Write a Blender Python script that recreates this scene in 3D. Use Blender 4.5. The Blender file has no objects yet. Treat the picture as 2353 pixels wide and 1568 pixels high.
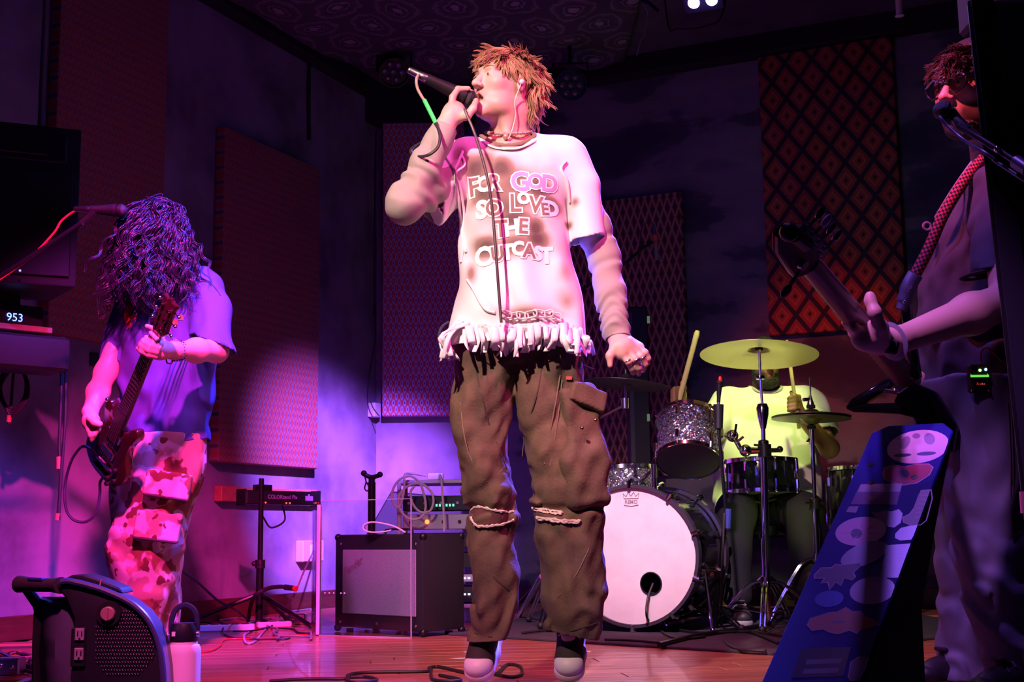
import bpy, bmesh, math, random
import numpy as np
from mathutils import Vector, Matrix
from mathutils.bvhtree import BVHTree
random.seed(7); np.random.seed(7)
scene = bpy.context.scene
COL = scene.collection
# ------------------------------------------------------------------ camera
IMW, IMH, FPX = 2353.0, 1568.0, 2970.0
PITCH, ROLL, CAMZ = math.radians(8.46), 0.012, 0.47
C0 = np.array([0, 0, CAMZ])
FW = np.array([0, math.cos(PITCH), math.sin(PITCH)])
_u = np.array([0, -math.sin(PITCH), math.cos(PITCH)]); _r = np.array([1.0, 0, 0])
UP = _u*math.cos(ROLL) + _r*math.sin(ROLL)
RT = _r*math.cos(ROLL) - _u*math.sin(ROLL)
def P(x, y, Y):
    """photo pixel + distance from the camera plane -> point in the room"""
    d = FW + (x-IMW/2)/FPX*RT - (y-IMH/2)/FPX*UP
    return C0 + d*(Y/d[1])
def PZ(x, y, z=0.0):
    """photo pixel on a horizontal plane"""
    d = FW + (x-IMW/2)/FPX*RT - (y-IMH/2)/FPX*UP
    return C0 + d*((z-CAMZ)/d[2])
def PP(x, y, o, n):
    """photo pixel on a plane through o with normal n"""
    d = FW + (x-IMW/2)/FPX*RT - (y-IMH/2)/FPX*UP
    o = np.array(o); n = np.array(n)
    return C0 + d*(np.dot(o-C0, n)/np.dot(d, n))
cd = bpy.data.cameras.new('camera'); cam = bpy.data.objects.new('camera', cd); COL.objects.link(cam)
cd.sensor_width = 36.0; cd.lens = FPX/IMW*36.0; cd.clip_start = 0.05; cd.clip_end = 60
cam.matrix_world = Matrix(((RT[0], UP[0], -FW[0], C0[0]), (RT[1], UP[1], -FW[1], C0[1]), (RT[2], UP[2], -FW[2], C0[2]), (0, 0, 0, 1)))
scene.camera = cam
vs = scene.view_settings
vs.view_transform = 'Standard'; vs.look = 'None'; vs.gamma = 1.0; vs.use_curve_mapping = False; vs.exposure = 0.0
# ------------------------------------------------------------------ world + stage lamps
w = bpy.data.worlds.new('world'); scene.world = w; w.use_nodes = True
bg = w.node_tree.nodes['Background']; bg.inputs[0].default_value = (0.10, 0.06, 0.30, 1); bg.inputs[1].default_value = 0.012
def spot(name, loc, target, col, power, angle, blend=0.6, size=0.08):
    l = bpy.data.lights.new(name, 'SPOT'); l.color = col; l.energy = power
    l.spot_size = math.radians(angle); l.spot_blend = blend; l.shadow_soft_size = size
    o = bpy.data.objects.new(name, l); COL.objects.link(o); o.location = loc
    o.rotation_euler = (Vector(target)-Vector(loc)).to_track_quat('-Z', 'Y').to_euler()
    return o
spot('key_spot', (-1.15, 1.0, 3.2), (0.02, 4.0, 1.35), (1.0, 0.62, 0.60), 1150, 36, 1.0, 0.06)
spot('magenta_wash_spot', (-0.55, 1.8, 3.4), (-1.72, 6.6, -0.10), (1.0, 0.03, 0.42), 3900, 28, 1.0, 0.07)
spot('magenta_floor_spot', (-0.75, 1.2, 3.3), (-0.78, 3.85, 0.0), (1.0, 0.12, 0.50), 1000, 24, 1.0, 0.07)
spot('pink_floor_spot', (0.15, 4.75, 3.66), (0.1, 5.1, 0.0), (1.0, 0.17, 0.26), 480, 62, 1.0, 0.07)
spot('magenta_side_spot', (1.35, 2.1, 3.1), (0.10, 4.0, 1.45), (1.0, 0.06, 0.46), 420, 38, 0.9, 0.06)
spot('violet_corner_spot', (0.2, 3.6, 3.6), (-0.98, 8.6, 0.62), (0.34, 0.10, 1.0), 17000, 20, 1.0, 0.07)
spot('violet_amp_spot', (-1.6, 2.2, 3.4), (-0.62, 6.2, 0.15), (0.75, 0.20, 1.0), 800, 17, 1.0, 0.07)
spot('blue_guitar_spot', (-0.3, 4.3, 3.5), (-1.4, 5.1, 1.0), (0.07, 0.06, 1.0), 1900, 40, 1.0, 0.06)
spot('blue_back_spot', tuple(P(1606, -4, 6.0)), (0.0, 4.0, 1.0), (0.10, 0.08, 1.0), 4500, 31, 0.6, 0.05)
spot('pink_drum_spot', (0.1, 2.4, 3.5), (0.66, 6.05, 0.58), (1.0, 0.66, 0.94), 1500, 15, 1.0, 0.07)
spot('red_wall_spot', (0.2, 2.0, 3.3), (1.95, 8.0, 1.5), (1.0, 0.10, 0.05), 600, 13, 1.0, 0.07)
spot('red_bass_spot', (0.45, 3.1, 2.9), (1.22, 3.72, 1.78), (1.0, 0.10, 0.16), 260, 36, 1.0, 0.06)
spot('blue_bass_spot', (0.55, 3.3, 3.5), (1.15, 3.5, 1.0), (0.36, 0.13, 1.0), 190, 56, 0.9, 0.06)
spot('violet_bass_spot', (-0.3, 1.8, 3.1), (0.85, 2.95, 1.15), (0.75, 0.22, 1.0), 380, 15, 1.0, 0.06)
spot('green_drum_spot', (1.15, 4.9, 3.62), (1.24, 6.95, 0.98), (0.80, 1.0, 0.22), 750, 17, 0.8, 0.05)
spot('green_fill_spot', (1.36, 6.02, 0.24), (1.20, 6.75, 1.15), (0.74, 1.0, 0.16), 9, 84, 0.9, 0.04)  # added fill for the crash cymbal underside and the wall behind
# ------------------------------------------------------------------ materials
def M(name, col, rough=0.5, metal=0.0, var=None, bump=None, emit=None, coat=0.0, sheen=0.0, spec=0.5, trans=0.0, vcol=False, stretch=(1, 1, 1), sss=0.0):
    m = bpy.data.materials.new(name); m.use_nodes = True
    nt = m.node_tree; b = nt.nodes['Principled BSDF']
    b.inputs['Base Color'].default_value = (*col, 1); b.inputs['Roughness'].default_value = rough
    b.inputs['Metallic'].default_value = metal; b.inputs['Coat Weight'].default_value = coat
    b.inputs['Sheen Weight'].default_value = sheen; b.inputs['Specular IOR Level'].default_value = spec
    b.inputs['Transmission Weight'].default_value = trans
    if sss: b.inputs['Subsurface Weight'].default_value = sss; b.inputs['Subsurface Radius'].default_value = (0.010, 0.004, 0.002); b.inputs['Subsurface Scale'].default_value = 1.0
    if emit: b.inputs['Emission Color'].default_value = (*emit[0], 1); b.inputs['Emission Strength'].default_value = emit[1]
    tc = nt.nodes.new('ShaderNodeTexCoord'); mp = nt.nodes.new('ShaderNodeMapping'); mp.inputs['Scale'].default_value = stretch
    nt.links.new(tc.outputs['Object'], mp.inputs[0])
    src = None
    if vcol:
        a = nt.nodes.new('ShaderNodeAttribute'); a.attribute_name = 'Col'; src = a.outputs['Color']
    if var:                                     # (scale, second colour, amount)
        n = nt.nodes.new('ShaderNodeTexNoise'); n.inputs['Scale'].default_value = var[0]; n.inputs['Detail'].default_value = 5; n.inputs['Roughness'].default_value = 0.6
        nt.links.new(mp.outputs[0], n.inputs['Vector'])
        r = nt.nodes.new('ShaderNodeValToRGB'); r.color_ramp.elements[0].position = 0.38; r.color_ramp.elements[1].position = 0.66
        nt.links.new(n.outputs[0], r.inputs[0])
        mu = nt.nodes.new('ShaderNodeMath'); mu.operation = 'MULTIPLY'; mu.inputs[1].default_value = var[2]; nt.links.new(r.outputs[0], mu.inputs[0])
        mx = nt.nodes.new('ShaderNodeMix'); mx.data_type = 'RGBA'; mx.inputs[6].default_value = (*col, 1); mx.inputs[7].default_value = (*var[1], 1)
        if src: nt.links.new(src, mx.inputs[6])
        nt.links.new(mu.outputs[0], mx.inputs[0]); src = mx.outputs[2]
    if src: nt.links.new(src, b.inputs['Base Color'])
    if bump:
        n = nt.nodes.new('ShaderNodeTexNoise'); n.inputs['Scale'].default_value = bump[0]; n.inputs['Detail'].default_value = 3
        nt.links.new(mp.outputs[0], n.inputs['Vector'])
        bp = nt.nodes.new('ShaderNodeBump'); bp.inputs['Strength'].default_value = bump[1]; bp.inputs['Distance'].default_value = bump[2] if len(bump) > 2 else 0.005
        nt.links.new(n.outputs[0], bp.inputs['Height']); nt.links.new(bp.outputs[0], b.inputs['Normal'])
    return m
class NG:
    """tiny node-graph helper for printed patterns"""
    def __init__(s, m): s.nt = m.node_tree; s.b = s.nt.nodes['Principled BSDF']
    def n(s, t): return s.nt.nodes.new(t)
    def m(s, op, a, b=0.0, c=None):
        k = s.n('ShaderNodeMath'); k.operation = op
        for i, v in enumerate((a, b) if c is None else (a, b, c)):
            if isinstance(v, (int, float)): k.inputs[i].default_value = v
            else: s.nt.links.new(v, k.inputs[i])
        return k.outputs[0]
    def xyz(s):
        t = s.n('ShaderNodeTexCoord'); q = s.n('ShaderNodeSeparateXYZ'); s.nt.links.new(t.outputs['Object'], q.inputs[0]); return q.outputs
    def ramp(s, v, stops, const=False):
        r = s.n('ShaderNodeValToRGB'); e = r.color_ramp.elements
        if const: r.color_ramp.interpolation = 'CONSTANT'
        while len(e) < len(stops): e.new(0.5)
        for i, (p, c) in enumerate(stops): e[i].position = p; e[i].color = (*c, 1)
        s.nt.links.new(v, r.inputs[0]); return r.outputs[0]
    def noise(s, scale, vec=None, detail=4):
        n = s.n('ShaderNodeTexNoise'); n.inputs['Scale'].default_value = scale; n.inputs['Detail'].default_value = detail
        if vec is None:
            t = s.n('ShaderNodeTexCoord'); vec = t.outputs['Object']
        s.nt.links.new(vec, n.inputs['Vector']); return n.outputs[0]
    def mix(s, f, a, b):
        k = s.n('ShaderNodeMix'); k.data_type = 'RGBA'
        if isinstance(f, (int, float)): k.inputs[0].default_value = f
        else: s.nt.links.new(f, k.inputs[0])
        for i, v in ((6, a), (7, b)):
            if isinstance(v, tuple): k.inputs[i].default_value = (*v, 1)
            else: s.nt.links.new(v, k.inputs[i])
        return k.outputs[2]
    def out(s, c): s.nt.links.new(c, s.b.inputs['Base Color'])
def lattice_mat(name, sx, sz, stops, diamond=False, rough=0.85):
    """staggered motif print: motif distance 0 at its centre, 1 at the net line"""
    m = M(name, (0.3, 0.1, 0.1), rough, bump=(400, 0.25, 0.002)); g = NG(m); X = g.xyz()
    u = g.m('DIVIDE', X[0], sx); v = g.m('DIVIDE', X[2], sz)
    def cell(a, off): return g.m('ABSOLUTE', g.m('SUBTRACT', g.m('FRACT', g.m('ADD', a, off)), 0.5))
    ds = []
    for o in (0.0, 0.5):
        a, b = cell(u, 40+o), cell(v, 40+o)
        if diamond: ds.append(g.m('MULTIPLY', g.m('ADD', a, b), 2.0))
        else: ds.append(g.m('MULTIPLY', g.m('SQRT', g.m('ADD', g.m('MULTIPLY', a, a), g.m('MULTIPLY', g.m('MULTIPLY', b, b), 0.8))), 2.6))
    d = g.m('MINIMUM', ds[0], ds[1]); g.out(g.ramp(d, stops)); return m
# ------------------------------------------------------------------ objects
LOC = {}
def link(o, parent=None):
    COL.objects.link(o)
    if parent is not None: o.parent = parent
    return o
def tag(o, label, cat, group=None):
    o['label'] = label; o['category'] = cat
    if group: o['group'] = group
    return o
def thing(name, loc, label, cat, group=None):
    o = bpy.data.objects.new(name, None); o.empty_display_size = 0.05; link(o); o.location = tuple(loc); LOC[o.name] = np.array(loc, float)
    return tag(o, label, cat, group)
def struct(o): o['kind'] = 'structure'; return o
def nrm(v):
    v = np.array(v, float); return v/(np.linalg.norm(v)+1e-12)
def frame(d, hint=(0, 0, 1)):
    """columns: x, y, z with z along d"""
    z = nrm(d); h = np.array(hint, float)
    if abs(np.dot(h, z)) > 0.98: h = np.array([1.0, 0, 0])
    x = nrm(np.cross(h, z)); y = np.cross(z, x); return np.stack([x, y, z], 1)
def rotz(a): c, s = math.cos(a), math.sin(a); return np.array([[c, -s, 0], [s, c, 0], [0, 0, 1.0]])
def rotx(a): c, s = math.cos(a), math.sin(a); return np.array([[1.0, 0, 0], [0, c, -s], [0, s, c]])
def roty(a): c, s = math.cos(a), math.sin(a); return np.array([[c, 0, s], [0, 1.0, 0], [-s, 0, c]])
def spline(pts, n=8, closed=False):
    p = [np.array(q, float) for q in pts]; out = []
    N = len(p)
    for i in range(N if closed else N-1):
        if closed: a, b, c, d = p[(i-1) % N], p[i], p[(i+1) % N], p[(i+2) % N]
        else: a, b, c, d = p[max(i-1, 0)], p[i], p[i+1], p[min(i+2, N-1)]
        for k in range(n):
            t = k/n; out.append(0.5*((2*b)+(-a+c)*t+(2*a-5*b+4*c-d)*t*t+(-a+3*b-3*c+d)*t**3))
    if not closed: out.append(p[-1])
    return out
class MB:
    """mesh builder; R, T map local to room coordinates"""
    def __init__(s, R=None, T=(0, 0, 0)):
        s.v = []; s.f = []; s.R = np.eye(3) if R is None else np.array(R); s.T = np.array(T, float); s.cols = None
    def add(s, vs, fs):
        o = len(s.v)
        for q in vs: s.v.append(s.R @ np.array(q, float) + s.T)
        for f in fs: s.f.append(tuple(i+o for i in f))
        return s
    def box(s, c, d, R=None):
        c = np.array(c, float); h = np.array(d, float)/2; vs = []
        for x in (-1, 1):
            for y in (-1, 1):
                for z in (-1, 1):
                    q = h*(x, y, z); vs.append(c+(R@q if R is not None else q))
        return s.add(vs, [(0, 1, 3, 2), (4, 6, 7, 5), (0, 4, 5, 1), (2, 3, 7, 6), (0, 2, 6, 4), (1, 5, 7, 3)])
    def tube(s, pts, r, n=8, closed=False, caps=True, flat=1.0, hint=(0, 0, 1)):
        pts = [np.array(p, float) for p in pts]; N = len(pts); rs = r if hasattr(r, '__len__') else [r]*N
        vs = []; fs = []; prev = None
        for i in range(N):
            if closed: d = pts[(i+1) % N]-pts[(i-1) % N]
            else: d = pts[min(i+1, N-1)]-pts[max(i-1, 0)]
            z = nrm(d)
            if prev is None: x = frame(z, hint)[:, 0]
            else:
                x = prev-np.dot(prev, z)*z
                x = nrm(x) if np.linalg.norm(x) > 1e-6 else frame(z, hint)[:, 0]
            prev = x; y = np.cross(z, x)
            for k in range(n):
                a = 2*math.pi*k/n; vs.append(pts[i]+rs[i]*(math.cos(a)*x+math.sin(a)*y*flat))
        for i in range(N if closed else N-1):
            j = (i+1) % N
            for k in range(n): l = (k+1) % n; fs.append((i*n+k, i*n+l, j*n+l, j*n+k))
        if caps and not closed: fs.append(tuple(range(n))[::-1]); fs.append(tuple(range((N-1)*n, N*n)))
        return s.add(vs, fs)
    def cyl(s, a, b, r0, r1=None, n=16): return s.tube([a, b], [r0, r0 if r1 is None else r1], n)
    def lathe(s, prof, c=(0, 0, 0), ax=(0, 0, 1), n=24, caps=True):
        F = frame(ax); c = np.array(c, float); vs = []; fs = []
        for r, h in prof:
            for k in range(n):
                a = 2*math.pi*k/n; vs.append(c+F@np.array([r*math.cos(a), r*math.sin(a), h]))
        for i in range(len(prof)-1):
            for k in range(n): l = (k+1) % n; fs.append((i*n+k, i*n+l, (i+1)*n+l, (i+1)*n+k))
        if caps: fs.append(tuple(range(n))[::-1]); fs.append(tuple(range((len(prof)-1)*n, len(prof)*n)))
        return s.add(vs, fs)
    def ball(s, c, r, n=12, R=None):
        r = np.array(r if hasattr(r, '__len__') else (r, r, r), float); vs = []; fs = []; m = max(6, n//2+2)
        for i in range(m+1):
            t = math.pi*(0.001+0.998*i/m)
            for k in range(n):
                a = 2*math.pi*k/n; q = r*(math.sin(t)*math.cos(a), math.sin(t)*math.sin(a), math.cos(t)); vs.append(np.array(c, float)+(R@q if R is not None else q))
        for i in range(m):
            for k in range(n): l = (k+1) % n; fs.append((i*n+k, (i+1)*n+k, (i+1)*n+l, i*n+l))
        fs.append(tuple(range(n))); fs.append(tuple(range(m*n, m*n+n))[::-1])
        return s.add(vs, fs)
    def prism(s, poly, vec):
        n = len(poly); v = np.array(vec, float); vs = [np.array(p, float) for p in poly]; vs += [p+v for p in vs]
        fs = [tuple(range(n))[::-1], tuple(range(n, 2*n))]
        for i in range(n): j = (i+1) % n; fs.append((i, j, n+j, n+i))
        return s.add(vs, fs)
    def ring(s, c, ax, R, r, n=24, m=8, flat=1.0):
        F = frame(ax); return s.tube([np.array(c)+F@np.array([R*math.cos(2*math.pi*k/n), R*math.sin(2*math.pi*k/n), 0]) for k in range(n)], r, m, closed=True, flat=flat, hint=ax)
    def build(s, name, mat, parent=None, bevel=0, seg=1, smooth=True, angle=35, local=False):
        """one mesh object; vertices given in room coordinates"""
        off = np.zeros(3)
        if parent is not None and not local:
            off = LOC[parent.name]
        me = bpy.data.meshes.new(name)
        V = np.array(s.v) - off
        me.from_pydata([tuple(q) for q in V], [], s.f)
        bm = bmesh.new(); bm.from_mesh(me)
        bmesh.ops.recalc_face_normals(bm, faces=bm.faces)
        if bevel:
            es = [e for e in bm.edges if len(e.link_faces) == 2 and e.calc_face_angle(0) > 0.6]
            bmesh.ops.bevel(bm, geom=es, offset=bevel, segments=seg, profile=0.6, affect='EDGES', clamp_overlap=True)
        bm.to_mesh(me); bm.free()
        if smooth:
            me.polygons.foreach_set('use_smooth', [True]*len(me.polygons))
            try: me.set_sharp_from_angle(angle=math.radians(angle))
            except Exception: pass
        me.materials.append(mat)
        o = bpy.data.objects.new(name, me); link(o, parent)
        LOC[o.name] = off if parent is not None else np.zeros(3)
        return o
def rebase(o, loc):
    """move a top-level mesh's origin to loc"""
    loc = np.array(loc, float); n = len(o.data.vertices); a = np.zeros(n*3); o.data.vertices.foreach_get('co', a)
    o.data.vertices.foreach_set('co', (a.reshape(-1, 3)-loc).ravel()); o.location = tuple(loc); LOC[o.name] = loc; o.data.update(); return o
def text_mesh(s, size, offset=0.0, shear=0.0, align='CENTER'):
    c = bpy.data.curves.new('t', 'FONT'); c.body = s; c.size = size; c.offset = offset; c.shear = shear; c.align_x = align; c.align_y = 'CENTER'; c.resolution_u = 3
    o = bpy.data.objects.new('t', c); COL.objects.link(o); dg = bpy.context.evaluated_depsgraph_get(); dg.update()
    me = bpy.data.meshes.new_from_object(o.evaluated_get(dg))
    vs = [tuple(v.co) for v in me.vertices]; fs = [tuple(p.vertices) for p in me.polygons]
    bpy.data.objects.remove(o); bpy.data.meshes.remove(me); bpy.data.curves.remove(c)
    return vs, fs
def flat_text(s, size, c, xd, yd, offset=0.0, shear=0.0, mb=None):
    """lettering lying in the plane spanned by xd (reading direction) and yd (up)"""
    vs, fs = text_mesh(s, size, offset, shear); mb = mb or MB(); c = np.array(c); xd = nrm(xd); yd = nrm(yd)
    mb.add([c+xd*v[0]+yd*v[1] for v in vs], fs); return mb
# ------------------------------------------------------------------ implicit surfaces (bodies, clothes)
class Prim: k = 0.02; op = 'u'
class Cap(Prim):
    def __init__(s, a, b, ra, rb=None, k=0.02, op='u'):
        s.a = np.array(a, float); s.b = np.array(b, float); s.ra = ra; s.rb = ra if rb is None else rb; s.k = k; s.op = op
        m = max(s.ra, s.rb); s.lo = np.minimum(s.a, s.b)-m; s.hi = np.maximum(s.a, s.b)+m
    def d(s, p):
        ba = s.b-s.a; pa = p-s.a; h = np.clip(pa@ba/max(ba@ba, 1e-9), 0, 1)
        return np.sqrt(((pa-h[:, None]*ba)**2).sum(1))-(s.ra+(s.rb-s.ra)*h)
class CutCap(Cap):
    """tapered capsule sliced by a plane (open sleeve or trouser end)"""
    def __init__(s, a, b, ra, rb, k, co, no): Cap.__init__(s, a, b, ra, rb, k); s.co = np.array(co, float); s.no = nrm(no)
    def d(s, p): return np.maximum(Cap.d(s, p), (p-s.co)@s.no)
class Ell(Prim):
    def __init__(s, c, r, R=None, k=0.02, op='u'):
        s.c = np.array(c, float); s.r = np.array(r if hasattr(r, '__len__') else (r, r, r), float); s.R = np.eye(3) if R is None else np.array(R); s.k = k; s.op = op
        e = np.abs(s.R)@s.r; s.lo = s.c-e; s.hi = s.c+e
    def d(s, p):
        q = (p-s.c)@s.R; a = np.sqrt(((q/s.r)**2).sum(1)); b = np.sqrt(((q/s.r**2)**2).sum(1)); return a*(a-1)/np.maximum(b, 1e-6)
class Box(Prim):
    def __init__(s, c, h, R=None, rd=0.01, k=0.02, op='u'):
        s.c = np.array(c, float); s.h = np.array(h, float)-rd; s.R = np.eye(3) if R is None else np.array(R); s.rd = rd; s.k = k; s.op = op
        e = np.abs(s.R)@(s.h+rd); s.lo = s.c-e; s.hi = s.c+e
    def d(s, p):
        q = np.abs((p-s.c)@s.R)-s.h; return np.sqrt((np.maximum(q, 0)**2).sum(1))+np.minimum(q.max(1), 0)-s.rd
class Loft(Prim):
    """stack of elliptic sections (z, cx, cy, rx, ry) turned by yaw"""
    def __init__(s, sec, yaw=0.0, k=0.02, op='u', power=2.0):
        sec = sorted([tuple(map(float, q)) for q in sec]); a = np.array(sec); zz = np.linspace(a[0, 0], a[-1, 0], 160)
        s.z = zz; s.t = []
        for j in range(1, 5):
            sm = np.interp(zz, a[:, 0], a[:, j]); kk = np.ones(13)/13; sm = np.convolve(np.pad(sm, 6, 'edge'), kk, 'valid'); s.t.append(sm)
        s.c, s.s = math.cos(yaw), math.sin(yaw); s.k = k; s.op = op; s.pw = power
        m = np.maximum(a[:, 3], a[:, 4]); s.lo = np.array([(a[:, 1]-m).min(), (a[:, 2]-m).min(), a[0, 0]]); s.hi = np.array([(a[:, 1]+m).max(), (a[:, 2]+m).max(), a[-1, 0]])
    def d(s, p):
        cx, cy, rx, ry = [np.interp(p[:, 2], s.z, t) for t in s.t]; x = p[:, 0]-cx; y = p[:, 1]-cy
        u = np.abs(x*s.c+y*s.s)/rx; v = np.abs(-x*s.s+y*s.c)/ry
        q = (u**s.pw+v**s.pw)**(1/s.pw); dd = (q-1)*np.minimum(rx, ry)
        e = np.maximum(s.lo[2]-p[:, 2], p[:, 2]-s.hi[2]); return np.maximum(dd, e)
def chain(pts, rs, k=0.02): return [Cap(pts[i], pts[i+1], rs[i], rs[i+1], k) for i in range(len(pts)-1)]
def evalp(prims, p):
    d = None
    for q in prims:
        e = q.d(p)
        if d is None: d = e if q.op == 'u' else np.full(len(p), 1.0); continue
        k = q.k
        if q.op == 'u': h = np.maximum(k-np.abs(d-e), 0)/k; d = np.minimum(d, e)-h*h*k*0.25
        else: h = np.maximum(k-np.abs(d+e), 0)/k; d = np.maximum(d, -e)+h*h*k*0.25
    return d
def surf(prims, vox, disp=None, B=20, amp=0.02):
    U = [q for q in prims if q.op == 'u']; lo = np.min([q.lo for q in U], 0)-amp-3*vox; hi = np.max([q.hi for q in U], 0)+amp+3*vox
    nb = np.ceil((hi-lo)/(vox*B)).astype(int); key = lambda i: (i[:, 0]*100003+i[:, 1])*100003+i[:, 2]
    VK = []; VP = []; FQ = []; g1 = np.arange(-1, B+1); gi = np.stack(np.meshgrid(g1, g1, g1, indexing='ij'), -1).reshape(-1, 3); S = B+2
    for bx in range(nb[0]):
        for by in range(nb[1]):
            for bz in range(nb[2]):
                o = np.array([bx, by, bz])*B; a = lo+(o-1)*vox; b = lo+(o+B)*vox
                act = [q for q in prims if np.all(q.lo-q.k-amp < b) and np.all(q.hi+q.k+amp > a)]
                if not [q for q in act if q.op == 'u']: continue
                idx = gi+o; p = lo+idx*vox; d = evalp(act, p)
                if disp is not None: d = d+disp(p)
                D = d.reshape(S, S, S)
                if D.min() > 0 or D.max() < 0: continue
                sg = D < 0; s000 = sg[:-1, :-1, :-1].astype(int)
                cnt = sum(sg[i:S-1+i, j:S-1+j, l:S-1+l].astype(int) for i in (0, 1) for j in (0, 1) for l in (0, 1))
                cells = np.argwhere((cnt > 0) & (cnt < 8))
                if len(cells) == 0: continue
                acc = np.zeros((len(cells), 3)); num = np.zeros(len(cells))
                for ax in range(3):
                    o1, o2 = [t for t in range(3) if t != ax]
                    for u in (0, 1):
                        for v in (0, 1):
                            c0 = cells.copy(); c0[:, o1] += u; c0[:, o2] += v; c1 = c0.copy(); c1[:, ax] += 1
                            d0 = D[c0[:, 0], c0[:, 1], c0[:, 2]]; d1 = D[c1[:, 0], c1[:, 1], c1[:, 2]]; mk = (d0 < 0) != (d1 < 0)
                            t = np.where(mk, d0/np.where(mk, d0-d1, 1), 0); q = c0.astype(float); q[:, ax] += t
                            acc[mk] += q[mk]; num[mk] += 1
                VK.append(key(cells+o-1+5)); VP.append(lo+(acc/num[:, None]+o-1)*vox)
                for ax in range(3):
                    o1, o2 = [t for t in range(3) if t != ax]; sl0 = [slice(1, S-1)]*3; sl1 = list(sl0); sl1[ax] = slice(2, S)
                    e0 = sg[tuple(sl0)]; e1 = sg[tuple(sl1)]; cr = np.argwhere(e0 != e1)
                    if len(cr) == 0: continue
                    fl = e0[cr[:, 0], cr[:, 1], cr[:, 2]]; cr = cr+1+o-1+5; q = []
                    for (u, v) in ((0, 0), (-1, 0), (-1, -1), (0, -1)):
                        c = cr.copy(); c[:, o1] += u; c[:, o2] += v; q.append(key(c))
                    q = np.stack(q, 1); flip = fl if ax != 1 else ~fl; q[~flip] = q[~flip][:, ::-1]; FQ.append(q)
    K = np.concatenate(VK); V = np.concatenate(VP); uk, first = np.unique(K, return_index=True); V = V[first]
    F = np.concatenate(FQ); ix = np.searchsorted(uk, F); ix = np.clip(ix, 0, len(uk)-1); ok = np.all(uk[ix] == F, 1)
    return V, ix[ok]
def smesh(name, V, F, mat, parent=None, cuts=None, solid=0.0, cols=None, smooth_it=0, caps=None, vox=0.006):
    off = LOC[parent.name] if parent is not None else np.zeros(3)
    me = bpy.data.meshes.new(name); me.vertices.add(len(V)); me.vertices.foreach_set('co', (V-off).astype(np.float32).ravel())
    n = len(F); me.loops.add(n*4); me.loops.foreach_set('vertex_index', F.astype(np.int32).ravel()); me.polygons.add(n)
    me.polygons.foreach_set('loop_start', np.arange(0, n*4, 4, dtype=np.int32)); me.update(calc_edges=True)
    if cuts or smooth_it or caps:
        bm = bmesh.new(); bm.from_mesh(me)
        for _ in range(smooth_it): bmesh.ops.smooth_vert(bm, verts=bm.verts, factor=0.5, use_axis_x=True, use_axis_y=True, use_axis_z=True)
        for (co, no, cond) in (cuts or []):
            co = np.array(co)-off
            g = bm.verts[:]+bm.edges[:]+bm.faces[:]
            if cond is not None:
                fs = [f for f in bm.faces if cond(np.array(f.calc_center_median())+off)]; es = set(); vsx = set()
                for f in fs: es.update(f.edges); vsx.update(f.verts)
                g = list(vsx)+list(es)+fs
            bmesh.ops.bisect_plane(bm, geom=g, plane_co=tuple(co), plane_no=tuple(no), clear_outer=True)
        for (co, no, rad) in (caps or []):
            co = np.array(co)-off; no = nrm(no); bm.normal_update(); kill = []
            for f in bm.faces:
                c = np.array(f.calc_center_median())-co
                if abs(c@no) < vox*1.3 and np.linalg.norm(c) < rad and abs(np.dot(np.array(f.normal), no)) > 0.75: kill.append(f)
            bmesh.ops.delete(bm, geom=kill, context='FACES')
        bm.to_mesh(me); bm.free()
    if cols is not None:
        a = np.zeros(len(me.vertices)*3); me.vertices.foreach_get('co', a); c = cols(a.reshape(-1, 3)+off)
        at = me.color_attributes.new('Col', 'FLOAT_COLOR', 'POINT'); at.data.foreach_set('color', np.concatenate([c, np.ones((len(c), 1))], 1).astype(np.float32).ravel())
    me.polygons.foreach_set('use_smooth', [True]*len(me.polygons)); me.materials.append(mat)
    o = bpy.data.objects.new(name, me); link(o, parent); LOC[o.name] = off
    if solid:
        md = o.modifiers.new('thickness', 'SOLIDIFY'); md.thickness = solid; md.offset = -1
    return o
_rw = np.random.RandomState(3)
def waves(freq, n=6, seed=0):
    r = np.random.RandomState(seed); k = r.normal(size=(n, 3))*np.array(freq)*2*math.pi; ph = r.uniform(0, 6.28, n); wk = r.normal(size=(3, 3))*3
    def fn(p):
        q = p+0.03*np.sin(p@wk.T*3.0); return np.sin(q@k.T+ph).sum(1)/math.sqrt(n)
    return fn
def sst(x, a, b): t = np.clip((x-a)/(b-a), 0, 1); return t*t*(3-2*t)
# ------------------------------------------------------------------ shared materials
BLK = M('black_plastic', (0.012, 0.012, 0.014), 0.42)
BLKM = M('black_metal', (0.010, 0.010, 0.012), 0.35, 0.4)
RUB = M('black_rubber', (0.014, 0.014, 0.016), 0.55)
CHR = M('chrome', (0.82, 0.82, 0.84), 0.12, 1.0)
TOLEX = M('black_tolex', (0.012, 0.012, 0.013), 0.5, bump=(900, 0.4, 0.001))
WHT = M('white_plastic', (0.78, 0.76, 0.74), 0.4)
CREAM = M('cream_paint', (0.72, 0.70, 0.66), 0.6)
SKIN = M('skin', (0.62, 0.40, 0.31), 0.5, vcol=True, sss=0.15)
NEUT = M('brushed_metal', (0.45, 0.45, 0.47), 0.3, 1.0)
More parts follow.
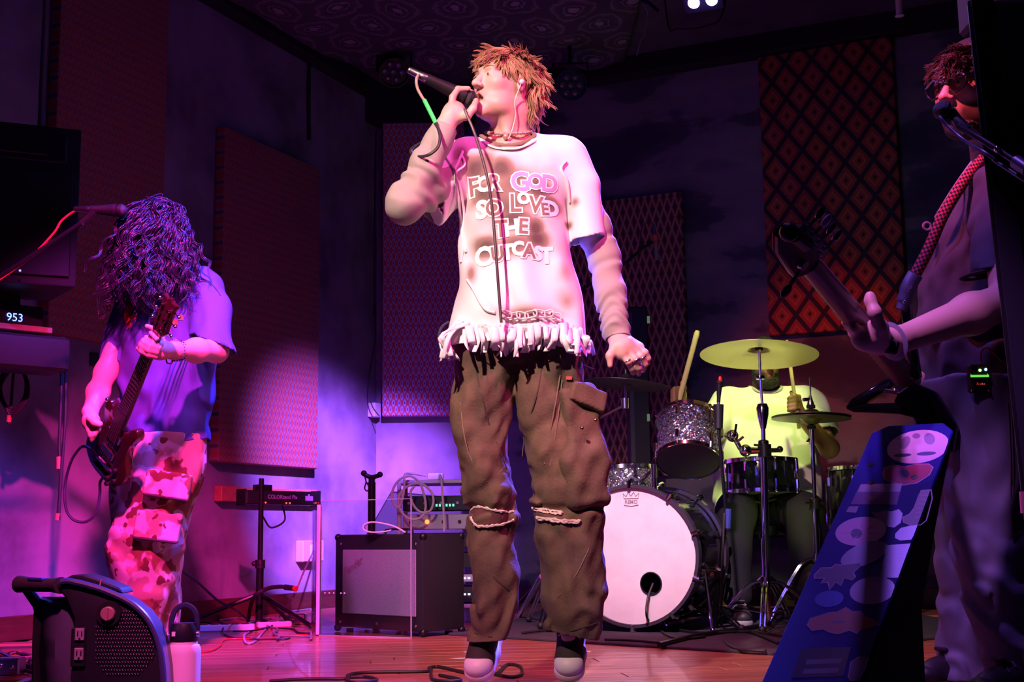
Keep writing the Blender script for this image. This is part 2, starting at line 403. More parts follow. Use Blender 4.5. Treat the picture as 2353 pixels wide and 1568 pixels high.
# ------------------------------------------------------------------ room
CEIL = 3.72
LWa, LWb = np.array([-3.80, 2.95, 0]), np.array([-0.975, 9.2, 0]); LWd = nrm(LWb-LWa); LWn = np.array([LWd[1], -LWd[0], 0])
RWa, RWb = np.array([-0.32, 9.2, 0]), np.array([3.60, 7.43, 0]); RWd = nrm(RWb-RWa); RWn = np.array([RWd[1], -RWd[0], 0])
plaster = M('mottled_plaster', (0.30, 0.27, 0.33), 0.8, bump=(60, 0.3, 0.004)); g = NG(plaster)
g.out(g.mix(g.ramp(g.noise(2.2, detail=8), [(0.35, (0, 0, 0)), (0.62, (1, 1, 1))]), g.mix(g.ramp(g.noise(9, detail=6), [(0.4, (0, 0, 0)), (0.7, (1, 1, 1))]), (0.12, 0.09, 0.135), (0.17, 0.135, 0.18)), (0.30, 0.25, 0.33)))
mural = M('cloud_mural', (0.2, 0.2, 0.25), 0.85); g = NG(mural)
tcn = g.n('ShaderNodeTexCoord'); mpn = g.n('ShaderNodeMapping'); mpn.inputs['Scale'].default_value = (0.9, 0.9, 2.0); g.nt.links.new(tcn.outputs['Object'], mpn.inputs[0])
cl = g.noise(1.5, mpn.outputs[0], 7)
g.out(g.ramp(cl, [(0.38, (0.045, 0.047, 0.075)), (0.47, (0.075, 0.078, 0.11)), (0.50, (0.16, 0.16, 0.185)), (0.62, (0.22, 0.21, 0.235)), (0.75, (0.11, 0.11, 0.14))]))
floor_m = M('reddish_laminate', (0.34, 0.13, 0.075), 0.33, coat=0.2); g = NG(floor_m)
tcn = g.n('ShaderNodeTexCoord'); mpn = g.n('ShaderNodeMapping'); mpn.inputs['Scale'].default_value = (1.3, 22, 22); g.nt.links.new(tcn.outputs['Object'], mpn.inputs[0])
oi = g.n('ShaderNodeObjectInfo'); off = g.n('ShaderNodeVectorMath'); off.operation = 'ADD'; sc = g.m('MULTIPLY', oi.outputs['Random'], 40.0)
cb = g.n('ShaderNodeCombineXYZ'); g.nt.links.new(sc, cb.inputs[0]); g.nt.links.new(sc, cb.inputs[1]); g.nt.links.new(mpn.outputs[0], off.inputs[0]); g.nt.links.new(cb.outputs[0], off.inputs[1])
gr = g.noise(1.0, off.outputs[0], 6); tone = g.ramp(oi.outputs['Random'], [(0, (0.33, 0.115, 0.07)), (0.5, (0.42, 0.17, 0.10)), (1, (0.37, 0.14, 0.085))])
g.out(g.mix(g.ramp(gr, [(0.35, (1, 1, 1)), (0.6, (0, 0, 0))]), tone, (0.24, 0.075, 0.045)))
g.nt.links.new(g.ramp(gr, [(0.3, (0.42,)*3), (0.7, (0.26,)*3)]), g.b.inputs['Roughness'])
mb = MB(); mb.box((0, 5.6, -0.06), (8.6, 8.6, 0.10)); fl = struct(mb.build('floor', M('dark_underlay', (0.05, 0.02, 0.015), 0.8), smooth=False)); rebase(fl, (0, 5.6, 0))
pm = MB(); pm.box((0, 0, 0), (1.196, 0.127, 0.012)); pl0 = None
yaw = math.radians(7); row = 0
for r in range(-26, 27):
    for c in range(-4, 5):
        x = c*1.2+(0.37*(r % 4)); y = r*0.13
        q = rotz(yaw) @ np.array([x, y, 0]) + np.array([0, 6.2, 0])
        if not (3.7 < q[1] < 9.3 and abs(q[0]) < 0.62*q[1]*0.42+0.75): continue
        if np.dot(q-LWa, LWn) < -0.5 or np.dot(q-RWa, RWn) < -0.5: continue
        if pl0 is None:
            pl0 = pm.build('plank', floor_m, fl, bevel=0.0012, smooth=False, local=True); o = pl0
        else:
            o = bpy.data.objects.new('plank', pl0.data); link(o, fl)
        o.location = (q[0], q[1]-5.6, -0.006); o.rotation_euler = (0, 0, yaw)
def wall(name, a, b, n, mat, h=CEIL):
    L = np.linalg.norm(b-a); d = nrm(b-a); m = MB(); m.box((L/2, 0.06, h/2), (L, 0.12, h))
    o = struct(m.build(name, mat, smooth=False)); o.matrix_world = Matrix(((d[0], -n[0], 0, a[0]), (d[1], -n[1], 0, a[1]), (0, 0, 1, 0), (0, 0, 0, 1))); return o
wall('wall_left', LWa, LWb, LWn, plaster)
wall('wall_back', np.array([-1.05, 9.2, 0]), np.array([-0.25, 9.2, 0]), np.array([0, -1.0, 0]), plaster)
wall('wall_right', RWa, RWb, RWn, mural)
mb = MB(); mb.box((0, 5.6, CEIL+0.05), (8.6, 8.6, 0.10)); ce = struct(mb.build('ceiling', M('dark_ceiling', (0.05, 0.045, 0.055), 0.9, var=(3, (0.09, 0.08, 0.10), 0.8)), smooth=False)); rebase(ce, (0, 5.6, CEIL))
basem = M('stained_baseboard', (0.10, 0.028, 0.016), 0.5, var=(6, (0.055, 0.014, 0.009), 0.9), stretch=(1, 6, 6))
def run(name, a, b, n, mat, z0, h, t):
    L = np.linalg.norm(b-a); d = nrm(b-a); m = MB(); m.box((L/2, -t/2, z0+h/2), (L, t, h))
    o = struct(m.build(name, mat, smooth=False, bevel=0.003)); o.matrix_world = Matrix(((d[0], -n[0], 0, a[0]), (d[1], -n[1], 0, a[1]), (0, 0, 1, 0), (0, 0, 0, 1))); return o
run('baseboard_left', LWa, LWb, LWn, basem, 0.0, 0.115, 0.022)
run('baseboard_right', RWa, RWb, RWn, basem, 0.0, 0.115, 0.022)
dark_trim = M('black_beam_paint', (0.008, 0.008, 0.010), 0.8)
run('trim_1', RWa, RWb, RWn, dark_trim, CEIL-0.13, 0.13, 0.14)
run('trim_2', LWa, LWb, LWn, dark_trim, CEIL-0.10, 0.10, 0.12)
run('trim_3', np.array([-1.05, 9.2, 0]), np.array([-0.25, 9.2, 0]), np.array([0, -1.0, 0]), dark_trim, CEIL-0.28, 0.28, 0.16)
# patterned cloth stapled to the ceiling in sagging swags
cm = M('medallion_print_cloth', (0.2, 0.2, 0.2), 0.9); g = NG(cm); X = g.xyz()
def cellf(a, s, o): return g.m('SUBTRACT', g.m('FRACT', g.m('ADD', g.m('DIVIDE', a, s), o)), 0.5)
ds = []
for o in (20.0, 20.5):
    a = cellf(X[0], 0.36, o); b = cellf(X[1], 0.62, o); ds.append(g.m('SQRT', g.m('ADD', g.m('MULTIPLY', a, a), g.m('MULTIPLY', g.m('MULTIPLY', b, b), 2.2))))
d = g.m('MINIMUM', ds[0], ds[1]); d = g.m('ADD', d, g.m('MULTIPLY', g.m('SUBTRACT', g.noise(16, detail=3), 0.5), 0.22))
g.out(g.ramp(g.m('MULTIPLY', d, 2.0), [(0.0, (0.30, 0.26, 0.28)), (0.16, (0.30, 0.26, 0.28)), (0.20, (0.06, 0.05, 0.06)), (0.30, (0.07, 0.06, 0.07)), (0.34, (0.26, 0.22, 0.24)), (0.40, (0.06, 0.05, 0.06)), (0.62, (0.09, 0.075, 0.085)), (0.70, (0.20, 0.17, 0.185)), (0.8, (0.07, 0.06, 0.07))]))
def ceiling_cloth():
    m = MB(); nx, ny = 40, 26; vs = []; fs = []
    for j in range(ny+1):
        for i in range(nx+1):
            u, v = i/nx, j/ny; x = -1.75+2.55*u; far = 8.72-0.10*abs(math.sin(u*9.5))-0.55*max(0, 0.42-u)/0.42-0.08*max(0, u-0.7)/0.3
            y = 5.6+(far-5.6)*v
            sag = 0.05*abs(math.sin(u*9.5))*abs(math.sin(v*7.0))+0.015*math.sin(u*31+v*11)
            vs.append((x, y, CEIL-0.035-sag))
    for j in range(ny):
        for i in range(nx): a = j*(nx+1)+i; fs.append((a, a+1, a+nx+2, a+nx+1))
    m.add(vs, fs); o = m.build('ceiling_cloth', cm); rebase(o, (-0.5, 7.2, CEIL-0.04)); md = o.modifiers.new('t', 'SOLIDIFY'); md.thickness = 0.004
    return tag(o, 'dark patterned cloth swagged across the ceiling above the singer', 'cloth')
ceiling_cloth()
# ------------------------------------------------------------------ fabric wall panels
stops3 = [(0.0, (0.05, 0.04, 0.30)), (0.20, (0.06, 0.05, 0.34)), (0.27, (0.50, 0.44, 0.62)), (0.60, (0.52, 0.44, 0.60)), (0.74, (0.62, 0.10, 0.16)), (1.0, (0.55, 0.07, 0.12))]
stops1 = [(0.0, (0.10, 0.05, 0.10)), (0.22, (0.14, 0.06, 0.10)), (0.30, (0.28, 0.17, 0.18)), (0.6, (0.30, 0.17, 0.17)), (0.74, (0.40, 0.075, 0.06)), (1.0, (0.36, 0.06, 0.05))]
stops4 = [(0.0, (0.02, 0.018, 0.03)), (0.34, (0.03, 0.02, 0.03)), (0.42, (0.16, 0.045, 0.04)), (0.74, (0.17, 0.05, 0.04)), (0.82, (0.42, 0.24, 0.17)), (1.0, (0.46, 0.27, 0.19))]
stops5 = [(0.0, (0.05, 0.02, 0.02)), (0.13, (0.06, 0.02, 0.02)), (0.17, (0.34, 0.055, 0.03)), (0.36, (0.36, 0.06, 0.03)), (0.41, (0.42, 0.19, 0.07)), (0.47, (0.40, 0.16, 0.06)), (0.52, (0.34, 0.055, 0.03)), (0.78, (0.33, 0.05, 0.03)), (0.83, (0.025, 0.02, 0.03)), (1.0, (0.025, 0.02, 0.03))]
P3 = lattice_mat('petal_print_fabric', 0.040, 0.092, stops3)
P1 = lattice_mat('rust_petal_print_fabric', 0.040, 0.092, stops1)
P4 = lattice_mat('small_diamond_print_fabric', 0.053, 0.150, stops4, True)
P5 = lattice_mat('large_diamond_print_fabric', 0.178, 0.240, stops5, True)
def panel(xl, yl_top, xr, ybot, xb, a, d, n, mat, label, t=0.07, zt=None):
    """fabric panel hung on the wall a + s*d; pixel columns xl..xr, top row at xl, bottom row at xb"""
    o = a+n*t; pa = PP(xl, yl_top, o, n); pb = PP(xr, yl_top, o, n); z0 = PP(xb, ybot, o, n)[2]; z1 = pa[2] if zt is None else zt
    s0 = np.dot(pa-a, d); s1 = np.dot(pb-a, d); L = s1-s0; base = a+d*s0; base[2] = z0
    m = MB(); m.box((L/2, -t/2-0.004, (z1-z0)/2), (L, t, z1-z0)); ob = m.build('fabric_panel', mat, bevel=0.012, seg=3)
    ob.matrix_world = Matrix(((d[0], -n[0], 0, base[0]), (d[1], -n[1], 0, base[1]), (0, 0, 1, z0), (0, 0, 0, 1)))
    return tag(ob, label, 'wall panel', 'fabric acoustic panels')
panel(128, 300, 381, 770, 150, LWa, LWd, LWn, P1, 'rust red fabric wall panel behind the long-haired guitarist', zt=CEIL-0.12)
panel(517, 290, 737, 1063, 517, LWa, LWd, LWn, P1, 'rust and mauve fabric wall panel above the light bar on a stand')
panel(880, 283, 1066, 957, 880, np.array([-1.05, 9.2, 0]), np.array([1.0, 0, 0]), np.array([0, -1.0, 0]), P3, 'pink and lavender petal print wall panel beside the singer', 0.10)
panel(1235, 480, 1566, 1092, 1570, RWa, RWd, RWn, P4, 'wall panel with small brown diamond lattice behind the drum kit')
panel(1738, 60, 2046, 772, 1766, RWa, RWd, RWn, P5, 'tall wall panel with large red diamonds under the blue lamp', 0.08, CEIL-0.14)
# conduit and junction box by the petal panel, cables on the walls
def cable(name, pts, r, mat, label, n=8, group=None, cat='cable', sub=8):
    m = MB(); m.tube(spline(pts, sub), r, n); o = m.build(name, mat); rebase(o, np.array(pts[0])); return tag(o, label, cat, group)
jx = PP(860, 943, LWa+LWn*0.03, LWn)
t = thing('junction_box', jx, 'white junction box at the foot of the wall conduit beside the petal panel', 'box')
m = MB(); m.box(jx, (0.085, 0.06, 0.10), rotz(math.atan2(LWd[1], LWd[0]))); m.build('box_body', CREAM, t, bevel=0.004)
m = MB(); m.tube(spline([P(864, 300, 8.98), P(862, 400, 8.98), P(861, 560, 8.98), P(861, 710, 8.98)], 6), 0.006); m.tube(spline([P(861, 710, 8.98), P(862, 780, 8.98), P(851, 850, 8.98), P(849, 905, 8.98), P(856, 935, 8.98), P(872, 957, 8.96)], 6), 0.004); m.build('conduit_cable', RUB, t)
m = MB(); m.cyl(P(861, 700, 8.97), P(861, 728, 8.97), 0.011); m.build('connector', BLK, t)
cable('wall_cable', [PP(712, 100, LWa+LWn*0.02, LWn), PP(710, 220, LWa+LWn*0.02, LWn), PP(711, 322, LWa+LWn*0.02, LWn)], 0.012, RUB, 'black cable drop running down the wall above the mauve panel')
# ------------------------------------------------------------------ lamps on the ceiling
def lamp():
    c = P(1606, -4, 6.0); aim = nrm(np.array([0.15, 4.0, 1.0])-c); c2 = c-aim*0.06
    t = thing('stage_lamp', c2+np.array([0, 0, 0.25]), 'lit blue stage lamp hanging from the ceiling', 'stage light')
    F = frame(aim); m = MB(F, c2-aim*0.11); m.box((0, 0, 0), (0.20, 0.20, 0.20)); m.build('housing', BLKM, t, bevel=0.015, seg=2)
    m = MB(); e = M('blue_led', (0.1, 0.1, 1), 0.3, emit=((0.45, 0.40, 1.0), 60))
    for i in (-1, 1):
        for j in (-1, 1): m.lathe([(0.030, 0), (0.028, 0.006), (0.0, 0.010)], c2-aim*0.012+F@np.array([i*0.045, j*0.045, 0]), aim, 14)
    m.build('lens', e, t)
    pl_ = bpy.data.lights.new('lamp_spill', 'POINT'); pl_.color = (0.12, 0.08, 1.0); pl_.energy = 5; pl_.shadow_soft_size = 0.03; po = bpy.data.objects.new('lamp_spill', pl_); COL.objects.link(po); po.location = tuple(c+aim*0.03)
    m = MB(); m.tube([c2-aim*0.11+F@np.array([0.115, 0, 0]), c2+np.array([0.115, 0.1, 0.28]), c2+np.array([-0.115, 0.1, 0.28]), c2-aim*0.11+F@np.array([-0.115, 0, 0])], 0.010, 6)
    m.cyl(c2+np.array([0, 0.1, 0.28]), np.array([c2[0], c2[1]+0.1, CEIL]), 0.014); m.build('yoke', BLKM, t)
lamp()
def par(px, py, Y, aim, label):
    c = P(px, py, Y); aim = nrm(aim); t = thing('par_can', c, label, 'stage light'); F = frame(aim)
    m = MB(); m.lathe([(0.06, -0.16), (0.095, -0.13), (0.105, 0.0), (0.105, 0.03), (0.095, 0.03), (0.092, 0.005), (0.0, 0.005)], c, aim, 24); m.build('can_body', BLKM, t)
    m = MB()
    for k in range(7):
        a = 2*math.pi*k/6; q = (0, 0, 0.008) if k == 6 else (0.058*math.cos(a), 0.058*math.sin(a), 0.008)
        m.lathe([(0.024, 0), (0.018, 0.008), (0.0, 0.012)], c+F@np.array(q), aim, 12)
    m.build('led_lens', M('dark_lens', (0.10, 0.09, 0.13), 0.15, coat=0.5), t)
    m = MB(); up = np.array([0, 0.06, 0.17]); s = np.array([0.115, 0, 0]); m.tube([c+s, c+s+up, c-s+up, c-s], 0.008, 6); m.cyl(c+up, np.array([c[0], c[1]+0.06, CEIL]), 0.012); m.build('yoke', BLKM, t)
par(1312, 195, 8.2, (0.05, -1, -0.35), 'unlit round LED par can hanging above the drum kit')
par(905, 165, 8.3, (0.3, -1, -0.8), 'unlit black par can hanging left of the singer by the patterned ceiling cloth')
cable('hanging_wire', [np.array([P(1478, 2, 7.0)[0], 7.0, CEIL]), P(1478, 2, 7.0), P(1488, 30, 7.0), P(1480, 80, 7.0), P(1472, 92, 7.0), P(1468, 110, 7.0), P(1463, 127, 7.0)], 0.003, M('pale_wire', (0.4, 0.36, 0.4), 0.4), 'thin pale wire dangling from the ceiling near the blue lamp')
cable('lamp_cable', [np.array([P(1520, 0, 6.9)[0], 6.9, CEIL]), P(1535, 55, 6.9), P(1555, 66, 6.9), P(1590, 66, 6.9), P(1628, 58, 6.9), P(1660, 30, 6.9), np.array([P(1690, 0, 6.9)[0], 6.9, CEIL])], 0.005, RUB, 'black power cable looping under the ceiling beside the blue lamp')
cable('ceiling_strap', [np.array([P(1450, 0, 6.6)[0], 6.6, CEIL]), P(1470, -15, 6.6), P(1492, 8, 6.6), P(1512, 26, 6.6)], 0.012, BLKM, 'dark strap hanging from the ceiling beside the thin pale wire')
m = MB(); c = np.array([P(2066, -5, 7.0)[0], 7.0, CEIL]); m.cyl(c, P(2067, 33, 7.0), 0.02, 0.02, 12); m.lathe([(0.02, 0), (0.026, -0.01), (0.0, -0.016)], P(2067, 33, 7.0), (0, 0, 1), 12); o = m.build('ceiling_pipe_stub', CREAM); rebase(o, c); tag(o, 'short pale pipe stub hanging from the ceiling beside the red diamond panel', 'pipe')
# ------------------------------------------------------------------ left wall PA loudspeaker, shelf, clock, hanging bag
def pa():
    c = P(70, 668, 5.5); c = np.array([P(158, 668, 5.5)[0]-0.26, 5.5, P(150, 668, 5.5)[2]]); R = rotz(math.radians(24)); t = thing('pa_loudspeaker', c, 'big black loudspeaker on the wall above the digital clock', 'loudspeaker')
    m = MB(R, c); m.prism([(-0.26, -0.19, 0), (0.26, -0.19, 0), (0.19, 0.2, 0), (-0.19, 0.2, 0)], (0, 0, 0.70)); m.build('cabinet', TOLEX, t, bevel=0.012, seg=2)
    m = MB(R, c); m.box((0, -0.196, 0.27), (0.46, 0.012, 0.46)); m.build('grille', M('grille_mesh', (0.02, 0.02, 0.024), 0.5, 0.5, bump=(500, 0.6, 0.002)), t, bevel=0.004)
    m = MB(R, c); m.prism([(-0.2, -0.195, 0.54), (0.2, -0.195, 0.54), (0.2, -0.195, 0.66), (-0.2, -0.195, 0.66)], (0, 0.01, 0)); m.prism([(-0.13, -0.205, 0.565), (0.13, -0.205, 0.565), (0.09, -0.19, 0.635), (-0.09, -0.19, 0.635)], (0, 0.01, 0)); m.build('horn', BLK, t, bevel=0.004)
    m = MB(R, c); m.box((0.10, 0.0, 0.72), (0.10, 0.10, 0.04)); m.tube([c*0+np.array([0.10, 0, 0.72]), np.array([0.10, 0, CEIL-c[2]])], 0.013, 8); m.build('hanging_rod', M('grey_pipe', (0.16, 0.14, 0.16), 0.5), t)
    m = MB(); q = P(46, 622, 5.28); m.ball(q, 0.005); m.build('status_light', M('blue_indicator', (0.1, 0.1, 1), 0.4, emit=((0.15, 0.2, 1.0), 3)), t)
pa()
sh0, sh1 = P(-120, 741, 5.3), P(117, 748, 5.6)
mid = (sh0+sh1)/2; mid[2] = P(60, 745, 5.4)[2]; shR = rotz(math.atan2(sh1[1]-sh0[1], sh1[0]-sh0[0]))
m = MB(shR, mid); m.box((0, 0.10, 0), (np.linalg.norm(sh1-sh0), 0.24, 0.026)); o = m.build('wall_shelf', M('pine', (0.46, 0.30, 0.20), 0.55, var=(5, (0.36, 0.20, 0.12), 0.7), stretch=(1, 8, 8)), bevel=0.003); rebase(o, mid); tag(o, 'pale wooden shelf board on the wall under the digital clock', 'shelf')
ck = P(45, 731, 5.42)
t = thing('digital_clock', mid+shR@np.array([0.02, 0.02, 0.013]), 'black digital clock with blue numerals on the wooden shelf', 'clock')
m = MB(shR, mid); m.box((0.02, 0.10, 0.06), (0.36, 0.14, 0.095)); m.build('clock_case', BLK, t, bevel=0.006)
flat_text('953', 0.05, mid+shR@np.array([0.07, 0.026, 0.048]), shR@np.array([1, 0, 0]), (0, 0, 1)).build('numerals', M('blue_numerals', (0, 0, 0.2), 0.5, emit=((0.12, 0.2, 1.0), 5)), t)
t2 = thing('picture_card', mid+shR@np.array([0.10, 0.12, 0.107]), 'small pale card leaning above the digital clock', 'card'); m = MB(shR@rotx(-0.2), mid+shR@np.array([0.08, 0.12, 0.108])); m.box((0, 0, 0.06), (0.10, 0.006, 0.12)); m.build('card', M('faded_card', (0.2, 0.15, 0.16), 0.7, var=(18, (0.05, 0.03, 0.04), 0.9)), t2)
bgc = P(62, 848, 5.45); bz = bgc[2]
m = MB(shR, (bgc[0], 5.5, bz)); m.box((-0.05, 0.06, 0.075), (0.42, 0.22, 0.155)); o = m.build('gear_case', TOLEX, bevel=0.035, seg=3); rebase(o, (bgc[0], 5.5, bz)); tag(o, 'black soft case hung on the wall under the wooden shelf', 'case')
def hang(name, loops, label, tip=None):
    t = thing(name, loops[0][0], label, 'cable', 'cables hanging on the wall'); m = MB()
    for L in loops: m.tube(spline(L, 8), 0.007, 6)
    m.build('cable_loop', RUB, t)
    if tip is not None:
        pm_ = M('red_band_plug', (0.55, 0.14, 0.09), 0.4)
        for a, b in tip: m = MB(); m.cyl(a, b, 0.010, 0.010, 8); m.build('plug', pm_, t)
Yw = 5.65
hang('coiled_cable', [[P(x, y, Yw) for x, y in ((10+4*k, 848), (-2+k, 890), (6+2*k, 925+3*k), (30, 940+4*k), (54+2*k, 918), (60+k, 880), (50, 848))] for k in range(5)]+[[P(x, y, Yw) for x, y in ((32, 848), (28, 900), (24, 950), (20, 975))]], 'coil of black cable hanging under the black soft case', [(P(22, 955, Yw), P(20, 971, Yw))])
hang('paired_cable', [[P(x, y, Yw) for x, y in ((146, 775), (142, 860), (139, 950), (136, 1030), (139, 1110), (133, 1185))], [P(x, y, Yw) for x, y in ((155, 780), (152, 860), (150, 960), (143, 1060), (138, 1120), (135, 1195))]], 'pair of black cables hanging straight down the wall with red banded plugs', [(P(135, 1050, Yw), P(135, 1078, Yw)), (P(134, 1180, Yw), P(132, 1196, Yw))])
m = MB(); q = PP(217, 826, LWa+LWn*0.012, LWn); m.box(q, (0.05, 0.02, 0.07), shR); o = m.build('wall_socket', BLK, bevel=0.003); rebase(o, q); tag(o, 'small black socket on the wall behind the guitarist', 'socket')
# ------------------------------------------------------------------ wood ledge, outlet, light bar on stand
o0 = LWa+LWn*0.05
pa_, pb_ = PP(507, 1141, o0, LWn), PP(728, 1137, o0, LWn); mid = (pa_+pb_)/2; LWR = rotz(math.atan2(LWd[1], LWd[0]))
m = MB(LWR, mid); m.box((0, 0.02, 0), (np.linalg.norm(pb_-pa_), 0.055, 0.088)); o = m.build('wall_batten', M('orange_wood', (0.52, 0.17, 0.10), 0.5, var=(4, (0.40, 0.11, 0.06), 0.8), stretch=(1, 8, 8)), bevel=0.004); rebase(o, mid); tag(o, 'reddish wooden batten fixed to the wall behind the light bar', 'batten')
q = PP(712, 1267, LWa+LWn*0.03, LWn); t = thing('wall_outlet', q, 'pale square outlet box on the wall beside the clear screen', 'outlet')
m = MB(LWR, q); m.box((0, 0.0, 0), (0.24, 0.06, 0.135)); m.build('outlet_box', M('pale_plastic', (0.60, 0.42, 0.40), 0.5), t, bevel=0.006)
m = MB(LWR, q); m.box((0.02, -0.032, 0.0), (0.12, 0.006, 0.08)); m.build('face_plate', WHT, t, bevel=0.002)
m = MB(LWR, q); m.cyl((0.03, -0.03, 0.0), (0.03, -0.04, 0), 0.03, 0.03, 14); m.build('socket', BLK, t)
def lightbar():
    Yb = 7.0; c = P(596, 1395, Yb); c[2] = 0; t = thing('light_bar_stand', c, 'black tripod stand carrying the light bar in front of the wall', 'stand')
    top = P(596, 1100, Yb)[2]; m = MB(); m.cyl(c+(0, 0, 0.03), (c[0], c[1], 0.32), 0.020); m.build('lower_pole', BLKM, t); m = MB(); m.cyl((c[0], c[1], 0.30), (c[0], c[1], top), 0.014); m.build('upper_pole', BLKM, t)
    m = MB(); m.cyl((c[0], c[1], 0.30), (c[0], c[1], 0.345), 0.027); m.ball((c[0]-0.03, c[1]-0.01, 0.325), 0.014); m.build('collar', BLK, t)
    m = MB(); m.ball((c[0]+0.008, c[1]-0.026, 0.33), 0.009); m.build('knob', CHR, t)
    for a in (200, 320, 80):
        d = np.array([math.cos(math.radians(a)), math.sin(math.radians(a)), 0]); m = MB(); m.tube([c+(0, 0, 0.16)+d*0.02, c+(0, 0, 0.012)+d*0.42], 0.012, 8); m.build('leg', BLKM, t)
        m = MB(); m.ball(c+d*0.42+np.array([0, 0, 0.014]), 0.017); m.build('rubber_foot', RUB, t)
    b0, b1 = P(556, 1143, 6.95), P(724, 1147, 7.35); ax = nrm(b1-b0); R = np.stack([ax, np.cross((0, 0, 1), ax), (0, 0, 1)], 1); L = np.linalg.norm(b1-b0); mc = (b0+b1)/2
    t2 = thing('light_bar', mc-np.array([0, 0, 0.04]), 'unlit black strip light bar with violet lettering on the tripod stand', 'light bar')
    m = MB(R, mc); m.box((0, 0, 0), (L, 0.075, 0.075)); m.build('housing', BLK, t2, bevel=0.006)
    
    for sg in (-1, 1): m = MB(R, mc); m.box((sg*(L/2+0.004), 0, 0.0), (0.010, 0.08, 0.088)); m.build('end_cap', BLKM, t2, bevel=0.003)
    m = MB(R, mc); m.box((-0.12, 0.0, 0.052), (0.09, 0.06, 0.035)); m.build('mount_bracket', BLKM, t2, bevel=0.003)
    vio = M('violet_print', (0.42, 0.30, 0.62), 0.6)
    mt = flat_text('COLORband', 0.030, mc+R@np.array([-0.035, -0.0395, 0.004]), ax, (0, 0, 1), 0.0004); flat_text('Pix', 0.030, mc+R@np.array([0.075, -0.0395, 0.004]), ax, (0, 0, 1), 0.0006, mb=mt); mt.build('lettering', vio, t2)
    m = MB(R, mc); m.box((0.18, -0.0395, 0.0), (0.055, 0.002, 0.026)); m.box((0.178, -0.0395, 0.018), (0.012, 0.002, 0.010)); m.build('badge', vio, t2)
    rl = M('red_led', (0.5, 0.02, 0.01), 0.3, emit=((1.0, 0.06, 0.03), 2.5))
    for x in (-0.13, 0.015, 0.04): m = MB(R, mc); m.ball((x, -0.040, -0.028), 0.005); m.build('red_indicator', rl, t2)
    m = MB()
    m.tube(spline([mc+R@np.array([0.06, 0.05, -0.03]), mc+R@np.array([0.09, 0.06, -0.12]), mc+R@np.array([0.0, 0.07, -0.16]), mc+R@np.array([-0.07, 0.06, -0.10]), mc+R@np.array([-0.10, 0.02, -0.2])], 6), 0.005, 6); m.build('power_cable', RUB, t2)
lightbar()
# ------------------------------------------------------------------ clear acrylic screen
acr = bpy.data.materials.new('clear_acrylic'); acr.use_nodes = True; nt = acr.node_tree; nt.nodes.remove(nt.nodes['Principled BSDF'])
out = nt.nodes['Material Output']; mx = nt.nodes.new('ShaderNodeMixShader'); tr = nt.nodes.new('ShaderNodeBsdfTransparent'); gl = nt.nodes.new('ShaderNodeBsdfGlossy'); lw = nt.nodes.new('ShaderNodeFresnel'); lw.inputs[0].default_value = 1.45
gl.inputs['Roughness'].default_value = 0.08; tr.inputs[0].default_value = (0.96, 0.96, 0.97, 1); nt.links.new(lw.outputs[0], mx.inputs[0]); nt.links.new(tr.outputs[0], mx.inputs[1]); nt.links.new(gl.outputs[0], mx.inputs[2]); nt.links.new(mx.outputs[0], out.inputs[0])
edge = M('frosted_acrylic_edge', (0.80, 0.72, 0.78), 0.35)
def shield():
    a, b = PZ(733, 1462), PZ(945, 1468); z1 = P(735, 1152, a[1])[2]; d = nrm(b-a); n = np.array([d[1], -d[0], 0]); L = np.linalg.norm(b-a)
    t = thing('acrylic_screen', (a+b)/2, 'clear acrylic screen standing in front of the guitar amplifier', 'screen'); R = np.stack([d, -n, (0, 0, 1)], 1)
    m = MB(R, a); m.box((L/2, 0, z1/2), (L, 0.006, z1)); m.build('clear_panel', acr, t, smooth=False)
    m = MB(R, a); m.box((L/2, 0, z1), (L, 0.007, 0.003)); m.box((L/2, 0, 0.003), (L, 0.007, 0.005)); m.box((L, 0, z1/2), (0.004, 0.007, z1)); m.build('polished_edge', M('edge_glow', (0.35, 0.32, 0.42), 0.2), t, smooth=False)
    m = MB(R, a); m.box((-0.005, 0.0, z1/2-0.006), (0.017, 0.022, z1-0.022)); m.build('hinge_strip', edge, t, bevel=0.003)
    m = MB(R, a); m.box((-0.004, 0.006, z1/2), (0.030, 0.006, z1)); m.build('hinge_backing', acr, t, smooth=False)
    d2 = nrm(np.array([-0.25, 1.0, 0])); m = MB(np.stack([d2, np.array([d2[1], -d2[0], 0])*-1, (0, 0, 1)], 1), a); m.box((0.20, 0, z1/2), (0.38, 0.006, z1)); m.build('side_panel', acr, t, smooth=False)
    for x in (0.035, 0.06, 0.085, 0.125, 0.145): m = MB(R, a); m.ball((x, -0.006, 0.20), 0.004, 8); m.build('drilled_hole_plug', WHT, t)
shield()
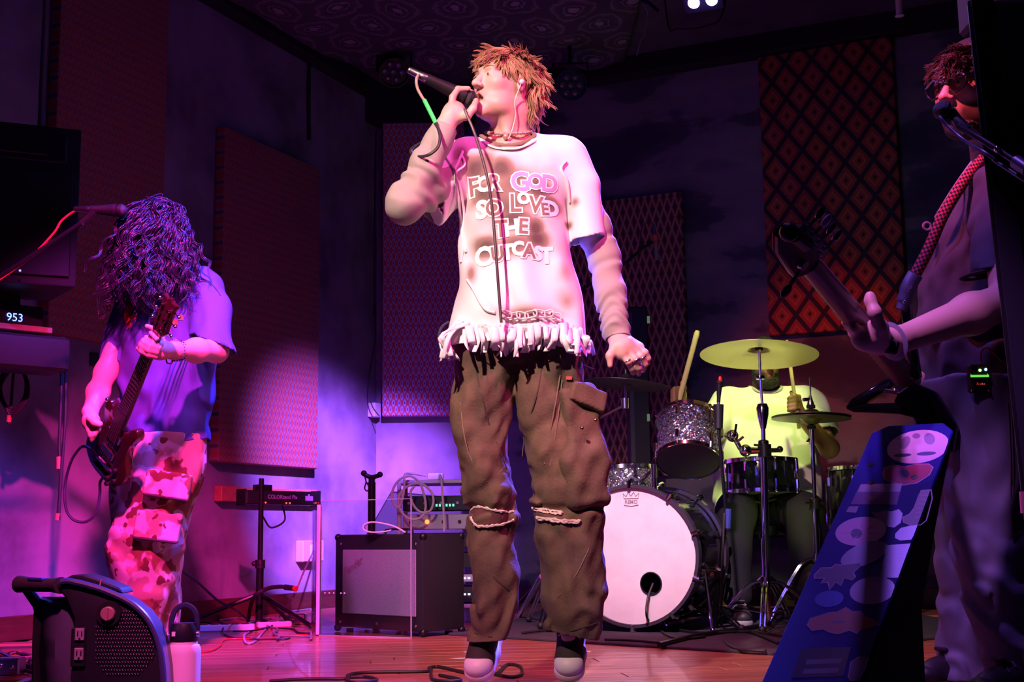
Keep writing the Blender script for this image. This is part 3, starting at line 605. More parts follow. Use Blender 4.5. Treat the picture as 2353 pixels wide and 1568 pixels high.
# ------------------------------------------------------------------ guitar amplifier
def amp():
    Rr, Ll = PZ(972, 1466), PZ(768, 1452); d = nrm(Rr-Ll); n = np.array([d[1], -d[0], 0]); W = np.linalg.norm(Rr-Ll); H = P(972, 1227, Rr[1])[2]; D = 0.27
    t = thing('guitar_amplifier', (Rr+Ll)/2, 'black guitar combo amplifier with grey grille cloth behind the clear screen', 'amplifier'); R = np.stack([d, -n, (0, 0, 1)], 1); b = Ll
    m = MB(R, b); m.box((W/2, D/2, H/2+0.012), (W, D, H-0.024)); m.build('cabinet', TOLEX, t, bevel=0.014, seg=2)
    m = MB(R, b); m.box((W/2+0.012, -0.003, 0.245), (W-0.115, 0.010, H-0.165)); m.build('grille_cloth', M('silver_grille_cloth', (0.30, 0.29, 0.33), 0.8, var=(220, (0.16, 0.15, 0.19), 0.7)), t, bevel=0.003)
    for x in (0.05, W/2, W-0.05):
        for z in (0.05, H-0.045):
            if z > 0.2 and x == W/2: continue
            m = MB(R, b); m.lathe([(0.008, 0), (0.006, 0.003), (0, 0.004)], (x, -0.002, z), (0, -1, 0), 10); m.build('screw', CHR, t)
    m = flat_text('Fender', 0.055, b+R@np.array([0.15, -0.0095, H-0.155]), d*math.cos(0.45)+np.array([0, 0, math.sin(0.45)]), np.array([0, 0, math.cos(0.45)])-d*math.sin(0.45), 0.0012, 0.35); m.build('logo_script', M('logo_chrome', (0.55, 0.42, 0.36), 0.3, 0.8), t)
    m = MB(R, b); m.tube(spline([(W/2-0.10, D/2, H+0.002), (W/2-0.08, D/2, H+0.022), (W/2+0.08, D/2, H+0.022), (W/2+0.10, D/2, H+0.002)], 5), 0.010, 8, flat=0.5); m.build('handle', RUB, t)
    for x in (0.06, W-0.06):
        for y in (0.05, D-0.05): m = MB(R, b); m.cyl((x, y, 0), (x, y, 0.016), 0.018); m.build('foot', RUB, t)
    for x in (0, W):
        for y in (0, D):
            for z in (0.02, H-0.014): m = MB(R, b); m.ball((x+(0.012 if x == 0 else -0.012), y+(0.012 if y == 0 else -0.012), z), 0.019, 10); m.build('corner_protector', BLKM, t)
    return R, b, W, H, D
aR, aB, aW, aH, aD = amp()
# white strap folded on the amplifier
q = lambda x, y: PP(x, y, aB+aR@np.array([0, 0.06, 0]), np.array([0, -1.0, 0]))
m = MB(); zt = aH+0.004
ys = 6.28
lp = [P(933, 1227, ys), P(905, 1212, ys), P(860, 1203, ys), P(838, 1209, ys), P(835, 1221, ys), P(850, 1229, ys), P(878, 1229, ys), P(900, 1225, ys)]
dz = max(0, zt-min(p[2] for p in lp)+0.003); lp = [p+np.array([0, 0, dz]) for p in lp]
sp = spline(lp, 8); vs = []; fs = []
for i, p_ in enumerate(sp): vs += [p_+np.array([0, -0.03, 0]), p_+np.array([0, 0.03, 0.0])]
for i in range(len(sp)-1): fs.append((2*i, 2*i+1, 2*i+3, 2*i+2))
m.add(vs, fs); o = m.build('folded_strap', M('white_webbing', (0.82, 0.74, 0.76), 0.7)); rebase(o, lp[5]); md = o.modifiers.new('t', 'SOLIDIFY'); md.thickness = 0.007; tag(o, 'white strap folded in a loop on top of the guitar amplifier', 'strap')
# ------------------------------------------------------------------ guitar stand, gear rack, white power adapter and cable
def gstand():
    Y = 6.85; c = P(853, 1400, Y); c[2] = 0; t = thing('instrument_stand', c, 'black instrument stand with a forked head rising behind the amplifier', 'stand')
    top = P(854, 1100, Y); m = MB(); m.cyl(c+(0, 0, 0.12), (c[0], c[1], top[2]-0.02), 0.020); m.build('pole', BLKM, t)
    m = MB(); m.tube(spline([P(836, 1090, Y), P(848, 1096, Y), P(858, 1097, Y), P(873, 1092, Y)], 5), 0.012); m.cyl((c[0], c[1], top[2]-0.04), P(854, 1096, Y), 0.017); m.build('yoke', BLKM, t)
    for x, y in ((836, 1088), (873, 1091)): m = MB(); m.ball(P(x, y, Y), 0.016); m.build('rubber_tip', RUB, t)
    m = MB(); m.tube(spline([P(838, 1094, Y-.02), P(841, 1108, Y-.02), P(838, 1122, Y-.02), P(843, 1129, Y-.02), P(848, 1122, Y-.02), P(842, 1108, Y-.02)], 5), 0.004, 6); m.build('retaining_loop', RUB, t)
    for a in (30, 150, 270):
        d = np.array([math.cos(math.radians(a)), math.sin(math.radians(a)), 0]); m = MB(); m.tube([c+(0, 0, 0.16), c+d*0.2+(0, 0, 0.012)], 0.011, 8); m.build('leg', BLKM, t)
gstand()
def rack():
    Y = 7.0; a = P(917, 1400, Y); a[2] = 0; b = P(1112, 1400, Y); W = b[0]-a[0]; zt = P(920, 1108, Y)[2]; D = 0.42; c = a+np.array([W/2, D/2, 0])
    t = thing('gear_rack', c, 'open steel rack of audio gear standing behind the guitar amplifier', 'rack')
    steel = M('pale_steel', (0.55, 0.53, 0.56), 0.4, 0.3)
    for x in (0, W):
        for y in (0, D): m = MB(); m.box((a[0]+x, a[1]+y, zt/2), (0.022, 0.022, zt)); m.build('post', steel, t, bevel=0.002)
    for z in (zt, 0.09): m = MB(); m.box((c[0], c[1], z), (W+0.02, D+0.02, 0.020)); m.build('shelf', steel, t, bevel=0.002)
    units = [(zt-0.115, 0.085, 'dark'), (zt-0.215, 0.088, 'pale'), (zt-0.315, 0.088, 'dark'), (0.33, 0.088, 'dark'), (0.235, 0.044, 'pale'), (0.15, 0.088, 'dark')]
    dk = M('rack_black', (0.014, 0.014, 0.018), 0.4); pl = M('rack_silver', (0.50, 0.48, 0.54), 0.4, 0.4)
    led = M('green_display', (0.02, 0.1, 0.05), 0.3, emit=((0.2, 0.9, 0.6), 1.3)); red = M('orange_lamp', (0.5, 0.1, 0.02), 0.3, emit=((1.0, 0.16, 0.04), 4)); pale = M('white_lamp', (0.5, 0.6, 0.6), 0.3, emit=((0.5, 0.8, 0.9), 1.2))
    for i, (z, h, kd) in enumerate(units):
        m = MB(); m.box((c[0], c[1]-0.01, z), (W-0.035, D-0.06, h*0.92)); u = m.build('rack_unit', dk if kd == 'dark' else pl, t, bevel=0.003); LOC[u.name] = LOC[t.name]
        fy = c[1]-0.01-(D-0.06)/2
        for k in range(5): m = MB(); m.cyl((a[0]+0.05+k*(W-0.1)/4+0.01*(i % 2), fy+0.002, z), (a[0]+0.05+k*(W-0.1)/4+0.01*(i % 2), fy-0.012, z), 0.010, 0.008, 10); m.build('knob', BLK if kd == 'pale' else NEUT, u)
        m = MB()
        if i == 0:
            for k in range(6): m.box((a[0]+0.20+k*0.018, fy-0.002, z-0.012), (0.010, 0.004, 0.014))
            m.build('display', led, u)
        elif i in (1, 3): m.ball((a[0]+W*(0.33 if i == 1 else 0.70), fy-0.004, z), 0.012, 10); m.build('lamp', red if i == 1 else pale, u)
        elif i in (4, 5):
            for k in range(4): m.box((a[0]+0.30+k*0.024, fy-0.003, z), (0.014, 0.004, 0.010))
            m.build('display', pale, u)
    return a, W, zt, Y
ra, rW, rz, rY = rack()
q = P(1001, 1097, rY+0.08); q[2] = rz+0.030
m = MB(); m.box(q, (0.085, 0.07, 0.036)); ad = m.build('power_adapter', WHT, bevel=0.008, seg=2); rebase(ad, q-np.array([0, 0, 0.018])); tag(ad, 'white power adapter block lying on top of the gear rack', 'adapter')
def wp(x, y, dy=0.0): return P(x, y, rY-0.09+dy)
cable('white_power_cable', [wp(978, 1093, .12), wp(945, 1089, .05), wp(930, 1092), wp(929, 1120), wp(925, 1145), wp(918, 1165), wp(905, 1160), wp(900, 1138), wp(908, 1115), wp(922, 1100), wp(945, 1095), wp(965, 1112), wp(975, 1140), wp(978, 1165), wp(972, 1185), wp(955, 1194), wp(935, 1190), wp(920, 1172), wp(915, 1150), wp(925, 1128), wp(945, 1114), wp(970, 1113), wp(990, 1130), wp(996, 1152), wp(990, 1172), wp(978, 1178), wp(962, 1175), wp(947, 1155), wp(944, 1130), wp(953, 1118)], 0.0065, WHT, 'white power cable coiled in loops over the front of the gear rack')
cable('white_adapter_lead', [wp(1010, 1091, .14), wp(1014, 1100, .02), wp(1016, 1130), wp(1019, 1170), wp(1021, 1222)], 0.006, WHT, 'white lead hanging straight down from the power adapter')
# black flight case leaning in the corner behind the rack
Yc = 8.55
m = MB(); m.prism([P(898, 1076, Yc), P(1060, 1092, Yc), P(1075, 1330, Yc), P(842, 1330, Yc), P(832, 1190, Yc)], (0.04, 0.22, 0)); o = m.build('flight_case', TOLEX, bevel=0.01); q = P(940, 1330, Yc); rebase(o, (q[0], Yc, min(0.03, q[2]))); tag(o, 'large black case standing in the corner behind the gear rack', 'case')
b = min((o.matrix_world @ v.co).z for v in o.data.vertices); o.location.z -= b
# ------------------------------------------------------------------ bottle and blower at the stage lip
def bottle():
    Y = 3.5; c = P(422, 1500, Y); c[2] = 0; r = 0.0448; zs = P(422, 1482, Y)[2]; t = thing('water_bottle', c, 'pale insulated water bottle with black loop cap beside the floor blower', 'bottle')
    m = MB(); m.lathe([(r*0.9, 0), (r, 0.006), (r, zs-0.022), (r*0.985, zs-0.010), (r*0.90, zs-0.001), (r*0.80, zs+0.001), (r*0.80, zs+0.012)], c, (0, 0, 1), 40); m.build('bottle_body', M('powder_coat_white', (0.84, 0.66, 0.74), 0.5, bump=(700, 0.15, 0.001)), t)
    z0 = zs+0.008; m = MB(); m.lathe([(r*0.80, z0), (r*0.84, z0+0.003), (r*0.82, z0+0.034), (r*0.72, z0+0.048), (0.0, z0+0.050)], c, (0, 0, 1), 32); m.build('cap', BLK, t)
    m = MB(); w_ = 0.032; zc = z0+0.020; m.tube(spline([c+np.array([-w_-.002, 0, zc]), c+np.array([-w_-.002, 0, zc+0.035]), c+np.array([-w_*0.75, 0, zc+0.062]), c+np.array([0, 0, zc+0.075]), c+np.array([w_*0.75, 0, zc+0.062]), c+np.array([w_+.002, 0, zc+0.035]), c+np.array([w_+.002, 0, zc])], 5), 0.0075, 8, flat=0.45, hint=(0, 1, 0)); m.build('loop_handle', M('dark_blue_strap', (0.02, 0.02, 0.06), 0.45), t)
    m = MB(); m.cyl(c+np.array([w_-.004, -0.006, zc]), c+np.array([w_+.010, -0.006, zc]), 0.008); m.build('pivot', NEUT, t)
    m = MB(); m.box(c+np.array([-0.018, -0.032, z0+0.022]), (0.012, 0.004, 0.012)); m.build('cap_sticker', WHT, t)
bottle()
def blower():
    Y = 3.25; c = P(250, 1568, Y); c[2] = 0; t = thing('floor_blower', c, 'black floor blower with carry handle standing at the stage lip', 'blower')
    back = np.array([-0.02, 0.20, 0]); pp = lambda pts, dy=0.0: [P(x, y, Y+dy) for x, y in pts]
    prof = [(128, 1345), (140, 1336), (165, 1335), (230, 1352), (290, 1378), (325, 1405), (350, 1440), (366, 1485), (375, 1540), (380, 1640), (178, 1640), (160, 1560), (168, 1500), (170, 1420), (152, 1375)]
    m = MB(); m.prism(pp(prof), (0, 0.022, 0)); m.build('side_plate', M('blower_plastic', (0.016, 0.016, 0.02), 0.4, bump=(300, 0.1)), t, bevel=0.006, seg=2)
    ins = [(x+(4 if x < 250 else -6), y+7 if y < 1600 else y) for x, y in prof]
    m = MB(); m.prism(pp(ins, 0.02), back); m.build('fan_housing', M('blower_shell', (0.05, 0.05, 0.09), 0.35), t, bevel=0.004)
    m = MB(); rim = pp([(140, 1338), (165, 1337), (230, 1354), (290, 1380), (325, 1407), (350, 1442), (366, 1487), (374, 1540), (379, 1635)], -0.004); m.tube(spline(rim, 4), 0.008, 8); m.build('lit_rim_strip', M('painted_rim_blue', (0.05, 0.055, 0.16), 0.35), t)  # blue light along the top edge, put into this strip's colour
    v = P(75, 1400, Y+0.12)-P(165, 1400, Y)
    pl = [(38, 1345), (50, 1330), (66, 1345), (92, 1378), (100, 1430), (88, 1500), (92, 1575), (96, 1640), (70, 1640), (72, 1480), (76, 1400)]
    m = MB(); m.prism(pp(pl, 0.10), (0, 0.02, 0)); m.build('far_plate', BLK, t, bevel=0.005)
    m = MB(); a, b_ = P(44, 1343, Y+0.11), P(140, 1346, Y+0.01); m.tube([a, a+(b_-a)*0.2, a+(b_-a)*0.8, b_], [0.022, 0.019, 0.017, 0.021], 14); m.build('carry_handle', M('handle_grip', (0.05, 0.035, 0.04), 0.5), t)
    m = MB(); m.box((a+b_)/2+np.array([-0.004, -0.008, 0.014]), (0.06, 0.018, 0.008), frame(b_-a)[:, [2, 0, 1]]); m.build('grip_inlay', M('blue_grip_inlay', (0.03, 0.05, 0.25), 0.3), t, bevel=0.002)
    # curved outlet duct between the plates
    vs = []; fs = []
    for i in range(13):
        s = i/12; y = 1372+s*270; bulge = math.sin(math.pi*min(1, s*1.1))
        vs += [P(96-8*bulge, y, Y+0.11), P(130-4*bulge, y, Y+0.05-0.02*bulge), P(168, y, Y+0.02)]
    for i in range(12):
        for k in (0, 1): fs.append((3*i+k, 3*i+k+1, 3*i+k+4, 3*i+k+3))
    m = MB(); m.add(vs, fs); o = m.build('outlet_duct', M('duct_plastic', (0.09, 0.08, 0.12), 0.3), t); md = o.modifiers.new('t', 'SOLIDIFY'); md.thickness = 0.006
    m = MB(); k = P(250, 1411, Y-0.004); m.lathe([(0.032, 0.004), (0.030, -0.004), (0.026, -0.004), (0.0, -0.004)], k, (0, 1, 0), 28); m.build('knob_bezel', BLK, t)
    m = MB(); m.lathe([(0.018, 0.0), (0.0175, -0.012), (0.015, -0.014), (0.0, -0.014)], k, (0, 1, 0), 24); m.box(k+np.array([0, -0.016, 0]), (0.006, 0.006, 0.03)); m.build('knob', M('rose_knob', (0.34, 0.17, 0.17), 0.4), t)
    m = MB(); m.box(P(180, 1488, Y-0.004), (0.036, 0.008, 0.095)); m.build('outlet_plate', BLK, t, bevel=0.003)
    for y in (1456, 1476, 1502):
        pass
    for (x, y) in ((183, 1459), (181, 1504)):
        m = MB(); m.box(P(x, y, Y-0.010), (0.023, 0.006, 0.030)); s = m.build('outlet', M('grey_outlet', (0.30, 0.24, 0.28), 0.5), t, bevel=0.002); LOC[s.name] = LOC[t.name]
        m = MB()
        for dx in (-0.005, 0.005): m.box(P(x, y, Y-0.014)+np.array([dx, 0, 0.003]), (0.0025, 0.002, 0.010))
        m.ball(P(x, y, Y-0.014)+np.array([0, 0, -0.009]), 0.0025, 8); m.build('slot', BLK, s)
    m = MB()
    for j in range(17):
        for i in range(22):
            x, y = 222+i*6.4+(3.2 if j % 2 else 0), 1404+j*9
            dx = (x-285)/72; dy = (y-1478)/82
            if dx*dx+dy*dy > 1: continue
            m.tube([P(x-2.2, y, Y-0.001), P(x, y+3.4, Y-0.003), P(x+2.2, y, Y-0.001)], 0.0011, 4, caps=False)
    m.build('grille_texture', BLKM, t)['kind'] = 'stuff'
    m = MB(); m.prism(pp([(142, 1334), (165, 1322), (190, 1321), (225, 1332), (275, 1352), (282, 1366), (230, 1350), (165, 1334)], 0.05), (0, 0.10, 0)); m.build('cord_wrap', BLK, t, bevel=0.004)
    m = MB(); m.cyl(P(233, 1332, Y+0.045), P(229, 1347, Y+0.045), 0.0015); m.build('amber_tag', M('amber_print', (0.7, 0.3, 0.08), 0.5), t)
blower()
# ------------------------------------------------------------------ cables and clutter on the floor
def fp(x, y, r=0.006): q = PZ(x, y, r); return q
blackc = RUB
cable('floor_cable', [fp(620, 1566), fp(700, 1561), fp(795, 1560), fp(800, 1552), fp(840, 1546), fp(980, 1543), fp(986, 1535), fp(1010, 1533), fp(1050, 1542), fp(1090, 1550), fp(1140, 1548), fp(1165, 1528), fp(1195, 1532), fp(1198, 1550), fp(1170, 1556), fp(1120, 1545)], 0.0055, blackc, 'black cable snaking across the floor below the singer')
cable('floor_cable', [fp(795, 1560), fp(808, 1568), fp(850, 1567), fp(866, 1562), fp(840, 1556), fp(806, 1557)], 0.0055, blackc, 'small black cable loop on the floor in front of the acrylic screen')
cable('floor_cable', [fp(990, 1545), fp(996, 1562), fp(1040, 1566), fp(1058, 1562), fp(1010, 1552)], 0.0055, blackc, 'twisted black cable end lying on the floor left of the singer shoes')
cable('red_floor_cable', [fp(705, 1459), fp(650, 1464), fp(600, 1468), fp(520, 1470), (fp(505, 1485)), fp(480, 1497), fp(440, 1500)], 0.004, M('red_rubber', (0.5, 0.02, 0.02), 0.4), 'thin red cable on the floor between the bottle and the clear screen')
cable('wall_to_floor_cable', [P(400, 1302, 6.0), P(450, 1335, 6.2), P(500, 1380, 6.4), P(545, 1404, 6.6), fp(575, 1428), fp(610, 1432), fp(650, 1428)], 0.006, blackc, 'black cable sloping from behind the guitarist down to the floor')
cable('braided_cable', [PP(731, 1245, LWa+LWn*0.12, LWn), P(700, 1310, 7.3), P(672, 1375, 6.8), fp(640, 1420), fp(610, 1447), fp(585, 1475), fp(565, 1478), fp(562, 1460), fp(580, 1450)], 0.0055, M('braided_cloth', (0.20, 0.18, 0.24), 0.6, var=(160, (0.6, 0.55, 0.65), 0.9)), 'grey braided cable hanging from the outlet box to the floor')
sp_ = thing('stage_cable', fp(580, 1430), 'thick black stage cable arching over the cable pile beside the light stand', 'cable')
m = MB(); m.tube(spline([fp(570, 1428), P(582, 1376, 6.9), P(610, 1355, 6.85), P(640, 1349, 6.8), P(662, 1350, 6.75)], 6), 0.011, 8); m.build('cable_sheath', RUB, sp_); m = MB(); m.cyl(P(655, 1350, 6.76), P(678, 1353, 6.73), 0.015, 0.013); m.build('connector', BLK, sp_); m = MB(); m.cyl(P(676, 1353, 6.73), P(681, 1354, 6.72), 0.014); m.build('connector_ring', M('red_ring', (0.5, 0.05, 0.04), 0.4), sp_)
rs = random.Random(5); pale_c = M('grey_lavender_cable', (0.20, 0.18, 0.22), 0.4)
clut = [('black cable tangled in the pile by the tripod feet', RUB), ('grey cable tangled in the pile by the tripod feet', pale_c)]
for k in range(14):
    x0, y0 = rs.uniform(470, 690), rs.uniform(1405, 1462); pts = []
    ang = rs.uniform(0, 6.28)
    for i in range(6):
        ang += rs.uniform(-1.1, 1.1); x0 += 34*math.cos(ang); y0 += 9*math.sin(ang); x0 = min(max(x0, 440), 715); y0 = min(max(y0, 1434-(x0-440)*0.124), 1470); pts.append(PZ(x0, y0, 0.006+0.006*(k % 3)))
    lb, mt = clut[k % 2]; cable('tangled_cable', pts, 0.005+0.001*(k % 2), mt, lb, 6, 'tangled cables on the floor by the light stand')
for k in range(9):
    x0, y0 = rs.uniform(-30, 70), rs.uniform(1478, 1566); pts = []
    for i in range(5): pts.append(PZ(x0+i*26, y0+rs.uniform(-8, 8), 0.006+0.005*(k % 3)))
    lb = ('black cable lying on the floor beside the blower', 'grey cable lying on the floor beside the blower')[k % 2]
    cable('tangled_cable', pts, 0.006, clut[k % 2][1], lb, 6, 'cables on the floor beside the blower')
def strip(px0, px1, y, h, label, mat, n):
    a, b = PZ(px0, y), PZ(px1, y-3); d = nrm(b-a); R = np.stack([d, np.cross((0, 0, 1), d), (0, 0, 1)], 1); L = np.linalg.norm(b-a)
    t = thing('power_strip', (a+b)/2, label, 'power strip'); m = MB(R, a); m.box((L/2, 0, h/2), (L, 0.06, h)); m.build('strip_body', mat, t, bevel=0.006)
    m = MB(R, a)
    for k in range(n): m.box((L*(k+0.7)/(n+0.6), 0, h+0.0005), (0.035, 0.032, 0.003))
    m.build('socket', BLK, t)
strip(452, 585, 1453, 0.034, 'long white power strip on the floor under the tangled cables', WHT, 5)
strip(590, 668, 1444, 0.03, 'short white power strip on the floor at the foot of the light stand', WHT, 3)
def pedal(x, y, lab, mat):
    q = PZ(x, y); t = thing('cable_junction', q, lab, 'junction box'); m = MB(); m.box(q+np.array([0, 0, 0.03]), (0.09, 0.07, 0.06)); m.build('box_body', mat, t, bevel=0.006)
    
    for o_, r_ in (((-0.02, -0.035, 0.035), 0.010), ((0.02, -0.036, 0.03), 0.008)): m = MB(); m.ball(q+np.array(o_), r_); m.build('plug', CHR, t)
pedal(684, 1436, 'small junction box with shiny plugs on the floor beside the clear screen', NEUT)
pedal(22, 1552, 'pale plug junction on the floor beside the blower', NEUT)
# ------------------------------------------------------------------ rug
rgm = M('dark_rug', (0.035, 0.030, 0.045), 0.95, var=(14, (0.06, 0.05, 0.075), 0.7), bump=(300, 0.5, 0.003))
m = MB(); r0, r1 = PZ(1030, 1461), PZ(1775, 1507); m.prism([r0, r1, r1+np.array([1.2, 0.9, 0]), np.array([2.2, 7.9, 0]), np.array([0.2, 8.2, 0]), r0+np.array([0.25, 0.6, 0])], (0, 0, 0.012)); o = m.build('drum_rug', rgm, bevel=0.003, smooth=False); rebase(o, (0.9, 6.5, 0)); tag(o, 'dark rug under the drum kit', 'rug')
RZ = 0.012
# ------------------------------------------------------------------ drum pieces
spk = M('glitter_wrap', (0.20, 0.19, 0.25), 0.22, 0.85); g = NG(spk)
vo = g.n('ShaderNodeTexVoronoi'); vo.inputs['Scale'].default_value = 150; tcn = g.n('ShaderNodeTexCoord'); g.nt.links.new(tcn.outputs['Object'], vo.inputs['Vector'])
g.out(g.mix(g.ramp(g.m('FRACT', g.m('MULTIPLY', vo.outputs['Color'], 3.3)), [(0.0, (0, 0, 0)), (1, (1, 1, 1))]), (0.10, 0.09, 0.13), (0.75, 0.72, 0.82)))
ge = g.n('ShaderNodeNewGeometry'); v1 = g.n('ShaderNodeVectorMath'); v1.operation = 'SUBTRACT'; v1.inputs[1].default_value = (0.5, 0.5, 0.5); g.nt.links.new(vo.outputs['Color'], v1.inputs[0])
v2 = g.n('ShaderNodeVectorMath'); v2.operation = 'SCALE'; v2.inputs['Scale'].default_value = 1.1; g.nt.links.new(v1.outputs[0], v2.inputs[0]); v3 = g.n('ShaderNodeVectorMath'); v3.operation = 'ADD'; g.nt.links.new(v2.outputs[0], v3.inputs[0]); g.nt.links.new(ge.outputs['Normal'], v3.inputs[1]); v4 = g.n('ShaderNodeVectorMath'); v4.operation = 'NORMALIZE'; g.nt.links.new(v3.outputs[0], v4.inputs[0]); g.nt.links.new(v4.outputs[0], g.b.inputs['Normal'])
dkshell = M('black_lacquer', (0.010, 0.010, 0.014), 0.12, coat=0.6)
headw = M('fibre_drumhead', (0.84, 0.74, 0.68), 0.7, var=(9, (0.74, 0.60, 0.58), 0.55)); headd = M('smoky_drumhead', (0.07, 0.06, 0.075), 0.35)
def drum(name, c, ax, r, h, shell, label, top, bot, lugs=6, hint=None):
    """c centre, ax points to the batter side"""
    ax = nrm(ax); F = frame(ax); c = np.array(c); t = thing(name, c, label, 'drum', 'drum kit')
    m = MB(); m.lathe([(r*0.985, -h/2), (r, -h/2+0.01), (r, h/2-0.01), (r*0.985, h/2)], c, ax, 48, False); m.build('shell', shell, t)
    for s, mt in ((1, top), (-1, bot)):
        m = MB(); m.lathe([(r*1.02, 0), (r*0.985, s*0.004), (0.0, s*0.005)], c+ax*(s*h/2), ax, 48); m.build('drumhead', mt, t)
        m = MB(); m.lathe([(r*1.03, -0.010), (r*1.055, -0.008), (r*1.055, 0.012), (r*1.02, 0.015), (r*1.015, 0.006), (r*1.03, -0.010)], c+ax*(s*h/2), ax, 48, False); m.build('rim', CHR, t)
    for k in range(lugs):
        a = 2*math.pi*(k+0.25)/lugs; d = F@np.array([math.cos(a), math.sin(a), 0])
        for s in (1, -1):
            m = MB(); q = c+d*(r+0.012)+ax*(s*h*0.28); m.tube([q-ax*0.022, q+ax*0.022], [0.010, 0.010], 8); m.tube([q, c+d*(r*1.055)+ax*(s*(h/2+0.012))], 0.004, 6)
            m.ball(c+d*(r*1.05)+ax*(s*(h/2+0.006)), 0.009, 8); m.build('lug', CHR, t)
    return t, F
def kick():
    Y = 6.10; yaw = math.radians(27); r = 0.318; ctr = P(1455, 1300, Y); ax = np.array([-math.sin(yaw), -math.cos(yaw), 0.0]); c = ctr; c[2] = r+0.03+RZ; h = 0.40
    F = np.stack([np.array([math.cos(yaw), -math.sin(yaw), 0]), (0, 0, 1), ax], 1)
    t = thing('bass_drum', np.array([c[0], c[1], RZ])-ax*0.2, 'big bass drum with pale front head and round port hole', 'drum', 'drum kit')
    m = MB(); m.lathe([(r*0.97, 0), (r*0.97, -h)], c, ax, 64, False); m.build('shell', dkshell, t)
    hoopm = M('hoop_lacquer', (0.05, 0.04, 0.06), 0.25, coat=0.5)
    for s in (0.0, -h): m = MB(); m.lathe([(r*0.985, 0.022), (r*1.035, 0.022), (r*1.035, -0.022), (r*0.985, -0.022), (r*0.985, 0.022)], c+ax*s, ax, 64, False); m.build('hoop', hoopm, t)
    hole = (0.088, -0.128, 0.05); N = 64; vs = []; fs = []                     # head with a cut port: ring of quads between port and rim
    for k in range(N):
        a = 2*math.pi*k/N; vs.append((r*0.985*math.cos(a), r*0.985*math.sin(a), 0)); vs.append((hole[0]+hole[2]*math.cos(a), hole[1]+hole[2]*math.sin(a), 0.0))
    for k in range(N): l = (k+1) % N; fs.append((2*k, 2*l, 2*l+1, 2*k+1))
    m = MB(F, c+ax*0.004); m.add(vs, fs); m.build('front_head', headw, t, smooth=False)
    m = MB(); m.lathe([(r*0.96, 0), (0, 0.0)], c-ax*h, ax, 48); m.build('batter_head', headd, t)
    m = MB(); hc = c+F@np.array([hole[0], hole[1], 0.006]); m.ring(hc, ax, 0.051, 0.0035, 32, 6); m.build('port_ring', BLK, t)
    m = MB(); m.lathe([(0.10, 0), (0.0, -0.002)], c+F@np.array([hole[0], hole[1], -0.09]), ax, 24); m.build('inner_muffling', M('black_foam', (0.006, 0.006, 0.008), 0.95), t)
    prt = M('grey_print', (0.34, 0.22, 0.24), 0.6); lc = c+F@np.array([0.0, 0.248, 0.0065])
    m = flat_text('REMO', 0.024, lc, F[:, 0], (0, 0, 1), 0.0004); m.build('brand_print', prt, t)
    m = MB(F, lc); cr = [(-0.036, 0.016, 0), (-0.040, 0.040, 0), (-0.024, 0.026, 0), (-0.014, 0.046, 0), (0.0, 0.028, 0), (0.014, 0.046, 0), (0.024, 0.026, 0), (0.040, 0.040, 0), (0.036, 0.016, 0)]
    m.tube(cr, 0.0016, 4, closed=True); m.tube([(-0.036, -0.014, 0), (0, -0.020, 0), (0.036, -0.014, 0)], 0.0016, 4); m.build('crown_print', prt, t)
    for k in range(10):
        a = math.pi*(2*k+1)/10; d = F@np.array([math.cos(a), math.sin(a), 0])
        for s in (0, -h):
            q = c+ax*s+d*r*1.03; sg = 1 if s == 0 else -1
            m = MB(); m.tube([q+ax*0.030*sg-d*0.012, q+ax*0.028*sg+d*0.012, q+d*0.020, q-ax*0.05*sg+d*0.012], [0.008, 0.011, 0.010, 0.006], 8); m.build('claw', CHR, t)
        m = MB(); q = c-ax*0.10+d*(r*0.985); m.tube([q-ax*0.03, q+ax*0.03], 0.011, 8); m.tube([q, c-ax*0.02+d*r*1.06], 0.004, 6); m.build('lug', CHR, t)
        m = MB(); q = c-ax*0.30+d*(r*0.985); m.tube([q-ax*0.03, q+ax*0.03], 0.011, 8); m.tube([q, c-ax*(h-0.02)+d*r*1.06], 0.004, 6); m.build('lug', CHR, t)
    for s in (1, -1):
        d = F@np.array([s*0.93, -0.2, 0]); q = c-ax*0.10+d*r*0.98; ft = q+np.array([0, 0, 0])+d*0.07-(-ax)*0.0+ax*0.04; ft[2] = RZ+0.01
        m = MB(); m.lathe([(0.03, 0), (0.03, 0.02), (0.018, 0.035), (0, 0.035)], q, d, 12); m.tube([q+d*0.02+np.array([0, 0, 0.03]), ft], 0.009, 8); m.ball(ft, 0.012, 8); m.build('spur', CHR, t)
    return c, ax, F, r, h
kc, kax, kF, kr, kh = kick()
q = P(1582, 1012, 6.28)
drum('rack_tom', q, (0.10, 0.50, 0.86), 0.150, 0.235, spk, 'glittery rack tom hanging left of the drummer', headw, headd)
q = P(1436, 1112, 6.62); drum('small_tom', q, (-0.06, 0.12, 1), 0.15, 0.13, spk, 'shallow glittery tom sitting over the bass drum', headw, headd)
c2 = q
t = thing('tom_post', kc-kax*0.3+np.array([0, 0, kr]), 'short chrome post holding the shallow tom above the bass drum', 'stand', 'drum hardware'); m = MB(); b0 = kc-kax*0.3; m.cyl(b0+np.array([0, 0, kr*0.97]), b0+np.array([0, 0, kr+0.12]), 0.014); m.tube([b0+np.array([0, 0, kr+0.10]), c2+np.array([0.0, 0.0, -0.066])], 0.010); m.build('post', CHR, t)
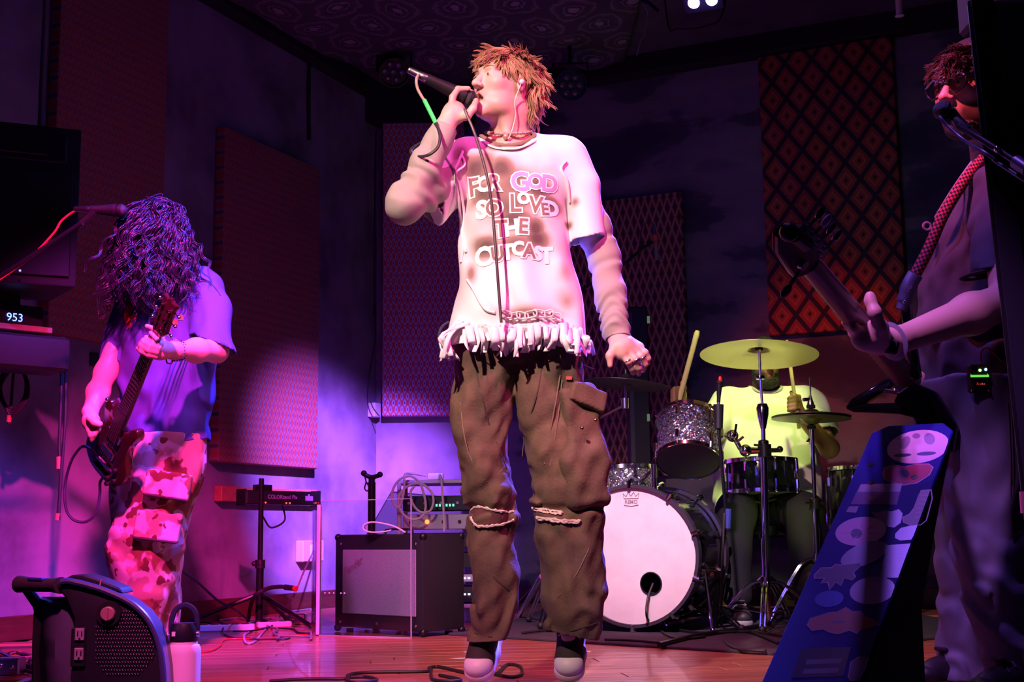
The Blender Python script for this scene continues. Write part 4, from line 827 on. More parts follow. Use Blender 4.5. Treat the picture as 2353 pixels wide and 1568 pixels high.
def dstand(base, top, label, n_legs=3, name='cymbal_stand', r=0.013, spread=0.30, hub=0.30, cut=0.62, a0=0.4, mat=None):
    mat = mat or CHR; base = np.array(base); top = np.array(top); t = thing(name, base, label, 'stand', 'drum hardware'); ax = top-base; md = base+ax*cut
    m = MB(); m.cyl(base+ax*0.04, md, r*1.25); m.build('lower_tube', mat, t); m = MB(); m.cyl(md, top, r*0.8); m.build('upper_tube', mat, t)
    m = MB(); m.lathe([(r*1.9, -0.02), (r*2.0, 0.0), (r*1.9, 0.03), (r*1.2, 0.035)], md, ax, 16); m.tube([md+np.array([-0.015, -0.02, 0.005]), md+np.array([-0.05, -0.03, 0.01])], 0.006, 6); m.build('clamp', mat if mat is not CHR else BLKM, t)
    m = MB(); hb = base+np.array([0, 0, hub]); m.lathe([(r*2, -0.02), (r*2, 0.02)], hb, (0, 0, 1), 14); m.lathe([(r*1.9, -0.015), (r*1.9, 0.015)], base+np.array([0, 0, 0.07]), (0, 0, 1), 14); m.build('leg_hub', mat, t)
    for k in range(n_legs):
        a = a0+2*math.pi*k/n_legs; d = np.array([math.cos(a), math.sin(a), 0]); ft = base+d*spread+np.array([0, 0, 0.014])
        for sd in (-1, 1):
            sv = np.array([-d[1], d[0], 0])*0.010*sd; m = MB(); m.tube(spline([hb+sv, hb+d*spread*0.35+np.array([0, 0, -hub*0.12])+sv, ft+sv], 4), 0.0055, 6); m.build('leg', mat, t)
        m = MB(); m.tube([base+np.array([0, 0, 0.07]), hb+(ft-hb)*0.62], 0.005, 6); m.build('brace', mat, t)
        m = MB(); m.ball(ft+np.array([0, 0, 0.004]), 0.018, 10); m.build('rubber_foot', RUB, t)
    return t
def cymbal(c, nrmv, r, label, mat, name='cymbal', bell=0.2, sp=0.055):
    nrmv = nrm(nrmv); t = thing(name, c, label, 'cymbal', 'drum kit'); m = MB(); m.lathe([(0.006, sp+0.0), (r*bell*0.6, sp-0.006), (r*bell, sp-0.026), (r*bell*1.12, sp-0.030), (r*0.6, sp*0.32), (r, 0.0), (r, -0.0015), (r*0.6, sp*0.32-0.002), (r*bell*1.1, sp-0.033), (r*bell*0.95, sp-0.030), (r*bell*0.55, sp-0.009), (0.006, sp-0.003)], c, nrmv, 64, False); m.build('cymbal_plate', mat, t)
    m = MB(); m.lathe([(0.022, sp+0.002), (0.022, sp+0.018), (0.012, sp+0.022), (0.0, sp+0.024)], c, nrmv, 14); m.lathe([(0.02, sp-0.03), (0.02, sp-0.004), (0, sp-0.002)], c, nrmv, 14); m.build('felt_washer', M('black_felt', (0.012, 0.012, 0.014), 0.95), t)
    return t
brs = M('cymbal_bronze', (0.78, 0.66, 0.36), 0.42, 0.85); g = NG(brs); X = g.xyz()
rr = g.m('SQRT', g.m('ADD', g.m('MULTIPLY', X[0], X[0]), g.m('MULTIPLY', X[1], X[1]))); bp = g.n('ShaderNodeBump'); bp.inputs['Strength'].default_value = 0.12; bp.inputs['Distance'].default_value = 0.002; g.nt.links.new(g.m('SINE', g.m('MULTIPLY', rr, 1500.0)), bp.inputs['Height']); g.nt.links.new(bp.outputs[0], g.b.inputs['Normal'])
dkbrs = M('dark_cymbal', (0.16, 0.13, 0.09), 0.4, 0.8)
cc = P(1744, 816, 6.2); cymbal(cc, (0.055, 0.12, 1), 0.284, 'large bronze crash cymbal in front of the drummer face', brs, 'crash_cymbal')
bs = P(1764, 1424, 6.2); bs[2] = RZ; kn = P(1752, 938, 6.2)
st = dstand(bs, kn+np.array([0, 0, -0.05]), 'tall chrome cymbal stand between the rack tom and the snare', hub=0.22, spread=0.30, a0=0.25, cut=0.86)
m = MB(); m.lathe([(0.013, -0.10), (0.028, -0.03), (0.030, 0.0), (0.022, 0.02), (0.0, 0.024)], kn, (0, 0, 1), 18); m.build('tilter', CHR, st)
m = MB(); m.tube([kn, P(1747, 866, 6.2), P(1744, 778, 6.2)], 0.0065, 8); m.lathe([(0.020, -0.008), (0.022, 0), (0.020, 0.010)], P(1747, 868, 6.2), (0, 0, 1), 14); m.build('tilter_rod', CHR, st)
m = MB(); k0 = P(1757, 1036, 6.2); m.lathe([(0.032, -0.03), (0.032, 0.03)], k0, (0, 0, 1), 14); m.cyl(k0, P(1790, 1035, 6.15), 0.011); m.ball(P(1792, 1033, 6.15), 0.016); m.build('multi_clamp', BLKM, st)
m = MB(); m.tube([k0, P(1712, 1036, 6.2), P(1700, 1030, 6.22), P(1690, 1010, 6.25), P(1668, 1000, 6.28)], [0.013, 0.020, 0.012, 0.014, 0.012], 10); m.ball(P(1713, 1036, 6.18), 0.030); m.ball(P(1683, 1002, 6.24), 0.030); m.tube([P(1688, 1000, 6.22), P(1692, 975, 6.22)], 0.006, 6); m.tube([P(1695, 1015, 6.2), P(1708, 1004, 6.2)], 0.007, 6); m.build('tom_arm', CHR, st)
# snare, hi-hat, floor tom, second crash
q = P(1750, 1098, 6.62); drum('snare_drum', q, (0, 0.05, 1), 0.178, 0.155, dkshell, 'black snare drum with chrome rims in front of the drummer', headw, headd, 8)
sb = np.array([q[0], q[1], RZ]); st = dstand(sb, q+np.array([0, 0, -0.10]), 'low chrome snare stand under the black snare drum', name='snare_stand', hub=0.2, spread=0.22, cut=0.7, a0=0.9)
for k in range(3):
    a = 0.5+2*math.pi*k/3; d = np.array([math.cos(a), math.sin(a), 0]); m = MB(); m.tube([q+np.array([0, 0, -0.13]), q+d*0.16+np.array([0, 0, -0.095]), q+d*0.19+np.array([0, 0, -0.07])], 0.006, 6); m.build('basket_arm', CHR, st)
hc = P(1864, 958, 6.42); cymbal(hc, (0.02, 0.03, 1), 0.195, 'upper cymbal of the hi-hat right of the drummer', dkbrs, 'hi_hat_cymbal', 0.26, 0.04); cymbal(hc-np.array([0, 0, 0.012]), (-0.03, -0.02, -1), 0.195, 'lower cymbal of the hi-hat right of the drummer', dkbrs, 'hi_hat_cymbal', 0.26, 0.03)
hb = P(1882, 1400, 6.42); hb[2] = RZ; st = dstand(hb, hc+np.array([0, 0, -0.05]), 'chrome hi-hat stand right of the snare', name='hi_hat_stand', hub=0.32, spread=0.26, a0=1.2, cut=0.6)
m = MB(); m.tube([hc, P(1861, 868, 6.42)], 0.004, 6); m.lathe([(0.016, 0), (0.018, 0.02), (0.010, 0.045), (0.006, 0.06)], hc+np.array([0, 0, 0.045]), (0, 0, 1), 12); m.tube([P(1861, 918, 6.42), P(1846, 919, 6.4)], 0.009, 8); m.build('clutch_rod', NEUT, st)
q = P(1992, 1118, 6.9); ft, _ = drum('floor_tom', q-np.array([0, 0, 0.06]), (0, 0.02, 1), 0.20, 0.30, dkshell, 'black floor tom behind the stickered wedge', headw, headd, 8)
for k in range(3):
    a = 0.6+2*math.pi*k/3; d = np.array([math.cos(a), math.sin(a), 0]); m = MB(); b_ = q+d*0.215; m.tube([(b_[0], b_[1], q[2]+0.02), (b_[0], b_[1], RZ+0.01)], 0.007, 8); m.build('leg', CHR, ft)
bl = M('blue_black_cymbal', (0.11, 0.10, 0.10), 0.45, 0.8)
cc = P(1437, 884, 6.3); cymbal(cc, (0.10, 0.02, 1), 0.215, 'dark crash cymbal beside the singer hanging hand', bl, 'crash_cymbal', 0.2, 0.03)
bs = P(1296, 1410, 6.6); bs[2] = RZ; tp = P(1385, 957, 6.35); st = dstand(bs, P(1302, 990, 6.6), 'chrome boom stand of the dark crash cymbal behind the singer', a0=0.1, cut=0.8); m = MB(); m.tube([P(1302, 990, 6.6), tp, P(1433, 932, 6.3)], 0.008, 8); m.tube([P(1436, 935, 6.3), P(1438, 850, 6.3)], 0.0055, 8); m.lathe([(0.018, -0.03), (0.02, 0.02)], P(1436, 925, 6.3), (0, 0, 1), 12); m.build('boom_arm', NEUT, st)
m = MB(); a_, b_ = fp(1190, 1420), P(1245, 1325, 6.3); m.tube([a_, b_], 0.013, 10); m.ball(a_+np.array([0, 0, 0.006]), 0.016); m.tube([b_, P(1262, 1300, 6.35), P(1300, 1300, 6.4)], 0.010, 8); o = m.build('floor_stand_leg', CHR); rebase(o, a_); tag(o, 'slanted chrome stand leg seen between the singer legs', 'stand leg')
# kick pedal
t = thing('kick_pedal', kc-kax*0.55*1.0+np.array([0, 0, -kc[2]+RZ]), 'chrome kick pedal behind the bass drum', 'pedal', 'drum hardware'); pc = kc-kax*(kh+0.16); pc[2] = RZ; R = np.stack([kF[:, 0], -kax, (0, 0, 1)], 1)
m = MB(R, pc); m.box((0, 0.08, 0.01), (0.10, 0.30, 0.016)); m.build('base_plate', NEUT, t, bevel=0.002); m = MB(R, pc); m.prism([(-0.035, 0.2, 0.03), (0.035, 0.2, 0.03), (0.04, -0.06, 0.11), (-0.04, -0.06, 0.11)], (0, 0, 0.01)); m.build('footboard', NEUT, t)
m = MB(R, pc)
for x in (-0.055, 0.055): m.tube([(x, -0.07, 0.01), (x, -0.07, 0.2)], 0.009, 8)
m.tube([(-0.055, -0.07, 0.2), (0.055, -0.07, 0.2)], 0.008, 8); m.tube([(0, -0.07, 0.2), (0, -0.03, 0.36)], 0.004, 6); m.build('pedal_frame', CHR, t); m = MB(R, pc); m.ball((0, -0.04, 0.37), 0.025); m.build('beater', M('felt', (0.5, 0.48, 0.45), 0.95), t)
# drum stool
dst = P(1760, 1300, 7.02); t = thing('drum_stool', (dst[0], 7.02, RZ), 'black round drum stool under the drummer', 'stool'); m = MB(); m.lathe([(0.15, 0.42), (0.165, 0.43), (0.165, 0.48), (0.15, 0.50), (0, 0.50)], (dst[0], 7.02, RZ), (0, 0, 1), 28); m.build('seat', BLK, t)
m = MB(); m.cyl((dst[0], 7.02, 0.10), (dst[0], 7.02, 0.44), 0.018); m.build('post', CHR, t)
for k in range(3):
    a = 0.3+2*math.pi*k/3; m = MB(); m.tube([(dst[0], 7.02, 0.24), (dst[0]+0.26*math.cos(a), 7.02+0.26*math.sin(a), RZ+0.014)], 0.010, 8); m.build('leg', CHR, t)
# ------------------------------------------------------------------ microphones
MICB = M('mic_black', (0.008, 0.008, 0.009), 0.55, spec=0.3)
def mic(tail, headc, r, label, mat=MICB, grill=None, group=None, name='microphone', hr=1.25):
    tail = np.array(tail); headc = np.array(headc); d = nrm(headc-tail); L = np.linalg.norm(headc-tail); t = thing(name, tail, label, 'microphone', group)
    m = MB(); m.lathe([(r*0.62, 0), (r*0.66, 0.004), (r*0.68, L*0.25), (r*0.98, L-0.020), (r*1.05, L-0.014), (r*1.05, L-0.006)], tail, d, 20); m.build('mic_body', mat, t)
    gm = grill or M('mic_mesh', (0.05, 0.05, 0.055), 0.4, 0.8, bump=(900, 0.8, 0.002)); m = MB(); R_ = r*hr; m.lathe([(r*1.05, 0)]+[(R_*math.cos(a), R_*0.9*(1+math.sin(a))) for a in np.linspace(-0.85, 1.5, 12)]+[(0.0005, R_*1.8)], tail+d*(L-0.012), d, 20); m.build('mic_grille', gm, t)
    m = MB(); m.lathe([(R_*0.99, -0.004), (R_*1.04, -0.003), (R_*1.04, 0.004), (R_*0.99, 0.005)], tail+d*(L-0.012+R_*0.9), d, 20, False); m.build('grille_band', mat, t)
    m = MB(); m.lathe([(0.0, -0.062), (r*0.36, -0.062), (r*0.44, -0.058), (r*0.50, -0.020), (r*0.56, -0.018), (r*0.58, 0.0)], tail, d, 16); m.build('plug', NEUT, t)
    return t
# drum mic on its black stand
Yd = 5.85; base = PZ(1640, 1450); base[2] = RZ; st = dstand(base, P(1668, 1180, Yd), 'short black mic stand in front of the rack tom', name='mic_stand', hub=0.10, spread=0.30, a0=2.9, cut=0.5, mat=BLKM)
m = MB(); m.tube([P(1668, 1180, Yd), P(1658, 1060, Yd), P(1650, 980, Yd)], 0.008, 8); m.build('gooseneck', BLKM, st); m = MB(); m.tube([P(1672, 1215, Yd-.01), P(1674, 1170, Yd-.01)], 0.014, 8); m.build('blue_clip', M('blue_tape', (0.05, 0.08, 0.35), 0.4), st)
m = MB(); m.tube([P(1651, 985, Yd), P(1651, 930, Yd)], [0.020, 0.024], 12); m.build('mic_clip', BLK, st)
t = mic(P(1651, 925, Yd), P(1653, 882, Yd), 0.013, 'slim black drum microphone pointing up in front of the drummer shirt'); 
m = MB(); m.ball(P(1655, 873, Yd-0.008), (0.009, 0.006, 0.018)); m.build('red_tip', M('red_plastic', (0.6, 0.03, 0.02), 0.4), t)
# overhead mic
Yo = 6.75; t = thing('overhead_microphone', P(1508, 597, Yo), 'slim pencil microphone hanging in front of the small diamond panel', 'microphone')
m = MB(); m.cyl(P(1506, 555, Yo), P(1508.5, 597, Yo), 0.0105, 0.010, 14); m.build('mic_body', M('pencil_mic', (0.30, 0.30, 0.22), 0.4, 0.5), t); m = MB(); m.cyl(P(1505, 541, Yo), P(1506, 554, Yo), 0.012); m.build('colour_band', M('red_band', (0.7, 0.05, 0.03), 0.5), t)
m = MB(); m.cyl(P(1501, 516, Yo), P(1504.5, 541, Yo), 0.007, 0.010); m.build('plug', NEUT, t); m = MB(); m.tube(spline([P(1501, 516, Yo), P(1495, 510, Yo), P(1485, 512, Yo), P(1475, 524, Yo), P(1471, 550, Yo), P(1470, 574, Yo)], 5), 0.003, 6); m.build('lead', RUB, t)
bs = P(1272, 1400, Yo+.5); bs[2] = RZ; st = dstand(bs, P(1272, 700, Yo+.5), 'tall black boom stand for the overhead microphone behind the singer', name='mic_stand', hub=0.2, spread=0.3, mat=BLKM)
m = MB(); m.tube([P(1272, 703, Yo+.5), P(1440, 603, Yo), P(1478, 570, Yo), P(1500, 556, Yo)], 0.009, 8); m.ball(P(1473, 571, Yo), 0.014); m.ball(P(1490, 558, Yo), 0.012); m.build('boom_arm', BLKM, st)
# slim PA column by the diamond panel
Yp = 8.1; c = P(1478, 1300, Yp); c[2] = 0; zt = P(1478, 706, Yp)[2]; t = thing('column_loudspeaker', c, 'slim black column loudspeaker standing behind the drum kit', 'loudspeaker')
m = MB(); m.box((c[0], c[1]+0.06, zt/2+0.35), (0.135, 0.16, zt-0.70)); m.build('column', BLK, t, bevel=0.008); m = MB(); m.box((c[0], c[1]+0.10, 0.175), (0.32, 0.36, 0.35)); m.build('base_bin', TOLEX, t, bevel=0.01)
m = MB(); m.box((c[0]-0.045, c[1]-0.022, zt/2+0.35), (0.025, 0.004, zt-0.78)); m.build('ribbed_strip', M('grey_rib', (0.10, 0.10, 0.12), 0.5, bump=(120, 0.8, 0.004)), t)
gi_ = M('green_indicator', (0.10, 0.16, 0.08), 0.4, emit=((0.3, 0.6, 0.3), 0.25))
for yy in (735, 960): m = MB(); m.box(P(1490, yy, Yp-0.03), (0.016, 0.01, 0.045)); m.build('indicator', gi_, t)
# kick mic cable + clutter on the rug
cable('kick_mic_cable', [kc+kF@np.array([0.088, -0.128, -0.02]), kc+kF@np.array([0.080, -0.20, 0.035]), kc+kF@np.array([0.082, -0.28, 0.05]), PZ(1508, 1440, 0.02), PZ(1530, 1458, 0.018), PZ(1565, 1468, 0.018), PZ(1620, 1464, 0.018)], 0.006, RUB, 'black cable running out of the bass drum port hole')
cable('rug_cable', [P(1664, 1180, 5.83), P(1660, 1300, 5.8), PZ(1658, 1440, 0.02), PZ(1668, 1475, 0.018), PZ(1700, 1492, 0.018), PZ(1760, 1496, 0.018)], 0.006, RUB, 'grey cable dropping from the short mic stand to the rug edge')
for k, (pts, lb) in enumerate([([(1515, 1482), (1600, 1462), (1690, 1448), (1750, 1440)], 'black stand leg lying low on the rug before the bass drum'), ([(1700, 1445), (1740, 1458), (1790, 1478)], 'black cable lying on the rug near the wedge'), ([(1560, 1448), (1620, 1455), (1720, 1452), (1800, 1462)], 'thin black cable stretched across the rug front'), ([(1390, 1470), (1450, 1472), (1520, 1478)], 'black cable along the front edge of the rug'), ([(1200, 1455), (1280, 1448), (1350, 1462)], 'black cable on the rug between the singer legs')]): cable('rug_cable', [PZ(x, y, 0.021) for x, y in pts], 0.011 if k == 0 else 0.006, BLKM if k == 0 else RUB, lb)
# added uplight before the hi-hat, a green fill for cymbal underside and wall
q = np.array([1.36, 6.02, 0.0]); aim = nrm(np.array([1.20, 6.95, 1.02])-(q+np.array([0, 0, .24]))); t = thing('added_uplight', q, 'small black uplight added in front of the hi-hat stand as green fill', 'stage light'); F = frame(aim)
m = MB(); m.lathe([(0.05, -0.14), (0.07, -0.12), (0.075, -0.02), (0.068, -0.02), (0.066, -0.04), (0, -0.04)], q+np.array([0, 0, 0.24]), aim, 20); m.build('can_body', BLKM, t); m = MB(); m.tube([q+(-0.085, -.04, 0.16), q+(-0.09, -.04, RZ+.008), q+(0.09, -.04, RZ+.008), q+(0.085, -.04, 0.16)], 0.008, 6); m.build('floor_bracket', BLKM, t)
# ------------------------------------------------------------------ stickered wedge, pillar, bassist microphone
def wedge():
    a = math.radians(-35); w_ = np.array([math.cos(a), math.sin(a), 0]); up_h = np.array([-w_[1], w_[0], 0])         # horizontal direction in which the face climbs
    TL = P(2009, 980, 3.2); s = 0.66; BLp = P(1749, 1568, 3.2-0.82*s); sl = TL-BLp; fd = nrm(sl); fn = nrm(np.cross(w_, fd)); fn = fn if fn[1] < 0 else -fn
    TR = PP(2190, 975, TL, fn); BRp = PP(1985, 1568, TL, fn); W = np.dot(TR-TL, w_); W = 0.5*(W+np.dot(BRp-BLp, w_))
    L = np.dot(TL-BLp, fd); z = TL[2]; ext = BLp[2]/fd[2]-0.0; B = BLp-fd*ext; full = L+ext      # run the face down to the floor
    t = thing('stickered_wedge', B+w_*W/2, 'tall slanted blue board covered in stickers on a black wedge stand', 'board'); R = np.stack([w_, fd, fn], 1); O = B
    blue = M('blue_board_paint', (0.012, 0.012, 0.26), 0.6, var=(5, (0.01, 0.01, 0.19), 0.6), spec=0.15)
    ch = 0.035; poly = [(0, 0, 0), (W, 0, 0), (W, full-ch, 0), (W-ch*0.9, full, 0), (ch, full, 0), (0, full-ch*0.8, 0)]
    m = MB(R, O); m.prism([(x, y, -0.010) for x, y, _ in poly], (0, 0, 0.010)); m.build('face_board', blue, t, bevel=0.003)
    side = O+w_*W*0.985; ps = lambda x, y: PP(x, y, side, w_)                       # profile of the black side, from the photograph
    top = O+w_*W*0.985+fd*(full-0.03)-fn*0.011
    prof = [top, ps(2190, 1010), ps(2170, 1110), ps(2150, 1215), ps(2119, 1398), ps(2127, 1560)]; e = prof[-1].copy(); e[2] = 0.0; prof.append(e); b = O+w_*W*0.985-fn*0.011+fd*0.03; b[2] = 0.0; prof.append(b)
    m = MB(); m.prism(prof, -w_*W*0.97); m.build('wedge_body', TOLEX, t, bevel=0.004)
    m = MB(R, O)
    for (x, y) in ((0.035, full-0.16), (0.055, full-0.23), (W-0.05, full-0.215)): m.lathe([(0.008, -0.001), (0.008, 0.0012), (0, 0.0012)], (x, y, 0), (0, 0, 1), 12)
    m.build('screw_hole', BLK, t)
    def st(px, py): q = PP(px, py, O, fn)-O; return np.array([np.dot(q, w_), np.dot(q, fd)])
    lay = [0.0002]
    def sticker(pts, mat, name='sticker'):
        lay[0] += 0.000006; c = [st(*p) for p in pts]; c = [(min(max(x, 0.002), W-0.002), y, lay[0]) for x, y in c]
        m = MB(R, O); m.prism(c, (0, 0, 0.00012)); o = m.build(name, mat, t, smooth=False); LOC[o.name] = LOC[t.name]; return o
    def oval(x, y, rx, ry, rot=0, n=28): return [(x+rx*math.cos(a)*math.cos(rot)-ry*math.sin(a)*math.sin(rot), y+rx*math.cos(a)*math.sin(rot)+ry*math.sin(a)*math.cos(rot)) for a in [2*math.pi*k/n for k in range(n)]]
    lil = M('lilac_sticker', (0.80, 0.50, 0.80), 0.5, spec=0.15); pnk = M('rose_sticker', (0.42, 0.07, 0.16), 0.3, spec=0.15); ink = M('sticker_ink', (0.06, 0.05, 0.20), 0.5); mau = M('mauve_sticker', (0.22, 0.13, 0.32), 0.4, spec=0.15)
    holo = M('glitter_sticker', (0.55, 0.55, 0.75), 0.2, 0.9); g = NG(holo); vo = g.n('ShaderNodeTexVoronoi'); vo.inputs['Scale'].default_value = 170; tc_ = g.n('ShaderNodeTexCoord'); g.nt.links.new(tc_.outputs['Object'], vo.inputs['Vector']); bp = g.n('ShaderNodeBump'); bp.inputs['Distance'].default_value = 0.01; g.nt.links.new(vo.outputs['Color'], bp.inputs['Height']); g.nt.links.new(bp.outputs[0], g.b.inputs['Normal'])
    org = M('orange_sticker', (0.34, 0.07, 0.03), 0.4); drk = M('dark_sticker', (0.02, 0.015, 0.03), 0.3); out_ = M('sticker_outline', (0.40, 0.24, 0.40), 0.4)
    def outl(pts, name='sticker_outline', mat=None, r=0.0014):
        lay[0] += 0.000006; m = MB(R, O); c = [st(*p) for p in pts]; m.tube([(x, y, lay[0]+0.0001) for x, y in c], r, 4, closed=True, flat=0.12, hint=(0, 0, 1)); m.build(name, mat or out_, t)
    s1 = sticker(oval(2085, 1030, 71, 38, -0.12), lil)
    for x, y, rx, ry, rt in ((2050, 1049, 20, 4, -.05), (2104, 1046, 22, 4.5, -.05), (2055, 1020, 10, 16, .5), (2110, 1012, 12, 14, -.6), (2080, 1005, 9, 6, 0)): sticker(oval(x, y, rx, ry, rt), M('lilac_shade', (0.34, 0.22, 0.44), 0.4) if ry > 5 else ink, 'sticker_print')
    s2 = sticker([(2007, 1092), (2010, 1078), (2030, 1071), (2055, 1076), (2080, 1070), (2110, 1070), (2120, 1078), (2112, 1095), (2085, 1113), (2055, 1118), (2030, 1112), (2012, 1105)], pnk); outl([(2007, 1092), (2010, 1078), (2030, 1071), (2055, 1076), (2080, 1070), (2110, 1070), (2120, 1078), (2112, 1095), (2085, 1113), (2055, 1118), (2030, 1112), (2012, 1105)])
    sticker(oval(2055, 1092, 12, 10), ink, 'sticker_print')
    sticker([(1948, 1132), (1957, 1114), (2052, 1113), (2040, 1163), (1935, 1160)], mau); sticker([(1950, 1132), (1957, 1115), (2051, 1114), (2047, 1133)], M('pale_tape', (0.36, 0.28, 0.46), 0.4), 'sticker_print'); sticker(oval(1982, 1146, 6, 6), M('peach_dot', (0.45, 0.2, 0.2), 0.4), 'sticker_print')
    sticker([(1925, 1178), (1932, 1165), (1954, 1165), (1948, 1180)], M('pale_tape2', (0.24, 0.18, 0.34), 0.4))
    gp = [(2092, 1130), (2117, 1129), (2120, 1150), (2108, 1200), (2096, 1210), (2076, 1212), (2056, 1204), (2054, 1192), (2070, 1184), (2080, 1170)]; sticker(gp, M('grey_violet_sticker', (0.24, 0.17, 0.32), 0.4)); outl(gp)
    for k in range(6): sticker([(2092-k*2, 1140+k*10), (2112-k*2, 1140+k*10), (2111-k*2, 1144+k*10), (2091-k*2, 1144+k*10)], out_, 'sticker_print')
    sticker([(1982, 1178), (1995, 1181), (2010, 1176), (2030, 1178), (2045, 1173), (2054, 1184), (2050, 1205), (2035, 1216), (2015, 1212), (1998, 1200)], holo)
    s3 = sticker(oval(1960, 1223, 58, 33, -0.10), lil); sticker(oval(1950, 1228, 13, 11), ink, 'sticker_print')
    for k in range(7): a = 6.28*k/7+0.3; sticker([(1960+16*math.cos(a)-1, 1224+10*math.sin(a)), (1960+50*math.cos(a), 1222+28*math.sin(a)), (1960+16*math.cos(a)+1, 1226+10*math.sin(a))], M('lilac_line', (0.36, 0.24, 0.46), 0.4), 'sticker_print')
    sticker([(2038, 1230), (2050, 1217), (2070, 1212), (2097, 1210), (2090, 1235), (2075, 1244), (2050, 1246), (2038, 1240)], holo)
    sticker(oval(1969, 1276, 56, 25, -0.35), holo); sticker([(2022, 1256), (2087, 1253), (2078, 1290), (2058, 1332), (2005, 1331), (2012, 1290)], holo)
    sticker(oval(1990, 1360, 52, 32, -0.10), holo); sticker(oval(1892, 1378, 33, 19, -0.08), M('blue_glitter_sticker', (0.10, 0.14, 0.45), 0.25, 0.7))
    stl = [(1857, 1322), (1872, 1306), (1895, 1306), (1905, 1298), (1918, 1300), (1955, 1296), (1962, 1302), (1945, 1318), (1950, 1328), (1945, 1336), (1925, 1330), (1918, 1348), (1905, 1340), (1893, 1358), (1888, 1340), (1872, 1342), (1880, 1330), (1858, 1330)]; sticker(stl, M('indigo_sticker', (0.035, 0.03, 0.13), 0.4)); outl(stl)
    ol = [(1843, 1438), (1850, 1422), (1872, 1416), (1890, 1410), (1912, 1408), (1930, 1398), (1945, 1408), (1962, 1408), (1975, 1420), (1995, 1428), (2006, 1440), (1985, 1448), (1965, 1450), (1958, 1460), (1940, 1452), (1915, 1460), (1895, 1456), (1880, 1448), (1855, 1452)]; sticker(ol, org); outl(ol, mat=M('shiny_outline', (0.4, 0.36, 0.6), 0.2, 0.6))
    sticker(oval(1915, 1432, 16, 4), M('plum', (0.10, 0.03, 0.10), 0.4), 'sticker_print')
    sticker([(1832, 1492), (1945, 1490), (1928, 1558), (1810, 1560)], drk)
    for k, yy in enumerate((1518, 1540)): sticker([(1845-k*6, yy), (1925-k*6, yy-2), (1922-k*6, yy+9), (1842-k*6, yy+11)], M('faint_print', (0.06, 0.05, 0.08), 0.5), 'sticker_print')
    pk = [(1940, 1560), (1945, 1525), (1962, 1514), (1985, 1516), (1978, 1540), (1965, 1568), (1945, 1568)]; sticker(pk, M('plum_sticker', (0.12, 0.05, 0.14), 0.4)); outl(pk)
wedge()
# black speaker column at the right edge, standing in front of the bassist
cl_ = M('painted_edge_blue', (0.016, 0.016, 0.034), 0.7); yc = 3.05
t = thing('speaker_tower', P(2440, 1500, yc)*np.array([1, 1, 0]), 'tall black speaker tower in front of the bass player shoulder', 'loudspeaker')
e0, e1 = P(2234, 130, yc), P(2345, 1130, yc); dv = (e1-e0)/(e0[2]-e1[2]); lo = e0+dv*(e0[2]-0.0); hi = e0-dv*0.15; bk = np.array([0.115, 0.26, 0]); rt = np.array([0.42, 0.02, 0])
m = MB(); n = 2
m.add([lo, lo+rt, lo+rt+bk, lo+bk, hi, hi+rt, hi+rt+bk, hi+bk], [(3, 2, 1, 0), (4, 5, 6, 7), (0, 1, 5, 4), (1, 2, 6, 5), (2, 3, 7, 6), (3, 0, 4, 7)]); m.build('tower_body', BLK, t, bevel=0.012, seg=2)
s0 = lo+np.array([0.012, -0.004, 0]); s1 = hi+np.array([0.012, -0.004, 0]); m = MB(); m.add([s0, s0+(0.055, 0, 0), s1+(0.055, 0, 0), s1, s0+(0, 0.006, 0), s0+(0.055, 0.006, 0), s1+(0.055, 0.006, 0), s1+(0, 0.006, 0)], [(0, 1, 2, 3), (7, 6, 5, 4), (0, 4, 5, 1), (1, 5, 6, 2), (2, 6, 7, 3), (3, 7, 4, 0)]); m.build('lit_edge_strip', cl_, t)  # bluish strip paints the blue light on the tower's left face
m = MB(); m.box(P(2352, 1155, yc-.02), (0.014, 0.01, 0.05)); m.build('pink_tab', M('pink_tab', (0.6, 0.2, 0.3), 0.5), t)
tb = thing('hung_loudspeaker', P(2330, 95, yc+.2), 'black loudspeaker box hung at the top right over the bass player', 'loudspeaker'); m = MB(); a_ = P(2196, 0, yc+.53); b_ = P(2212, 90, yc+.53); m.box((a_[0]+0.28, yc+.35, b_[2]+0.28), (0.56, 0.36, 0.56)); m.build('cabinet', TOLEX, tb, bevel=0.012); m = MB(); m.box((a_[0]+0.28, yc+.168, b_[2]+0.28), (0.50, 0.008, 0.50)); m.build('grille', M('grille_black', (0.012, 0.012, 0.014), 0.6, bump=(400, 0.5)), tb); m = MB(); m.cyl((a_[0]+0.30, yc+.35, b_[2]+0.5), (a_[0]+0.30, yc+.35, CEIL), 0.02); m.build('hanging_rod', BLKM, tb)
# bassist microphone + boom
mic(P(2214, 290, 3.24), P(2172, 258, 3.22), 0.0215, 'black vocal microphone on a boom before the bass player mouth', hr=1.15)
base = np.array([P(2560, 1568, 2.7)[0], 2.66, 0.0]); st = dstand(base, P(2500, 478, 2.7), 'black boom stand for the bass player microphone', name='mic_stand', hub=0.12, spread=0.2, mat=BLKM, cut=0.6)
m = MB(); m.tube([P(2195, 277, 3.2), P(2204, 288, 3.19), P(2222, 300, 3.18)], [0.013, 0.016, 0.013], 10); m.build('mic_clip', BLK, st); m = MB(); m.tube([P(2204, 290, 3.18), P(2250, 318, 2.99), P(2292, 344, 2.95), P(2500, 478, 2.7)], 0.0085, 10); m.build('boom_arm', BLKM, st); m = MB(); m.ball(P(2292, 343, 2.93), 0.009); m.build('boom_knob', CHR, st); m = MB(); m.cyl(P(2335, 372, 2.88), P(2365, 392, 2.84), 0.016); m.build('counterweight', M('navy_plastic', (0.02, 0.03, 0.10), 0.4), st)
